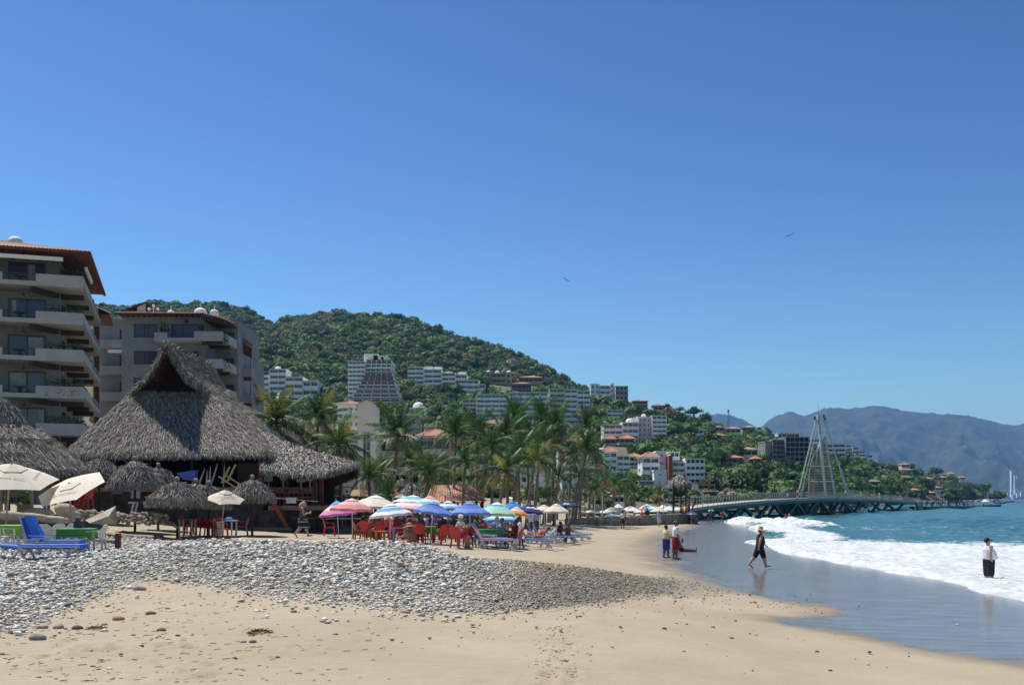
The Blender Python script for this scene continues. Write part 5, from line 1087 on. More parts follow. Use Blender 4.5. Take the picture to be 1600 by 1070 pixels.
# ---------------------------------------------------------------- coconut palms
frond_g = M('frond_green', (0.042, 0.110, 0.020), 0.5, var=.25, scale=1.5, rand=.35, trans=.30)
frond_y = M('frond_yellow', (0.20, 0.21, 0.05), 0.55, var=.25, scale=1.5, rand=.3, trans=.35)
frond_d = M('frond_dry', (0.26, 0.18, 0.09), 0.8, var=.25, scale=1.5, rand=.3, trans=.15)
ptrunk = M('palm_trunk', (0.20, 0.17, 0.14), 0.95, var=.35, scale=2.5, bump=.8, bscale=9)
coco = M('coconut', (0.22, 0.17, 0.05), 0.6, var=.2, scale=6)
def frond_mesh(L, droop, seed, mat, n=24):
    g = random.Random(seed); mb = MB()
    def rp(s_): return Vector((L * (s_ - .18 * droop * s_ ** 2.2), 0, L * (.26 * s_ - (.30 + .42 * droop) * s_ ** 2.1)))
    k = 8; pts = [rp(i / k) for i in range(k + 1)]
    mb.tube(pts, [.035 * (1 - .85 * i / k) for i in range(k + 1)], 4, cap=False)
    for side in (-1, 1):
        for i in range(n):
            s_ = .10 + .88 * (i + g.uniform(-.3, .3)) / n; s_ = min(.99, s_); p = rp(s_); tg = (rp(min(1, s_ + .02)) - rp(s_ - .02)).normalized()
            ll = L * .27 * (math.sin(math.pi * min(1, s_ * .82 + .14)) ** .7) * g.uniform(.8, 1.1)
            out = Vector((0, side, 0)); d = (out * g.uniform(.72, .9) + tg * .62 + Vector((0, 0, -.12 - .30 * g.random()))).normalized(); d2 = (d + Vector((0, 0, -.75 - .4 * droop))).normalized()
            w_ = .036 * (L / 2.8); a = tg * w_
            q1 = p + d * ll * .5; q2 = q1 + d2 * ll * .5
            mb.add([p - a * .6, p + a * .6, q1 + a, q1 - a, q2 + a * .15, q2 - a * .15], [(0, 1, 2, 3), (3, 2, 4, 5)])
    return mb.mesh('frond', mat)
FRONDS = [[frond_mesh(2.9, dr, 10 * j + i, m) for i, dr in enumerate((0.1, 0.5, 0.9, 1.3))] for j, m in enumerate((frond_g, frond_y, frond_d))]
def palm(label, cpx, cpy, bpx, Y, size=1.0, nf=17, up=0, yellow=.12, nuts=True, seed=0, bend=.0, tr=.15, group='coconut palms behind the beach'):
    g = random.Random(seed * 7 + int(cpx)); bx_ = X(bpx, Y); b = gz(bx_, Y); cx_, cz_ = X(cpx, Y), Z(cpy, Y)
    r = empty('palm_tree', (bx_, Y, b - .2), 0, label, 'palm tree', group); H = cz_ - b; dx = cx_ - bx_
    yo = g.uniform(-.5, .5); pts = []; K = 9
    for i in range(K + 1):
        t = i / K; pts.append((dx * (t ** (1.4 + bend)) if abs(dx) > .2 else dx * t + .12 * math.sin(t * 3), yo * t * t, t * H))
    mb = MB(); mb.tube(pts, [tr * (1.45 if i == 0 else 1.0 - .42 * i / K) for i in range(K + 1)], 8); mb.build('trunk', ptrunk, r, smoothf=True)
    top = Vector(pts[-1])
    nf += 3
    for i in range(nf):
        az = 2.399963 * i + g.uniform(-.25, .25); t = i / (nf - 1); el = R(80 - 104 * t ** .9 + up * (1 - t) + g.uniform(-9, 9))
        fi = 0 if el > R(45) else (1 if el > R(5) else 2) + (g.random() < .3); c_ = 1 if g.random() < yellow * .55 + (.08 if t > .7 else 0) else 0
        if t > .88 and g.random() < .5: c_, fi = 2, 3
        o = link('frond', FRONDS[c_][min(fi, 3)], r, top, (0, -el, az)); sc_ = size * g.uniform(.84, 1.06) * (.82 if t < .12 else 1); o.scale = (sc_, sc_, sc_); o.rotation_mode = 'XYZ'
    if nuts:
        m = MB()
        for i in range(7):
            a = g.uniform(0, 6.28); c = (top.x + .22 * math.cos(a), top.y + .22 * math.sin(a), top.z - .2 - g.uniform(0, .3)); m.lathe([(.03, -.13), (.10, -.07), (.12, .02), (.07, .1), (.02, .13)], 6, c)
        o = m.build('coconut_cluster', coco, r); o['kind'] = 'stuff'
    return r
PL = [  # crown px, py, base px, Y, size, fronds, up, yellow, label
    (433, 642, 446, 66, 1.05, 20, 8, .22, 'broad palm rising just behind the palapa ridge wing, farthest left'), (497, 640, 492, 69, .95, 19, 10, .2, 'palm with tall upright fronds, second from the hotel'),
    (528, 688, 532, 64, .95, 19, 4, .3, 'shorter yellowish palm close behind the thatched wing'), (466, 690, 470, 72, .85, 16, 0, .3, 'low palm between the two tall ones behind the palapa'),
    (577, 738, 573, 62, .62, 18, 10, .45, 'yellow-green palm in front of the slim cream tower'), (592, 735, 598, 70, .7, 14, 0, .3, 'small palm right of the slim tower base'),
    (622, 662, 610, 76, 1.10, 21, 6, .08, 'tallest dark palm between slim tower and cream building'), (640, 712, 642, 80, .85, 17, 0, .15, 'palm under the tallest dark one, against the cream building'),
    (609, 768, 613, 60, .55, 13, 24, .4, 'young bright palm peeking over the cream parasol'), (672, 727, 657, 64, .72, 22, -4, .2, 'compact round-headed palm in front of the salmon tiled roof'),
    (712, 672, 708, 86, .92, 18, 12, .12, 'palm left of the thick grove, beside the cream building end'), (727, 712, 722, 74, .70, 16, 6, .3, 'palm whose trunk crosses the salmon tiled roof'),
    (745, 674, 742, 88, .95, 18, 8, .18, 'palm with drooping pale fronds at the left of the grove'), (768, 690, 766, 84, .9, 17, 2, .2, 'palm behind the drooping one in the grove'),
    (790, 728, 776, 70, .85, 17, -6, .4, 'palm with one long pale frond sweeping left'), (790, 672, 792, 94, .95, 18, 12, .08, 'dark upright palm above the long-frond palm'),
    (806, 636, 812, 98, .95, 17, 22, .05, 'tall narrow palm in front of the middle glassy block'), (812, 700, 800, 86, .9, 18, 0, .25, 'mid-height palm in the grove centre'),
    (822, 668, 828, 96, .95, 18, 8, .08, 'dense palm in the grove, left of the two tallest'), (836, 712, 822, 82, .85, 17, -4, .3, 'palm with brown nut clusters in the grove'),
    (845, 690, 834, 90, .9, 17, 4, .15, 'palm directly left of the tall twin trunks'), (846, 640, 858, 100, .98, 17, 22, .04, 'left one of the two tallest palms over the grove'),
    (868, 652, 850, 98, .98, 18, 14, .05, 'right one of the two tallest palms, trunk leaning'), (866, 688, 862, 104, .9, 16, 4, .15, 'palm below the two tallest crowns'),
    (872, 738, 866, 92, .62, 15, 6, .3, 'short palm with yellow tips near the pale gable wall'), (893, 705, 888, 106, .8, 16, 6, .15, 'palm right of the tall pair, thin trunk'),
    (917, 650, 905, 104, .95, 17, 24, .04, 'tall lone palm over the orange roofs'), (918, 694, 898, 98, .85, 16, 12, .06, 'palm leaning right below the tall lone one'),
    (905, 735, 893, 100, .8, 16, 0, .25, 'leaning palm with yellow fronds by the blue-white building'), (932, 715, 918, 112, .8, 15, 4, .12, 'thin palm left of the five-storey block'),
    (944, 742, 940, 118, .85, 15, 2, .1, 'dark palm before the five-storey block'), (958, 752, 956, 122, .8, 15, 0, .12, 'low palm beneath the five-storey block'), (930, 758, 926, 108, .75, 15, 0, .2, 'bushy low palm behind the two flagpoles'),
    (975, 748, 976, 128, .8, 14, 4, .1, 'slender palm right of the five-storey block'), (1012, 768, 1010, 135, .6, 13, 0, .3, 'low feathery palm behind the white terrace parasols'), (1030, 766, 1028, 138, .6, 13, 0, .35, 'feathery palm left of the thatched lookout'), (990, 764, 990, 132, .6, 13, 0, .2, 'small palm left of the feathery pair'),
    (826, 768, 827, 96, .45, 12, 20, .2, 'tiny palm beside the white promenade parasol'), (850, 770, 848, 92, .5, 12, 10, .25, 'small palm at the foot of the tall twin trunks'), (757, 735, 752, 92, .75, 15, 0, .2, 'palm behind the salmon roof end'), (700, 735, 697, 95, .6, 14, 0, .3, 'half-hidden palm behind the salmon roof')]
for i, (a, b_, c, Y, s_, nf, up, ye, lab) in enumerate(PL):
    palm(lab, a, b_ + (15 if b_ < 672 else 5), c, Y, s_ * (1.0 if Y < 80 else 1.08), nf, up, ye, nuts=(i % 3 != 1), seed=i, tr=.15 if Y < 90 else .17)

# ---------------------------------------------------------------- single broadleaf trees and bushes
def tree(label, px, pb, Y, h, r, mi, seed, n=900, size=.32, lobes=12, group=None):
    p = (X(px, Y), Y, Z(pb, Y)); e = empty('tree', p, 0, label, 'tree', group); g = random.Random(seed)
    mb = MB(); mb.tube([(0, 0, -2.5), (.1, 0, h * .3), (.05, .1, h * .62)], [r * .10, r * .07, r * .04], 7)
    for k in range(5):
        a = k * 1.3 + g.random(); mb.tube([(.08, 0, h * (.28 + .05 * k)), (r * .35 * math.cos(a), r * .35 * math.sin(a), h * .6), (r * .6 * math.cos(a), r * .6 * math.sin(a), h * .75)], [r * .05, r * .03, r * .015], 5)
    mb.build('trunk', bark, e); v, f = leaf_cloud(n, r, h * .50, size, seed, lobes, .45); v[:, 2] += h * .52
    o = link('crown', npmesh('crown', v, f, [LEAF[mi]]), e); link('crown_heart', blob(r * .5, h * .22, seed, h * .5).mesh('crown_heart', LEAF[mi]), e)
for i, (px, pt, pb, hw, Yh, mi, lab) in enumerate([
    (1084, 633, 652, 17, None, 0, 'big round dark tree crowning the ridge above the tiled villa'), (1043, 628, 642, 6, None, 0, 'small dark tree on the ridge left of the big round one'), (1062, 634, 645, 9, None, 2, 'olive tree beside the big round ridge tree'), (1103, 642, 660, 12, None, 1, 'green tree right of the big round ridge tree'),
    (1463, 728, 745, 15, None, 0, 'big dark rounded tree on the headland skyline'), (1424, 722, 736, 9, None, 1, 'green tree on top of the headland'), (1388, 718, 738, 9, None, 2, 'pale olive tree on the headland left of the roofs'), (1372, 722, 738, 12, None, 4, 'bright green tree right of the stepping white block'),
    (1122, 732, 778, 22, 246, 2, 'large olive tree above the pier start'), (1152, 742, 786, 24, 252, 1, 'large green tree leaning over the pier, right of the olive one'), (1098, 745, 782, 16, 240, 1, 'bushy tree behind the slanting garden wall'), (1188, 758, 788, 22, 256, 0, 'dark tree above the middle of the pier ramp'), (1222, 752, 789, 22, 266, 0, 'dark tree just left of the pier sail cables'),
    (1172, 690, 712, 16, None, 4, 'bright green round tree below the saddle houses'), (989, 735, 760, 15, 190, 4, 'light green sprawling tree right of the five-storey block'), (1262, 758, 790, 20, 280, 1, 'tree behind the pier sail base'), (1300, 752, 790, 20, 300, 0, 'dark tree seen through the pier sail'), (1340, 762, 793, 20, 330, 1, 'green tree right of the sail cables at water edge'),
    (1480, 752, 776, 14, 720, 1, 'tree near the small roofs at the headland end'), (1508, 752, 774, 14, 780, 0, 'dense dark tree left of the last headland villa'), (1540, 750, 770, 14, 900, 1, 'rounded green tree over the last headland villa'),
    (660, 646, 668, 22, 210, 2, 'flat-topped olive tree before the domed pavilion'), (395, 655, 690, 14, 112, 4, 'yellow-flowered bushy tree beside the hotel corner'), (690, 610, 640, 10, None, 4, 'light green tree between the terraced tower and the stepped block'), (1390, 768, 790, 16, 470, 2, 'olive tree behind the pier ramp end')]):
    if Yh is None: Y = hit(px, pb).y
    else: Y = Yh
    k = Y / F; tree(lab, px, pb, Y, (pb - pt) * k * 1.02, hw * k, mi, 300 + i, n=1500 if hw > 14 else 800, size=max(.22, hw * k * .07))

# ---------------------------------------------------------------- rocks along the headland shore
rockm = M('shore_rock', (0.20, 0.17, 0.14), 0.95, var=.4, scale=.6, bump=.6, bscale=2)
def rock_into(mb, c, r, g, fl=.6, mi=0):
    prof = [(.05, -1), (.75, -.7), (1, -.1), (.8, .5), (.3, .9)]; base = len(mb.v); n = 7
    mb.lathe([(a * r, z * r * fl) for a, z in prof], n, c, mi); sx, sy = g.uniform(.7, 1.3), g.uniform(.7, 1.2)
    for i in range(base, len(mb.v)): v = mb.v[i]; k = g.uniform(.82, 1.18); mb.v[i] = (c[0] + (v[0] - c[0]) * k * sx, c[1] + (v[1] - c[1]) * k * sy, c[2] + (v[2] - c[2]) * k)
g = random.Random(5); mb = MB()
for i in range(420):
    y = g.uniform(205, 985); x = float(shore(y)) + g.uniform(-4, 3) - 2; rock_into(mb, (x, y, g.uniform(-.2, .6) * (y / 500)), g.uniform(.5, 1.6) * (y / 450) ** .7, g)
tag(mb.build('shore_rubble', rockm), 'brown rocks piled along the foot of the headland', kind='stuff')

# ---------------------------------------------------------------- terrace wall, lookout, poles and signs
wm_ = M('wall_stones', (0.30, 0.26, 0.21), 0.95, var=.45, scale=1.5, bump=.6, bscale=5)
A_, B_ = Vector((X(886, 97), 97)), Vector((X(1081, 120), 120)); wall_ = empty('stone_wall', (A_.x, A_.y, 0), 0, 'low rubble stone wall holding up the far parasol terrace', 'wall'); n_ = 150
topz = 1.25; mb = MB(); core = MB(); g = random.Random(9)
for i in range(n_):
    t = i / n_; p = A_.lerp(B_, t) - A_
    z0 = gz(A_.x + p.x, A_.y + p.y - .4)
    for z in np.arange(z0 - .05, topz - .1 - .45 * (1 - t), .26): rock_into(mb, (p.x + g.uniform(-.06, .06), p.y - .1 + g.uniform(-.12, .05), float(z) + .1), g.uniform(.14, .22), g, .75)
core.bar((0, .25, .3), (B_.x - A_.x, B_.y - A_.y + .25, .5), .5, 1.5); o = mb.build('stones', wm_, wall_); o['kind'] = 'stuff'; core.build('core', M('wall_mortar', (.22, .19, .15), .95), wall_)
YL = 119.0; kl = YL / F; lo = empty('lookout_tower', (X(1062, YL), YL, 1.0), 0, 'wooden lookout tower with a thatched cone roof on the terrace corner', 'tower')
ps = cone_patches((0, 0), 19 * kl, Z(757, YL) - 1, Z(742, YL) - 1, 12, .1); base_sheet(ps, lo, .1, und=thatch_b); thatch_obj(ps, lo, 60, L=.4, W=.10, seed=61, fringe=3, light=1.25)
for i, (a, b_) in enumerate([(-.8, -.6), (0, -.8), (.65, -.55), (.85, .5), (-.7, .6), (.3, .8)]): MB().tube([(a, b_, -.4), (a * .92, b_ * .92, Z(756, YL) - 1)], .075, 6).build('post', beam, lo)
MB().cbox((0, 0, Z(778, YL) - 1), (2.3, 1.9, .12)).build('platform', beam, lo)
for z in (.45, .85): m = MB(); zz = Z(778, YL) - 1 + z; m.bar((-1.1, -.9, zz), (1.1, -.9, zz), .06); m.bar((1.1, -.9, zz), (1.1, .9, zz), .06); m.bar((-1.1, .9, zz), (-1.1, -.9, zz), .06); m.build('rail', beam, lo)
m = MB(); m.bar((1.0, -.4, -.4), (1.9, -.4, Z(778, YL) - 1), .07); m.bar((1.0, .1, -.4), (1.9, .1, Z(778, YL) - 1), .07); m.build('ladder', beam, lo)
bt_ = MB(); g = random.Random(4)
for i in range(46): a = g.uniform(0, 1); z = g.uniform(-.9, .9 - a * 1.0); rock_into(bt_, (1.0 + a * .9, g.uniform(-1.4, .2), z - .3), g.uniform(.18, .30), g, .8)
o = bt_.build('buttress_stones', wm_, lo); o['kind'] = 'stuff'
for px, pt, Y, lab, c in ((929, 771, 108, 'bare white pole, left of two near the pale parasols', white), (941, 770, 108, 'bare white pole, right of two near the pale parasols', white), (919, 756, 112, 'short thick white marker post before the palms', white), (1037, 771, 128, 'thin pole with a yellow flag left of the lookout tower', postm)):
    x = X(px, Y); b_ = gz(x, Y); e = empty('flagpole', (x, Y, b_), 0, lab, 'pole'); h = Z(pt, Y) - b_
    MB().tube([(0, 0, -.3), (0, 0, h)], .06 if px != 919 else .09, 7).build('pole', c, e); MB().cbox((0, 0, .05), (.5, .5, .3)).build('base', beam, e)
    if px == 1037: MB().prism([(0, 0, h), (0, 0, h - .5), (-.16, .02, h - .62), (-.3, .05, h - .35), (-.18, .02, h - .05)], (0, .02, 0)).build('flag', fab(YEL), e)
    if px == 919: MB().prism([(-.14, 0, h), (.14, 0, h), (.06, 0, h - .8), (-.06, 0, h - .8)], (0, .1, 0)).build('shade', white, e)
def sign(label, px, py_, w_, h_, Y, mark, face=white, rim=framed):
    k = Y / F; x = X(px, Y); b_ = gz(x, Y); e = empty('sign', (x, Y, b_), 0, label, 'sign'); z = Z(py_, Y) - b_; w_, h_ = w_ * k / 2, h_ * k / 2
    MB().box(-w_, w_, 0, .05, z - h_, z + h_).build('board', face, e)
    m = MB(); t = .05
    m.box(-w_ - t, -w_ - .001, -.02, .06, z - h_ - t, z + h_ + t); m.box(w_ + .001, w_ + t, -.02, .06, z - h_ - t, z + h_ + t); m.box(-w_, w_, -.02, .06, z + h_ + .001, z + h_ + t); m.box(-w_, w_, -.02, .06, z - h_ - t, z - h_ - .001); m.build('frame', rim, e)
    for s_ in (-.7, .7): MB().tube([(w_ * s_, .1, -.3), (w_ * s_, .1, z + h_ * .8)], .035, 6).build('post', beam, e)
    if mark:
        q = MB(); q.prism([(-w_ * .55, -.012, z + h_ * .35), (-w_ * .1, -.012, z - h_ * .1), (w_ * .15, -.012, z + h_ * .75), (w_ * .3, -.012, z + h_ * .05), (w_ * .6, -.012, z - h_ * .35), (0, -.012, z - h_ * .45)], (0, .008, 0)); q.build('emblem', framed, e)
        if mark > 1: q = MB(); q.box(-w_ * .7, w_ * .7, -.012, -.004, z - h_ * .8, z - h_ * .68); q.build('print_line', framed, e)
sign('white board with a dark bird-like mark by the palapa tip', 541, 767, 12, 8.5, 67, 1, white, white)
sign('dark-framed square board with a grey mark beside the salmon roof', 661, 773, 10, 8, 79, 2, bluewhite)
sign('grey oblong board over the blue parasol, at the foot of palms', 774, 782, 12, 5.5, 86, 0, bluewhite, bluewhite)
sign('small grey board under the palms left of the navy parasols', 848, 781, 9, 4.5, 92, 0, bluewhite, bluewhite)
x = X(695.5, 78); b_ = gz(x, 78); e = empty('street_lamp', (x, 78, b_), 0, 'twin-globe street lamp before the salmon tiled roof', 'lamp'); zt = Z(774, 78) - b_
MB().tube([(0, 0, -.2), (0, 0, zt)], [.07, .04], 7).build('post', railm, e)
for s_ in (-1, 1):
    MB().tube([(0, 0, zt), (s_ * .2, 0, zt + .1), (s_ * .38, 0, zt - .02), (s_ * .38, 0, zt + .12)], .025, 5).build('arm', railm, e); MB().lathe([(.03, -.12), (.12, -.06), (.14, .03), (.09, .11), (.02, .14)], 10, (s_ * .38, 0, zt + .26)).build('globe', white, e, smoothf=True)
# thatched cones between parasols and cream building
for lab, px, pt, pe, hw, Y in (('pale thatched cone shelter under the tall dark palm', 642, 755, 774, 20, 88), ('little thatched cap just above the pale cone shelter', 627, 748, 756, 11, 92), ('pale thatched tent roof at the foot of the leaning palms', 878, 766, 786, 14, 108)):
    r_ = empty('thatched_shelter', (X(px, Y), Y, 0), 0, lab, 'shelter'); ps = cone_patches((0, 0), hw * Y / F, Z(pe, Y), Z(pt, Y), 12, .0); base_sheet(ps, r_, .1, und=thatch_b); thatch_obj(ps, r_, 60, L=.4, W=.09, seed=int(px), fringe=2, light=1.35)
    for a in range(4): MB().tube([(hw * Y / F * .75 * math.cos(a * 1.57 + .8), hw * Y / F * .75 * math.sin(a * 1.57 + .8), gz(X(px, Y), Y) - .4), (hw * Y / F * .75 * math.cos(a * 1.57 + .8), hw * Y / F * .75 * math.sin(a * 1.57 + .8), Z(pe, Y) + .2)], .08, 6).build('post', beam, r_)

# ---------------------------------------------------------------- pier
pier_c = M('pier_teal_steel', (0.035, 0.075, 0.075), 0.6, var=.25, scale=1.2); pier_w = M('pier_white_steel', (0.55, 0.58, 0.58), 0.45, var=.08, scale=1.0); pier_r = M('pier_railing', (0.30, 0.33, 0.32), 0.5); deckm = M('pier_deck', (0.42, 0.38, 0.31), .85, var=.15, scale=1)
PP = [(1068, 136), (1085, 138), (1120, 141), (1160, 149), (1200, 158), (1240, 169), (1290, 185), (1330, 201), (1370, 222), (1400, 242), (1432, 268)]
PD = [(1068, 798), (1085, 794), (1120, 789.5), (1160, 785.5), (1200, 782), (1240, 779.5), (1290, 777.5), (1330, 778), (1370, 779.5), (1400, 781), (1432, 784)]
pier = empty('pier', (X(1200, 158), 158, 0), 0, 'curved teal steel pier on V-shaped legs reaching out over the water', 'pier'); po = pier.location
pts = []
for px in np.arange(1068, 1433, 4.0):
    Y = float(interp(px, PP)); pts.append(Vector((X(px, Y), Y, Z(float(interp(px, PD)), Y))) - po)
nrm = [Vector((-(pts[min(i + 1, len(pts) - 1)] - pts[max(i - 1, 0)]).y, (pts[min(i + 1, len(pts) - 1)] - pts[max(i - 1, 0)]).x, 0)).normalized() for i in range(len(pts))]
def strip(a0, a1, z0, z1, name, mat):
    mb = MB(); n = len(pts); vs = []
    for p, q in zip(pts, nrm):
        for a, z in ((a0, z0), (a1, z0), (a1, z1), (a0, z1)): vs.append(p + q * a + Vector((0, 0, z)))
    fs = []
    for i in range(n - 1):
        for j in range(4): fs.append((i * 4 + j, i * 4 + (j + 1) % 4, (i + 1) * 4 + (j + 1) % 4, (i + 1) * 4 + j))
    fs.append((0, 1, 2, 3)); fs.append(tuple(4 * (n - 1) + j for j in (3, 2, 1, 0))); mb.add(vs, fs); return mb.build(name, mat, pier)
strip(-.0, 4.2, -.25, 0, 'deck', deckm); strip(-.12, .25, -.72, -.251, 'edge_beam', pier_c); strip(3.9, 4.3, -.72, -.251, 'edge_beam', pier_c); strip(-.16, -.02, -.28, .10, 'kerb', pier_r)
for a in (.02, 4.1):
    strip(a, a + .06, 1.02, 1.09, 'handrail', pier_r); strip(a, a + .03, .55, .58, 'handrail', pier_r)
bm2 = MB().box(-.03, .03, -.03, .03, 0, 1.02).mesh('baluster', pier_r)
L_ = 0; cum = [0]
for a, b_ in zip(pts, pts[1:]): cum.append(cum[-1] + (b_ - a).length)
for side in (.05, 4.13):
    for j in range(140):
        d = cum[-1] * j / 139; i = max(0, min(len(pts) - 2, int(np.searchsorted(cum, d)) - 1)); t = (d - cum[i]) / (cum[i + 1] - cum[i]); p = pts[i].lerp(pts[i + 1], t) + nrm[i] * side; link('baluster', bm2, pier, p)
def at_px(px):
    Y = float(interp(px, PP)); return Vector((X(px, Y), Y, 0)) - po, Z(float(interp(px, PD)), Y)
dirn = lambda px: (at_px(px + 3)[0] - at_px(px - 3)[0]).normalized()
for px, sp in ((1100, 17), (1141, 19), (1184, 19), (1229, 17), (1262, 15), (1300, 14), (1335, 14), (1363, 13), (1402, 13)):
    b0, zt = at_px(px); d = dirn(px); w_ = (at_px(px + sp)[0] - b0).length; q = Vector((-d.y, d.x, 0))
    for side in (.3, 3.6):
        m = MB()
        for s_ in (-1, 1): m.bar(b0 + q * side + d * s_ * .25 + Vector((0, 0, -.1)), b0 + q * side + d * s_ * w_ + Vector((0, 0, zt - .7)), .50, .40)
        m.build('leg', pier_c, pier)
    m = MB(); c = b0 + q * 1.95; m.cbox((c.x, c.y, 0), (1.6, 5.0, .7), 0, math.atan2(d.y, d.x)); m.build('footing', pier_c, pier)
for px in (1244, 1252, 1262, 1272, 1290, 1302, 1315):
    b0, zt = at_px(px); q = Vector((-dirn(px).y, dirn(px).x, 0)); m = MB(); m.tube([b0 + q * 2.0 + Vector((0, 0, -1)), b0 + q * 2.0 + Vector((0, 0, zt - .72))], .8 if px < 1280 else .5, 10); m.build('pile', pier_c, pier)
# sail mast
YM = 190.0; km = YM / F; tw = empty('sail_mast', (X(1287, YM), YM, Z(780, YM)), 0, 'tall sail-shaped steel mast with splayed white struts and louvred sail on the pier', 'tower')
def tp(px, py_, dy=0): return (X(px, YM) - X(1287, YM), dy, Z(py_, YM) - Z(780, YM))
for i, (b0, t0, dy, rr) in enumerate([((1241, 776), (1275, 655), -2.2, .11), ((1249, 776), (1277, 654), 1.5, .10), ((1259, 777), (1280, 655), 3.5, .10), ((1331, 776), (1288, 652), 2.2, .11), ((1323, 776), (1286, 654), -2.0, .10), ((1280, 778), (1277, 700), 4, .09), ((1302, 778), (1290, 683), -1, .11), ((1317, 778), (1291, 690), 3.8, .08)]):
    MB().tube([tp(*b0, dy), tp(*t0, 0)], rr, 7).build('strut', pier_w, tw)
MB().tube([tp(1291, 782), tp(1284, 712), tp(1279, 655)], [.20, .28, .20], 10).build('mast', pier_w, tw, smoothf=True)
MB().tube([tp(1286, 655), tp(1291, 668), tp(1290, 676), tp(1281, 697), tp(1270, 714), tp(1265, 735), tp(1263, 780)], [.11] * 7, 7).build('spiral_beam', M('pier_rose_steel', (.50, .36, .34), .5), tw)
m = MB(); m.tube([tp(1279, 657), tp(1279, 648)], [.45, .30], 8); m.build('crown_hub', pier_w, tw); MB().tube([tp(1278.5, 649), tp(1278.5, 628)], [.05, .02], 5).build('spike', railm, tw)
for a, b_ in ((1273, 653), (1287, 650), (1289, 654)): MB().cbox(tp(a, b_), (.3, .3, .5)).build('lamp_box', railm, tw)
sm = bpy.data.materials.new('sail_netting'); sm.use_nodes = True; N = sm.node_tree.nodes; bs = N['Principled BSDF']; bs.inputs['Base Color'].default_value = (.24, .19, .14, 1); bs.inputs['Roughness'].default_value = .8; bs.inputs['Alpha'].default_value = .62
n = 26
def edge_l(py_): return float(np.interp(py_, [674, 697, 714, 735, 780], [1291, 1281, 1270, 1266, 1264]))
def edge_r(py_): return float(np.interp(py_, [674, 690, 720, 780], [1292, 1296, 1302, 1313]))
for i in range(n):
    y0 = 676 + i * 4; y1 = y0 + 3.9
    if y1 > 780: break
    m = MB(); c0 = .9 * math.sin(i * .2)
    vs = [tp(edge_l(y0), y0, .6), tp((edge_l(y0) + edge_r(y0)) / 2, y0, 1.6), tp(edge_r(y0), y0, 1.0), tp(edge_l(y1), y1, .6), tp((edge_l(y1) + edge_r(y1)) / 2, y1, 1.6), tp(edge_r(y1), y1, 1.0)]
    m.add(vs, [(0, 1, 4, 3), (1, 2, 5, 4)]); m.build('sail_panel', sm, tw)
    MB().tube([vs[3], vs[4], vs[5]], .04 if i % 6 else .09, 4).build('sail_batten', pier_w if i % 6 == 0 else pier_r, tw)
# landing stage beyond the pier end
ls = empty('landing_stage', (X(1470, 290), 290, 0), 0, 'low dark landing stage crowded with posts beyond the pier end', 'jetty'); a_, b_ = Vector((X(1434, 268), 268, 0)) - ls.location, Vector((X(1512, 318), 318, 0)) - ls.location
m = MB(); m.bar(a_ + Vector((0, 0, .5)), b_ + Vector((0, 0, .35)), 4.5, .7); m.build('platform', pier_c, ls)
for i in range(18): p = a_.lerp(b_, (i + .5) / 18); MB().tube([p + Vector((0, -1.8, -1)), p + Vector((0, -1.8, 1.6 if i % 3 == 0 else .4))], .22, 6).build('pile', pier_c, ls)
for t in (.45, .62): p = a_.lerp(b_, t); m = MB(); m.cbox((p.x, p.y, 2.6), (5, 3, .12)); m.build('canopy', pier_c, ls); [MB().tube([(p.x + sx * 2, p.y + sy, .4), (p.x + sx * 2, p.y + sy, 2.55)], .08, 5).build('post', pier_c, ls) for sx in (-1, 1) for sy in (-1, 1)]
m = MB(); m.box(-.6, .6, -2, 2, -.5, 2.2); m.build('end_block', pier_r, ls, tuple(a_))
# utility mast on the hill
Ym = hit(1138, 668).y; e = empty('radio_mast', (X(1138, Ym), Ym, Z(670, Ym)), 0, 'thin lattice radio mast standing alone on the saddle', 'mast'); hh = (670 - 641) * Ym / F
for sx, sy in ((-1, -1), (1, -1), (0, 1)): MB().tube([(sx * .5, sy * .4, -3), (sx * .25, sy * .2, hh)], .06, 4).build('leg', railm, e)
for i in range(7): z = hh * i / 7; MB().bar((-.45, -.4, z), (.4, -.3, z + hh / 7), .045).build('brace', railm, e)
MB().cbox((0, 0, hh - .5), (.9, .8, 1.8)).build('antenna', pier_r, e)
# far white towers across the bay
for px, pt, pb, w_, Y, lab in ((1582, 735, 757, 3.2, 4120, 'slim white high-rise far across the bay'), (1587, 742, 757, 2.4, 4140, 'shorter pinkish high-rise beside the slim white one'), (1593, 742, 745, 8, 4160, 'flat white building top right of the far high-rises')):
    k = Y / F; b, k_, c, bt = building('far_tower', lab, [V(px - w_ / 2, px + w_ / 2, pt, pb, 10 if pb - pt > 5 else 1, 2, wall=white if px != 1587 else pinkish, slab=white, gl=glassb, rec=1.5, side=False)], Y=Y, clear=False, depth=14, found=8 if pb - pt < 6 else 50)
for i, (px, py_) in enumerate(((1562, 772), (1569, 774), (1576, 771), (1584, 775), (1591, 772), (1597, 770), (1572, 768), (1588, 766))):
    building('house', ['tiny flat-roofed pale house on the far shore below the mountains', 'tiny tile-roofed pale house on the far shore below the mountains'][i % 2], [V(px - 1.6, px + 1.6, py_ - 1.6, py_, 1, 2, wall=white, slab=white, gl=dark, side=False, rec=1, roof=tile if i % 2 else None)], Y=3400 + 40 * i, clear=False, depth=9, found=12, cat='house', group='tiny %s far shore houses' % ['flat-roofed', 'tile-roofed'][i % 2])
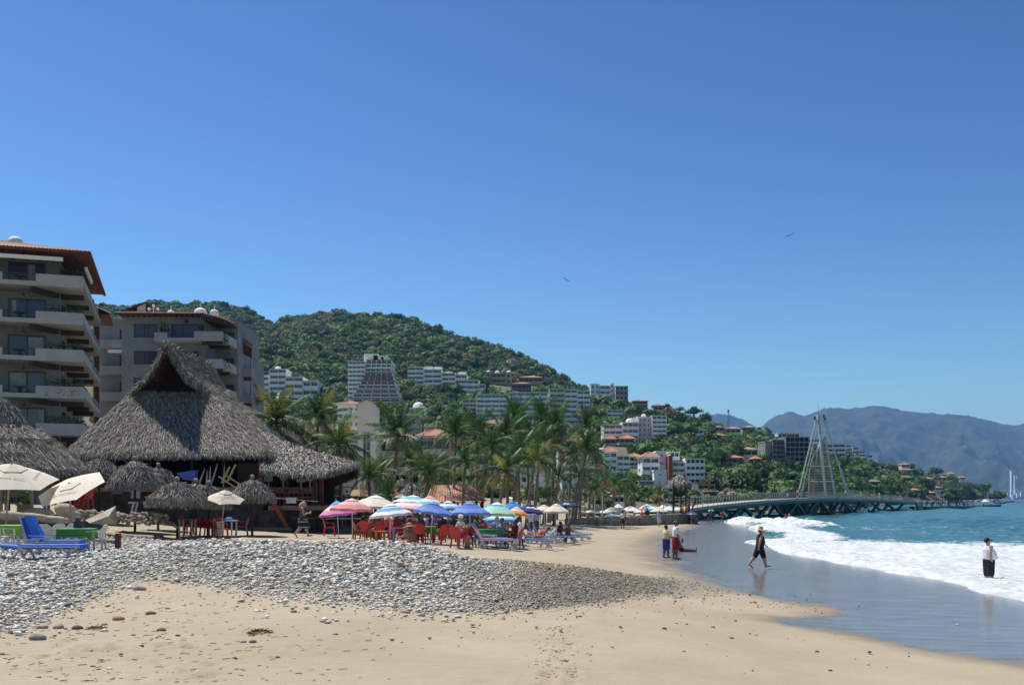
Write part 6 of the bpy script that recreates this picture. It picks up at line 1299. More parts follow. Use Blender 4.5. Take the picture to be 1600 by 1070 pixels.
# ---------------------------------------------------------------- people
SK = [M('skin_pale', (.50, .29, .21), .6, var=.06, scale=3), M('skin_tan', (.36, .19, .12), .6, var=.06, scale=3), M('skin_brown', (.17, .085, .05), .6, var=.06, scale=3)]
HR = [M('hair_black', (.018, .014, .012), .6), M('hair_brown', (.09, .05, .03), .6), M('hair_blonde', (.50, .38, .20), .6), M('hair_grey', (.35, .33, .31), .6), M('hair_red', (.28, .08, .03), .6)]
CL = {}
def cloth(c):
    k = tuple(c)
    if k not in CL: CL[k] = M('clothing_%d' % len(CL), c, .85, var=.12, scale=5, bump=.3, bscale=12)
    return CL[k]
def capsule(mb, a, ra, b, rb, n=10, sy=1.0):
    a, b = Vector(a), Vector(b); d = b - a; L = d.length
    if L < 1e-5: d = Vector((0, 0, 1)); L = 1e-5
    d.normalize(); u = Vector((0, 1, 0)) if abs(d.y) < .9 else Vector((1, 0, 0)); r = d.cross(u).normalized(); q = d.cross(r)
    vs = []; fs = []; prof = [(-ra * .98, .15), (-ra * .7, .72), (0, 1), None, (0, 1), (rb * .7, .72), (rb * .98, .15)]; rings = []
    for p in prof[:3]: rings.append((a + d * p[0], ra * p[1]))
    for p in prof[4:]: rings.append((b + d * p[0], rb * p[1]))
    for c, rr in rings:
        for j in range(n):
            t = 2 * math.pi * j / n; o = (r * math.cos(t) + q * math.sin(t)) * rr; o.y *= sy; vs.append(c + o)
    for i in range(len(rings) - 1):
        for j in range(n): fs.append((i * n + j, i * n + (j + 1) % n, (i + 1) * n + (j + 1) % n, (i + 1) * n + j))
    fs.append(tuple(range(n - 1, -1, -1))); fs.append(tuple((len(rings) - 1) * n + j for j in range(n))); mb.add(vs, fs)
POSES = {
    'stand': dict(lean=2, legs=[(3, 4), (-4, 2)], arms=[(4, 12), (-6, 14)]), 'walk': dict(lean=4, legs=[(20, 6), (-24, 14)], arms=[(-22, 14), (24, 22)]),
    'walk2': dict(lean=6, legs=[(26, 10), (-16, 30)], arms=[(14, 88), (-12, 22)]), 'belly': dict(lean=-4, legs=[(3, 3), (-2, 2)], arms=[(-8, 26), (28, 40)], belly=1.0),
    'hip': dict(lean=0, legs=[(6, 4), (-5, 3)], arms=[(12, 60), (10, 30)]), 'sit': dict(lean=-8, legs=[(84, 84), (88, 92)], arms=[(32, 62), (20, 50)], pz=.53), 'sit2': dict(lean=10, legs=[(86, 96), (80, 80)], arms=[(50, 70), (40, 84)], pz=.53),
    'floor': dict(lean=-24, legs=[(88, 2), (84, 8)], arms=[(-34, 6), (-30, 10)], pz=.10), 'recline': dict(lean=-52, legs=[(128, 96), (124, 92)], arms=[(40, 50), (20, 90)], pz=.40), 'lie': dict(lean=-48, legs=[(92, 3), (90, 5)], arms=[(10, 40), (14, 30)], pz=.42),
    'low': dict(lean=14, legs=[(100, 120), (96, 112)], arms=[(50, 40), (46, 36)], pz=.12), 'swim': dict(lean=20, legs=[(5, 5), (0, 5)], arms=[(70, 20), (60, 30)])}
BODY = {}
def body_mesh(pose, H, fat, sleeve, shorts, fem, vox, spread=.10):
    key = (pose, round(H, 2), fat, sleeve, shorts, fem, vox)
    if key in BODY: return BODY[key]
    q = POSES[pose]; caps = []        # (a, ra, b, rb, region, flatten)
    def pol(o, ang, L, y=0): return (o[0] + math.sin(R(ang)) * L, o[1] + y, o[2] - math.cos(R(ang)) * L)
    pv = (0, 0, 0); ln = q['lean']; f = fat
    def up(L): return (math.sin(R(ln)) * L, 0, math.cos(R(ln)) * L)
    chest, neck = up(.235 * H), up(.325 * H); hd = up(.40 * H)
    caps.append((pv, .088 * H * f, up(.11 * H), .080 * H * f, 'bottom' if shorts > 0 else 'top', 1.25)); caps.append((up(.07 * H), .084 * H * f, chest, .088 * H * (f * .5 + .5), 'top', 1.35))
    caps.append((chest, .080 * H, up(.285 * H), .055 * H, 'top', 1.5)); caps.append((up(.27 * H), .032 * H, up(.355 * H), .030 * H, 'skin', 1))
    if q.get('belly') or f > 1.15:
        k_ = .05 if q.get('belly') else .02; b0 = up(.11 * H); caps.append(((b0[0] + k_ * H, 0, b0[2]), .095 * H * f, (up(.2 * H)[0] + k_ * .6 * H, 0, up(.2 * H)[2]), .08 * H * f, 'top', 1.15))
    if fem: c_ = up(.235 * H); [caps.append(((c_[0] + .052 * H, s_ * .042 * H, c_[2] - .01), .038 * H, (c_[0] + .06 * H, s_ * .042 * H, c_[2] - .02), .034 * H, 'top', 1)) for s_ in (-1, 1)]
    caps.append((hd, .060 * H, (hd[0] + .012 * H, 0, hd[2] - .03 * H), .048 * H, 'skin', .88)); caps.append(((hd[0] - .008 * H, 0, hd[2] + .012 * H), .064 * H, (hd[0] - .014 * H, 0, hd[2] + .014 * H), .062 * H, 'hair', .9))
    caps.append(((hd[0] + .058 * H, 0, hd[2] - .008 * H), .010 * H, (hd[0] + .068 * H, 0, hd[2] - .020 * H), .011 * H, 'skin', 1))
    for s_ in (-1, 1): caps.append(((hd[0] - .002 * H, s_ * .055 * H, hd[2] - .004 * H), .012 * H, (hd[0], s_ * .056 * H, hd[2] - .02 * H), .010 * H, 'skin', .6))
    for i, (a, k) in enumerate(q['legs']):
        y = (-1, 1)[i] * .050 * H * (.6 + .4 * f); h0 = (0, y, -.01 * H); kn = pol(h0, a, .245 * H); an = pol(kn, a - k, .235 * H)
        t = min(1, max(0, shorts)); mid = tuple(h0[j] + (kn[j] - h0[j]) * t for j in range(3)); r_ = .074 * H * (.5 + .5 * f)
        if t > 0: caps.append((h0, r_ * 1.06, mid, (r_ * 1.05 - .020 * H * t), 'bottom', 1.0))
        caps.append((mid if t > 0 else h0, r_ - .024 * H * t, kn, .046 * H * (.6 + .4 * f), 'skin', 1)); caps.append((kn, .044 * H * (.6 + .4 * f), pol(kn, a - k, .09 * H), .046 * H * (.7 + .3 * f), 'skin', 1)); caps.append((pol(kn, a - k, .08 * H), .045 * H * (.7 + .3 * f), an, .024 * H, 'skin', 1))
        fa = (a - k) + 84; hl = (an[0] - .015 * H * math.sin(R(fa)), an[1], an[2] - .018 * H); toe = pol((an[0], an[1], an[2] - .020 * H), fa, .11 * H); caps.append((hl, .024 * H, toe, .018 * H, 'skin', 1.25))
        for w_ in range(3): caps.append((pol((an[0], an[1] + (w_ - 1) * .016 * H, an[2] - .022 * H), fa, .10 * H), .010 * H, pol((an[0], an[1] + (w_ - 1) * .018 * H, an[2] - .024 * H), fa, .135 * H), .008 * H, 'skin', 1))
    for i, (a, k) in enumerate(q['arms']):
        s_ = (-1, 1)[i]; sh = up(.285 * H); sh = (sh[0], s_ * .105 * H * (.7 + .3 * f), sh[2]); a = a
        el = pol(sh, a, .17 * H, s_ * spread * .17 * H * (1.5 if f > 1.2 else 1)); wr = pol(el, a + k, .145 * H, -s_ * .01 * H); m_ = tuple(sh[j] + (el[j] - sh[j]) * max(.02, sleeve) for j in range(3))
        caps.append((sh, .044 * H, m_, .038 * H, 'top' if sleeve > 0 else 'skin', 1)); caps.append((m_, .033 * H, el, .027 * H, 'skin', 1)); caps.append((el, .027 * H, wr, .018 * H, 'skin', 1))
        pm = pol(wr, a + k, .045 * H); caps.append((wr, .017 * H, pm, .022 * H, 'skin', .7))
        for w_, L in enumerate((.040, .046, .043, .034)):
            o_ = (w_ - 1.5) * .0105 * H; b_ = (pm[0] + o_ * math.cos(R(a + k)), pm[1], pm[2] + o_ * math.sin(R(a + k))); e1 = pol(b_, a + k + 14, L * .6 * H); e2 = pol(e1, a + k + 46, L * .45 * H)
            caps.append((b_, .0058 * H, e1, .0052 * H, 'skin', 1)); caps.append((e1, .0052 * H, e2, .0045 * H, 'skin', 1))
        th = pol(wr, a + k + 34, .045 * H, -s_ * .012 * H); caps.append((pol(wr, a + k, .012 * H), .008 * H, th, .006 * H, 'skin', 1))
    mb = MB(); [capsule(mb, c[0], c[1], c[2], c[3], 10, c[5]) for c in caps]
    me = mb.mesh('body', SK[0]); o = link('body_source', me); md = o.modifiers.new('r', 'REMESH'); md.mode = 'VOXEL'; md.voxel_size = vox; md.use_smooth_shade = True
    sm_ = o.modifiers.new('s', 'SMOOTH'); sm_.factor = .5; sm_.iterations = 2
    res = lookmesh(o); bpy.data.objects.remove(o)
    n = len(res.polygons); co = np.empty(n * 3, np.float32); res.polygons.foreach_get('center', co); co = co.reshape(-1, 3)
    best = np.full(n, 1e9); reg = np.zeros(n, np.int32); RN = {'skin': 0, 'top': 1, 'bottom': 2, 'hair': 3}
    for a, ra, b, rb, rg, sy in caps:
        a_, b_ = np.array(a), np.array(b); d = b_ - a_; t = np.clip(((co - a_) @ d) / (d @ d + 1e-9), 0, 1); w_ = co - (a_ + t[:, None] * d); w_[:, 1] /= sy
        dist = np.linalg.norm(w_, axis=1) - (ra + (rb - ra) * t); m = dist < best; best[m] = dist[m]; reg[m] = RN[rg]
    hx, hz_ = hd[0], hd[2]; face = (co[:, 0] > hx + .022 * H) & (co[:, 2] < hz_ + .030 * H) & (reg == 3); reg[face] = 0
    low_ = (reg == 3) & (co[:, 2] < hz_ - .025 * H) & (co[:, 0] > hx - .02 * H); reg[low_] = 0
    res.materials.clear(); [res.materials.append(SK[0]) for _ in range(4)]; res.polygons.foreach_set('material_index', reg); res.polygons.foreach_set('use_smooth', [True] * n)
    vz = np.empty(len(res.vertices) * 3, np.float32); res.vertices.foreach_get('co', vz); zmin = float(vz.reshape(-1, 3)[:, 2].min())
    BODY[key] = (res, zmin, hd, up, neck); return BODY[key]
def person(label, loc, rz, pose='stand', H=1.68, fat=1.0, sk=0, top=(.6, .6, .6), bot=(.1, .1, .2), hair=0, sleeve=.5, shorts=.85, fem=False, vox=.022, hat=None, extra=None, pz=None, group=None, cat='person'):
    """loc z is the ground (or the seat's floor); rz = 0 faces +x, to the picture's right"""
    me0, zmin, hd, up, neck = body_mesh(pose, H, fat, sleeve, shorts, fem, vox); me = me0.copy(); me.name = 'body'
    tm, bm_ = (cloth(top) if top else SK[sk]), (cloth(bot) if bot else SK[sk])
    for i, m in enumerate((SK[sk], tm, bm_, HR[hair])): me.materials[i] = m
    h0 = -zmin if 'pz' not in POSES[pose] else POSES[pose]['pz'] * (1 if pose not in ('floor', 'low') else 1)
    if pose == 'swim': h0 = .55 * H - .98 * H + .55
    e = empty('person', loc, rz, label, cat, group); b = link('body', me, e, (0, 0, h0)); hx, hz_ = hd[0], hd[2] + h0
    if vox < .02:
        for s_ in (-1, 1): MB().lathe([(.003, -.01), (.011, 0), (.003, .01)], 6, (hx + .060 * H, s_ * .022 * H, hz_ + .002 * H)).build('eye', HR[0], e)
        MB().cbox((hx + .061 * H, 0, hz_ - .038 * H), (.008, .045, .010)).build('mouth', M('lips', (.30, .10, .09), .5), e)
    if hat:
        c, brim, crown_ = hat; m = MB(); m.lathe([(brim, -.030), (brim * .98, -.022), (.088 * H * .72, .0), (.062 * H, .012), (.058 * H, .06 * crown_), (.03 * H, .075 * crown_), (.01, .078 * crown_)], 16, (0, 0, 0)); o = m.build('hat', cloth(c), e, (hx - .01, 0, hz_ + .035 * H), (0, R(8), 0))
    return e
def gxy(px, Y, dz=0): x = X(px, Y); return (x, Y, gz(x, Y) + dz)
e = person('blonde woman in a dark zigzag-patterned wrap walking with a cup near the palapa', gxy(473, 47), R(-8), 'walk2', 1.68, 1.05, 0, (.10, .06, .07), (.035, .018, .03), 2, 0, .7, True, .018)
h0 = 0.9; m = MB(); prof = [(.15, .98), (.20, .88), (.23, .72), (.24, .58), (.255, .46)]
m.lathe(prof, 18, (0.0, 0, 0), 0, False); m.v = [(x * 1.05 + max(0, (.9 - z)) * .14, y * .95, z) for x, y, z in m.v]; m.build('skirt', cloth((.03, .015, .025)), e)
for z0, amp in ((.86, .02), (.75, .012), (.50, .022)):
    r0 = np.interp(z0, [.46, .58, .72, .88, .98], [.255, .24, .23, .20, .15]) + .006; m = MB(); N_ = 40; vs = []
    for j in range(N_):
        a = 2 * math.pi * j / N_; z = z0 + (amp if j % 2 else -amp)
        for dz in (0, .022): vs.append((r0 * math.cos(a) * 1.05 + (.9 - z0) * .14, r0 * math.sin(a) * .97, z + dz))
    m.add(vs, [(2 * j, 2 * ((j + 1) % N_), 2 * ((j + 1) % N_) + 1, 2 * j + 1) for j in range(N_)]); m.build('zigzag_trim', white, e)
MB().tube([(-.02, 0, 1.60), (-.09, 0, 1.52), (-.12, 0, 1.40), (-.10, .01, 1.30)], [.07, .085, .065, .02], 8).build('hair', HR[2], e, smoothf=True)
MB().lathe([(.03, 0), (.04, .12)], 8, (.40, -.10, 1.13)).build('cup', white, e)
person('woman in a cream top and blue shorts standing left of the man in white', gxy(1041, 48.5), R(25), 'hip', 1.56, 1.22, 2, (.62, .54, .36), (.03, .05, .24), 0, .8, .95, True, .018)
e = person('man in a white shirt and dark red shorts standing on the wet sand', gxy(1055.5, 48), R(8), 'stand', 1.78, 1.05, 2, (.75, .75, .78), (.24, .012, .02), 1, .8, .95, False, .018)
m = MB(); m.cbox((.30, -.10, .88), (.05, .16, .18)); m.build('bag', cloth((.12, .14, .13)), e)
person('person sitting on wet sand, legs stretched seaward, behind the standing man', gxy(1064, 56, .02), R(-4), 'floor', 1.68, 1.0, 2, None, (.02, .02, .03), 0, 0, .2, False, .02)
person('woman in black tank top, black shorts and straw hat walking on wet sand', gxy(1187, 42.5, .0), R(4), 'walk', 1.66, 1.22, 0, (.012, .012, .015), (.010, .010, .012), 1, 0, .98, True, .017, hat=((.55, .40, .24), .21, 1.9))
xm = X(1545, 36.5); e = person('stout man in a white tank top and black shorts standing knee-deep in the surf foam', (xm, 36.5, -.24), R(6), 'belly', 1.82, 1.20, 0, (.76, .78, .82), (.012, .012, .02), 0, 0, .95, False, .017)
m = MB(); m.cbox((.08, 0, 1.735), (.05, .15, .045)); m.build('sunglasses', HR[0], e)
for px, Y, rz, pose, H, sk, top, bot, hair, hat, lab, k in [
    (973, 94, 80, 'walk', 1.66, 2, (.74, .75, .78), (.05, .012, .015), 0, ((.06, .07, .14), .08, 1.2), 'person in a white shirt, dark shorts and blue cap walking up the beach', {}),
    (1003, 111, 60, 'hip', 1.62, 1, (.62, .16, .06), (.10, .02, .03), 0, None, 'person in an orange top beside the terrace wall', {}),
    (1011, 111, 70, 'stand', 1.82, 2, (.06, .02, .025), (.03, .03, .08), 0, None, 'tall person in dark red standing by the terrace wall', {}),
    (1030, 104, 85, 'walk', 1.66, 1, (.42, .46, .62), (.42, .46, .62), 0, ((.72, .72, .74), .17, 1.4), 'person in a loose pale blue dress and white hat walking away', {}),
    (1021, 113, 20, 'stand', 1.05, 2, (.30, .06, .05), (.05, .03, .03), 0, None, 'child standing in front of the terrace wall', {}),
    (1110, 127, -20, 'walk', 1.74, 2, None, (.05, .05, .12), 0, None, 'shirtless man striding down to the water by the first pier legs', {}),
    (1228, 111, 150, 'stand', 1.66, 1, (.30, .12, .30), (.03, .02, .05), 0, None, 'left one of two people in purple wading in the breaking wave', {'dz': -.25}),
    (1233, 111.5, 30, 'stand', 1.66, 1, (.42, .18, .34), (.12, .06, .10), 2, None, 'right one of two people in purple wading in the breaking wave', {'dz': -.25}),
    (1178, 122, 200, 'stand', 1.5, 1, (.30, .28, .16), (.10, .10, .08), 0, None, 'child standing at the water edge left of the breaking wave', {'dz': -.2}),
    (1128, 138, -90, 'sit2', 1.6, 1, (.45, .10, .08), (.05, .05, .06), 0, None, 'person in red sitting on a pier footing', {'dz': .15}), (1076, 121, 200, 'stand', 1.7, 2, (.35, .03, .03), (.03, .03, .04), 0, None, 'person in dark red under the lookout tower, at its seaward end', {'dz': .9}),
    (1066, 122, 160, 'sit', 1.6, 1, (.70, .25, .12), (.05, .05, .06), 0, None, 'person in orange sitting under the lookout tower', {'dz': .8})]:
    p = gxy(px, Y, k.get('dz', 0)); p = (p[0], p[1], max(p[2], -.35)); person(lab, p, R(rz), pose, H, 1.05, sk, top, bot, hair, .6 if top else 0, .9, False, .03, hat=hat)
for i, (px, py_, sk, lab, top) in enumerate([(1301, 811, 1, 'swimmer with raised arms in front of the pier sail', (.5, .1, .08)), (1341, 811, 2, 'swimmer, only a dark head above water', None), (1370, 812, 0, 'pale swimmer right of the dark head', None), (1158, 808, 2, 'swimmer just beyond the child at the water edge', None), (1141, 812, 1, 'bather in shallow water below the second pier leg', (.5, .12, .2)), (1254, 811, 1, 'swimmer holding a green float near the big piles', (.5, .3, .1)), (1345, 791 + 16, 2, 'small dark head far behind the swimmers', None)]):
    Y = (CAMZ - .12) * F / (py_ - HZ); person(lab, (X(px, Y), Y, -.72 if i != 6 else -.8), R(200 + 30 * i), 'swim', 1.65, 1, sk, top, None, 0, 0, 0, False, .03)
    if i == 5: m = MB(); m.tube([(-.6, 0, 0), (-.3, .05, .12), (.4, 0, .14), (.9, 0, .02)], [.1, .22, .22, .08], 8); tag(m.build('swim_float', M('float_green', (.10, .55, .35), .4), None, (X(px, Y) + 1.0, Y, .0)), 'bright green swim float beside the swimmer near the piles', 'float')
# people on the pier (tiny)
g = random.Random(3)
for i, px in enumerate((1213, 1222, 1239, 1258, 1274, 1316, 1338, 1348, 1357, 1372, 1384, 1393, 1405, 1415, 1424)):
    b0, zt = at_px(px); q = Vector((-dirn(px).y, dirn(px).x, 0)); p = po + b0 + q * g.uniform(.8, 3.2); cs = [(.6, .12, .08), (.7, .7, .7), (.1, .15, .35), (.55, .3, .1), (.08, .08, .09)]; c = cs[i % 5]
    person('person in %s strolling on the pier deck' % ['red', 'white', 'blue', 'orange', 'black'][i % 5], (p.x, p.y, zt + .005), R(g.uniform(0, 360)), ['stand', 'walk', 'hip'][i % 3], g.uniform(1.55, 1.8), 1, i % 3, c, [(.05, .05, .1), (.3, .3, .3), (.5, .45, .35)][i % 3], i % 2, .6, .9, False, .035, group='people on the pier')

# ---------------------------------------------------------------- plastic chairs, tables and loungers
def plastic(name, c): return M(name, c, .38, var=.05, scale=2, coat=.15)
redp, whp = plastic('red_plastic', (.52, .018, .020)), plastic('white_plastic', (.62, .62, .60)); redd = plastic('dark_red_plastic', (.28, .012, .018))
def chair_parts(mat):
    P_ = {}
    m = MB(); m.prism([(-.22, -.22, .43), (.24, -.25, .44), (.27, -.2, .42), (.27, .2, .42), (.24, .25, .44), (-.22, .22, .43)], (0, 0, -.025)); P_['seat'] = m.mesh('seat', mat)
    m = MB(); prof = [(-.20, .43, .21), (-.25, .58, .25), (-.29, .72, .25), (-.31, .82, .19), (-.315, .86, .08)]; vs = []
    for dx in (0, -.02):
        for (x, z, hw) in prof:
            for j in range(5): y = -hw + 2 * hw * j / 4; vs.append((x + dx + .05 * (abs(y) / .25) ** 2, y, z))
    K = 5; fs = []
    for l in (0, 25):
        for i in range(4):
            for j in range(4): fs.append((l + i * K + j, l + i * K + j + 1, l + (i + 1) * K + j + 1, l + (i + 1) * K + j))
    rim = [0, 1, 2, 3, 4, 9, 14, 19, 24, 23, 22, 21, 20, 15, 10, 5]
    for a, b in zip(rim, rim[1:] + rim[:1]): fs.append((a, b, b + 25, a + 25))
    m.add(vs, fs); P_['backrest'] = m.mesh('backrest', mat)
    for nm, x, y, dx in (('l0', .23, -.22, .04), ('l1', .23, .22, .04), ('l2', -.21, -.2, -.06), ('l3', -.21, .2, -.06)):
        m = MB(); m.prism([(x - .03, y - .03, .425), (x + .03, y - .03, .425), (x + .03 + dx, y + (-.03 if y < 0 else .03), 0), (x - .01 + dx, y + (-.03 if y < 0 else .03), 0)], (0, .05 if y < 0 else -.05, 0)); P_[nm] = m.mesh('leg', mat)
    for nm, s_ in (('a0', -1), ('a1', 1)):
        m = MB(); m.bar((-.26, .25 * s_, .68), (.22, .27 * s_, .65), .05, .025); m.bar((.22, .27 * s_, .65), (.25, .25 * s_, .43), .045, .02); P_[nm] = m.mesh('armrest', mat)
    return P_
CH = {'red': chair_parts(redp), 'white': chair_parts(whp), 'dark': chair_parts(redd)}
def chair(label, px, Y, deg, kind='red', zb=None, group='plastic armchairs around the beach tables'):
    x = X(px, Y); e = empty('armchair', (x, Y, gz(x, Y) if zb is None else zb), R(deg), label, 'chair', group)
    for k, me in CH[kind].items(): link(me.name.split('.')[0], me, e)
    return e
def table(label, px, Y, w_=.8, h=.72, top=None, legm=None, cloth_=None, deg=0, round_=False, zb=None):
    x = X(px, Y); e = empty('table', (x, Y, gz(x, Y) if zb is None else zb), R(deg), label, 'table'); top = top or whp; legm = legm or whp
    m = MB()
    if round_: m.lathe([(w_ / 2, h - .03), (w_ / 2 + .01, h - .015), (w_ / 2, h)], 18)
    else: m.box(-w_ / 2, w_ / 2, -w_ / 2, w_ / 2, h - .035, h)
    m.build('table_top', top, e)
    lm = MB().box(-.03, .03, -.03, .03, 0, h - .036, 0, 0, .0).mesh('leg', legm)
    for sx in (-1, 1):
        for sy in (-1, 1): link('leg', lm, e, (sx * (w_ / 2 - .08) * (.72 if round_ else 1), sy * (w_ / 2 - .08) * (.72 if round_ else 1), 0))
    if cloth_:
        m = MB(); g = random.Random(int(px)); n = 6; a = w_ / 2 + .012; rim = []
        for i in range(4):
            c0 = [(-a, -a), (a, -a), (a, a), (-a, a)][i]; c1 = [(-a, -a), (a, -a), (a, a), (-a, a)][(i + 1) % 4]
            for j in range(n): rim.append((c0[0] + (c1[0] - c0[0]) * j / n, c0[1] + (c1[1] - c0[1]) * j / n))
        N_ = len(rim); vs = [(p[0], p[1], h + .008) for p in rim] + [(p[0] * (1.03 + .05 * math.sin(i * 1.9)), p[1] * (1.03 + .05 * math.cos(i * 1.7)), h - .22 - (.12 if i % n == 0 else g.uniform(0, .04))) for i, p in enumerate(rim)]
        m.add(vs, [tuple(range(N_))] + [(i, (i + 1) % N_, N_ + (i + 1) % N_, N_ + i) for i in range(N_)]); o = m.build('tablecloth', cloth_, None, e.location, e.rotation_euler); tag(o, 'cloth over ' + label, 'tablecloth')
    return e
def lounger(label, px, Y, deg, back=52, mat=None, towel=None, wheel=True, L=1.95, zb=None, frame=None, group='blue sun loungers on the sand', pad=.03):
    x = X(px, Y); e = empty('sun_lounger', (x, Y, gz(x, Y) if zb is None else zb), R(deg), label, 'sun lounger', group); mat = mat or M('sling_blue', (.03, .11, .50), .7, var=.08, scale=4, trans=.1); fr = frame or whp
    ca, sa = math.cos(R(back)), math.sin(R(back)); hb = .36; xb = -L * .12
    m = MB(); m.box(xb, L * .62, -.30, .30, hb - .012 - pad, hb + pad); m.build('sling', mat, e)
    m = MB(); m.prism([(xb, -.30, hb), (xb - .72 * ca, -.30, hb + .72 * sa), (xb - .72 * ca - .02 * sa, -.30, hb + .72 * sa - .02 * ca - pad), (xb - .02, -.30, hb - .02 - pad)], (0, .6, 0)); m.build('backrest', mat, e)
    for s_ in (-1, 1):
        m = MB(); m.bar((xb - .1, s_ * .33, hb), (L * .63, s_ * .33, hb), .032, .035); m.bar((xb, s_ * .33, hb + .01), (xb - .75 * ca, s_ * .33, hb + .75 * sa), .032, .032); m.build('side_rail', fr, e)
        m = MB(); m.bar((L * .60, s_ * .31, hb), (L * .42, s_ * .31, 0), .036, .036); m.bar((L * .38, s_ * .31, hb), (L * .58, s_ * .31, 0), .036, .036); m.build('leg', fr, e)
        m = MB(); m.bar((xb, s_ * .31, hb), (xb + .16, s_ * .31, 0.02), .05, .05); m.bar((xb + .1, s_ * .31, hb), (xb - .18, s_ * .31, 0.02), .045, .045); m.build('leg', fr, e)
        m = MB(); m.bar((xb + .05, s_ * .36, .55), (xb + .55, s_ * .36, .53), .05, .025); m.bar((xb + .5, s_ * .36, .53), (xb + .5, s_ * .36, hb), .03); m.build('armrest', fr, e)
        if wheel: w_ = MB(); w_.tube([(L * .50, s_ * .34, .07), (L * .50, s_ * .37, .07)], .07, 12); w_.build('wheel', fr, e)
    if towel: m = MB(); m.box(xb + .02, L * .5, -.24, .24, hb + pad + .004, hb + pad + .02); m.prism([(xb, -.24, hb + .02), (xb - .5 * ca, -.24, hb + .02 + .5 * sa), (xb - .5 * ca - .01, -.24, hb + .5 * sa + .008), (xb - .01, -.24, hb + .008)], (0, .48, 0)); tag(m.build('beach_towel', cloth(towel), None, e.location, e.rotation_euler), 'towel spread on the ' + label, 'towel')
    return e
# red armchairs and the seated crowd under the parasols
for a in [(514, 51, 15, 'empty red armchair standing apart left of the pink parasol pole'), (562, 45.5, 20, 'empty red armchair right of the pink parasol pole, facing the tables'), (573, 47.5, 60, 'red armchair just behind the one by the pink pole'),
          (590, 46.5, 120, 'red armchair before the teal table, back to the sea'), (603, 44.5, 200, 'red armchair beside the yellow stool'), (604, 50, -60, 'red armchair right of the teal table'), (622, 48, 90, 'red armchair under the white and cyan parasol'), (633, 46, 150, 'red armchair left of the straw-hatted person'),
          (655, 42.5, 88, 'red armchair seen from behind beside the green table cloth'), (668, 47, 180, 'red armchair between the two green tables'), (684, 46, 30, 'dark red armchair left of the bright single one', 'dark'), (697, 41.3, 96, 'bright red armchair standing alone near the blue parasol pole'),
          (716, 39.6, 60, 'red armchair of the woman with the white cap'), (728, 41.5, 110, 'dark red armchair right of the woman with the white cap', 'dark'), (735, 44.5, 90, 'dark red armchair behind the loungers', 'dark'), (806, 42.6, 160, 'dark red armchair at the far side of the green table', 'dark'),
          (755, 47, -90, 'red armchair behind the green draped table'), (782, 45, 200, 'red armchair of the grey-shirted person'), (640, 52, -90, 'red armchair at the back of the crowd'), (702, 50, -80, 'red armchair behind the bright single one'), (722, 49, -100, 'red armchair under the right blue parasol')]:
    chair(a[3], a[0], a[1], a[2], a[4] if len(a) > 4 else 'red')
grn = M('green_cloth', (.10, .26, .03), .8, var=.12, scale=3); tealm = M('teal_table', (.02, .25, .20), .5); purp = plastic('lilac_plastic', (.38, .30, .55)); yelp = plastic('yellow_plastic', (.65, .45, .04)); gtab = plastic('green_plastic', (.03, .28, .06))
table('teal square table under the pink parasol', 577, 50.5, .9, .74, tealm, redd); table('lilac plastic table in front of the crowd', 624, 43.5, .62, .66, purp, purp); table('small yellow stool-table beside a red armchair', 594, 44.6, .5, .45, yelp, yelp)
table('green table behind the straw-hatted person', 664, 44.5, .9, .70, gtab, redd, grn); table('dark green draped table behind the two front loungers', 766, 43.6, 1.1, .72, gtab, gtab, gtab); table('green table in the middle of the crowd', 640, 48, .8, .7, gtab, redd); table('small brown bar table left of the red chairs', 478, 56, 1.2, .8, brownslab, beam)
table('low counter table left of the lavender parasol', 542, 56, 2.0, .85, cream, beam)
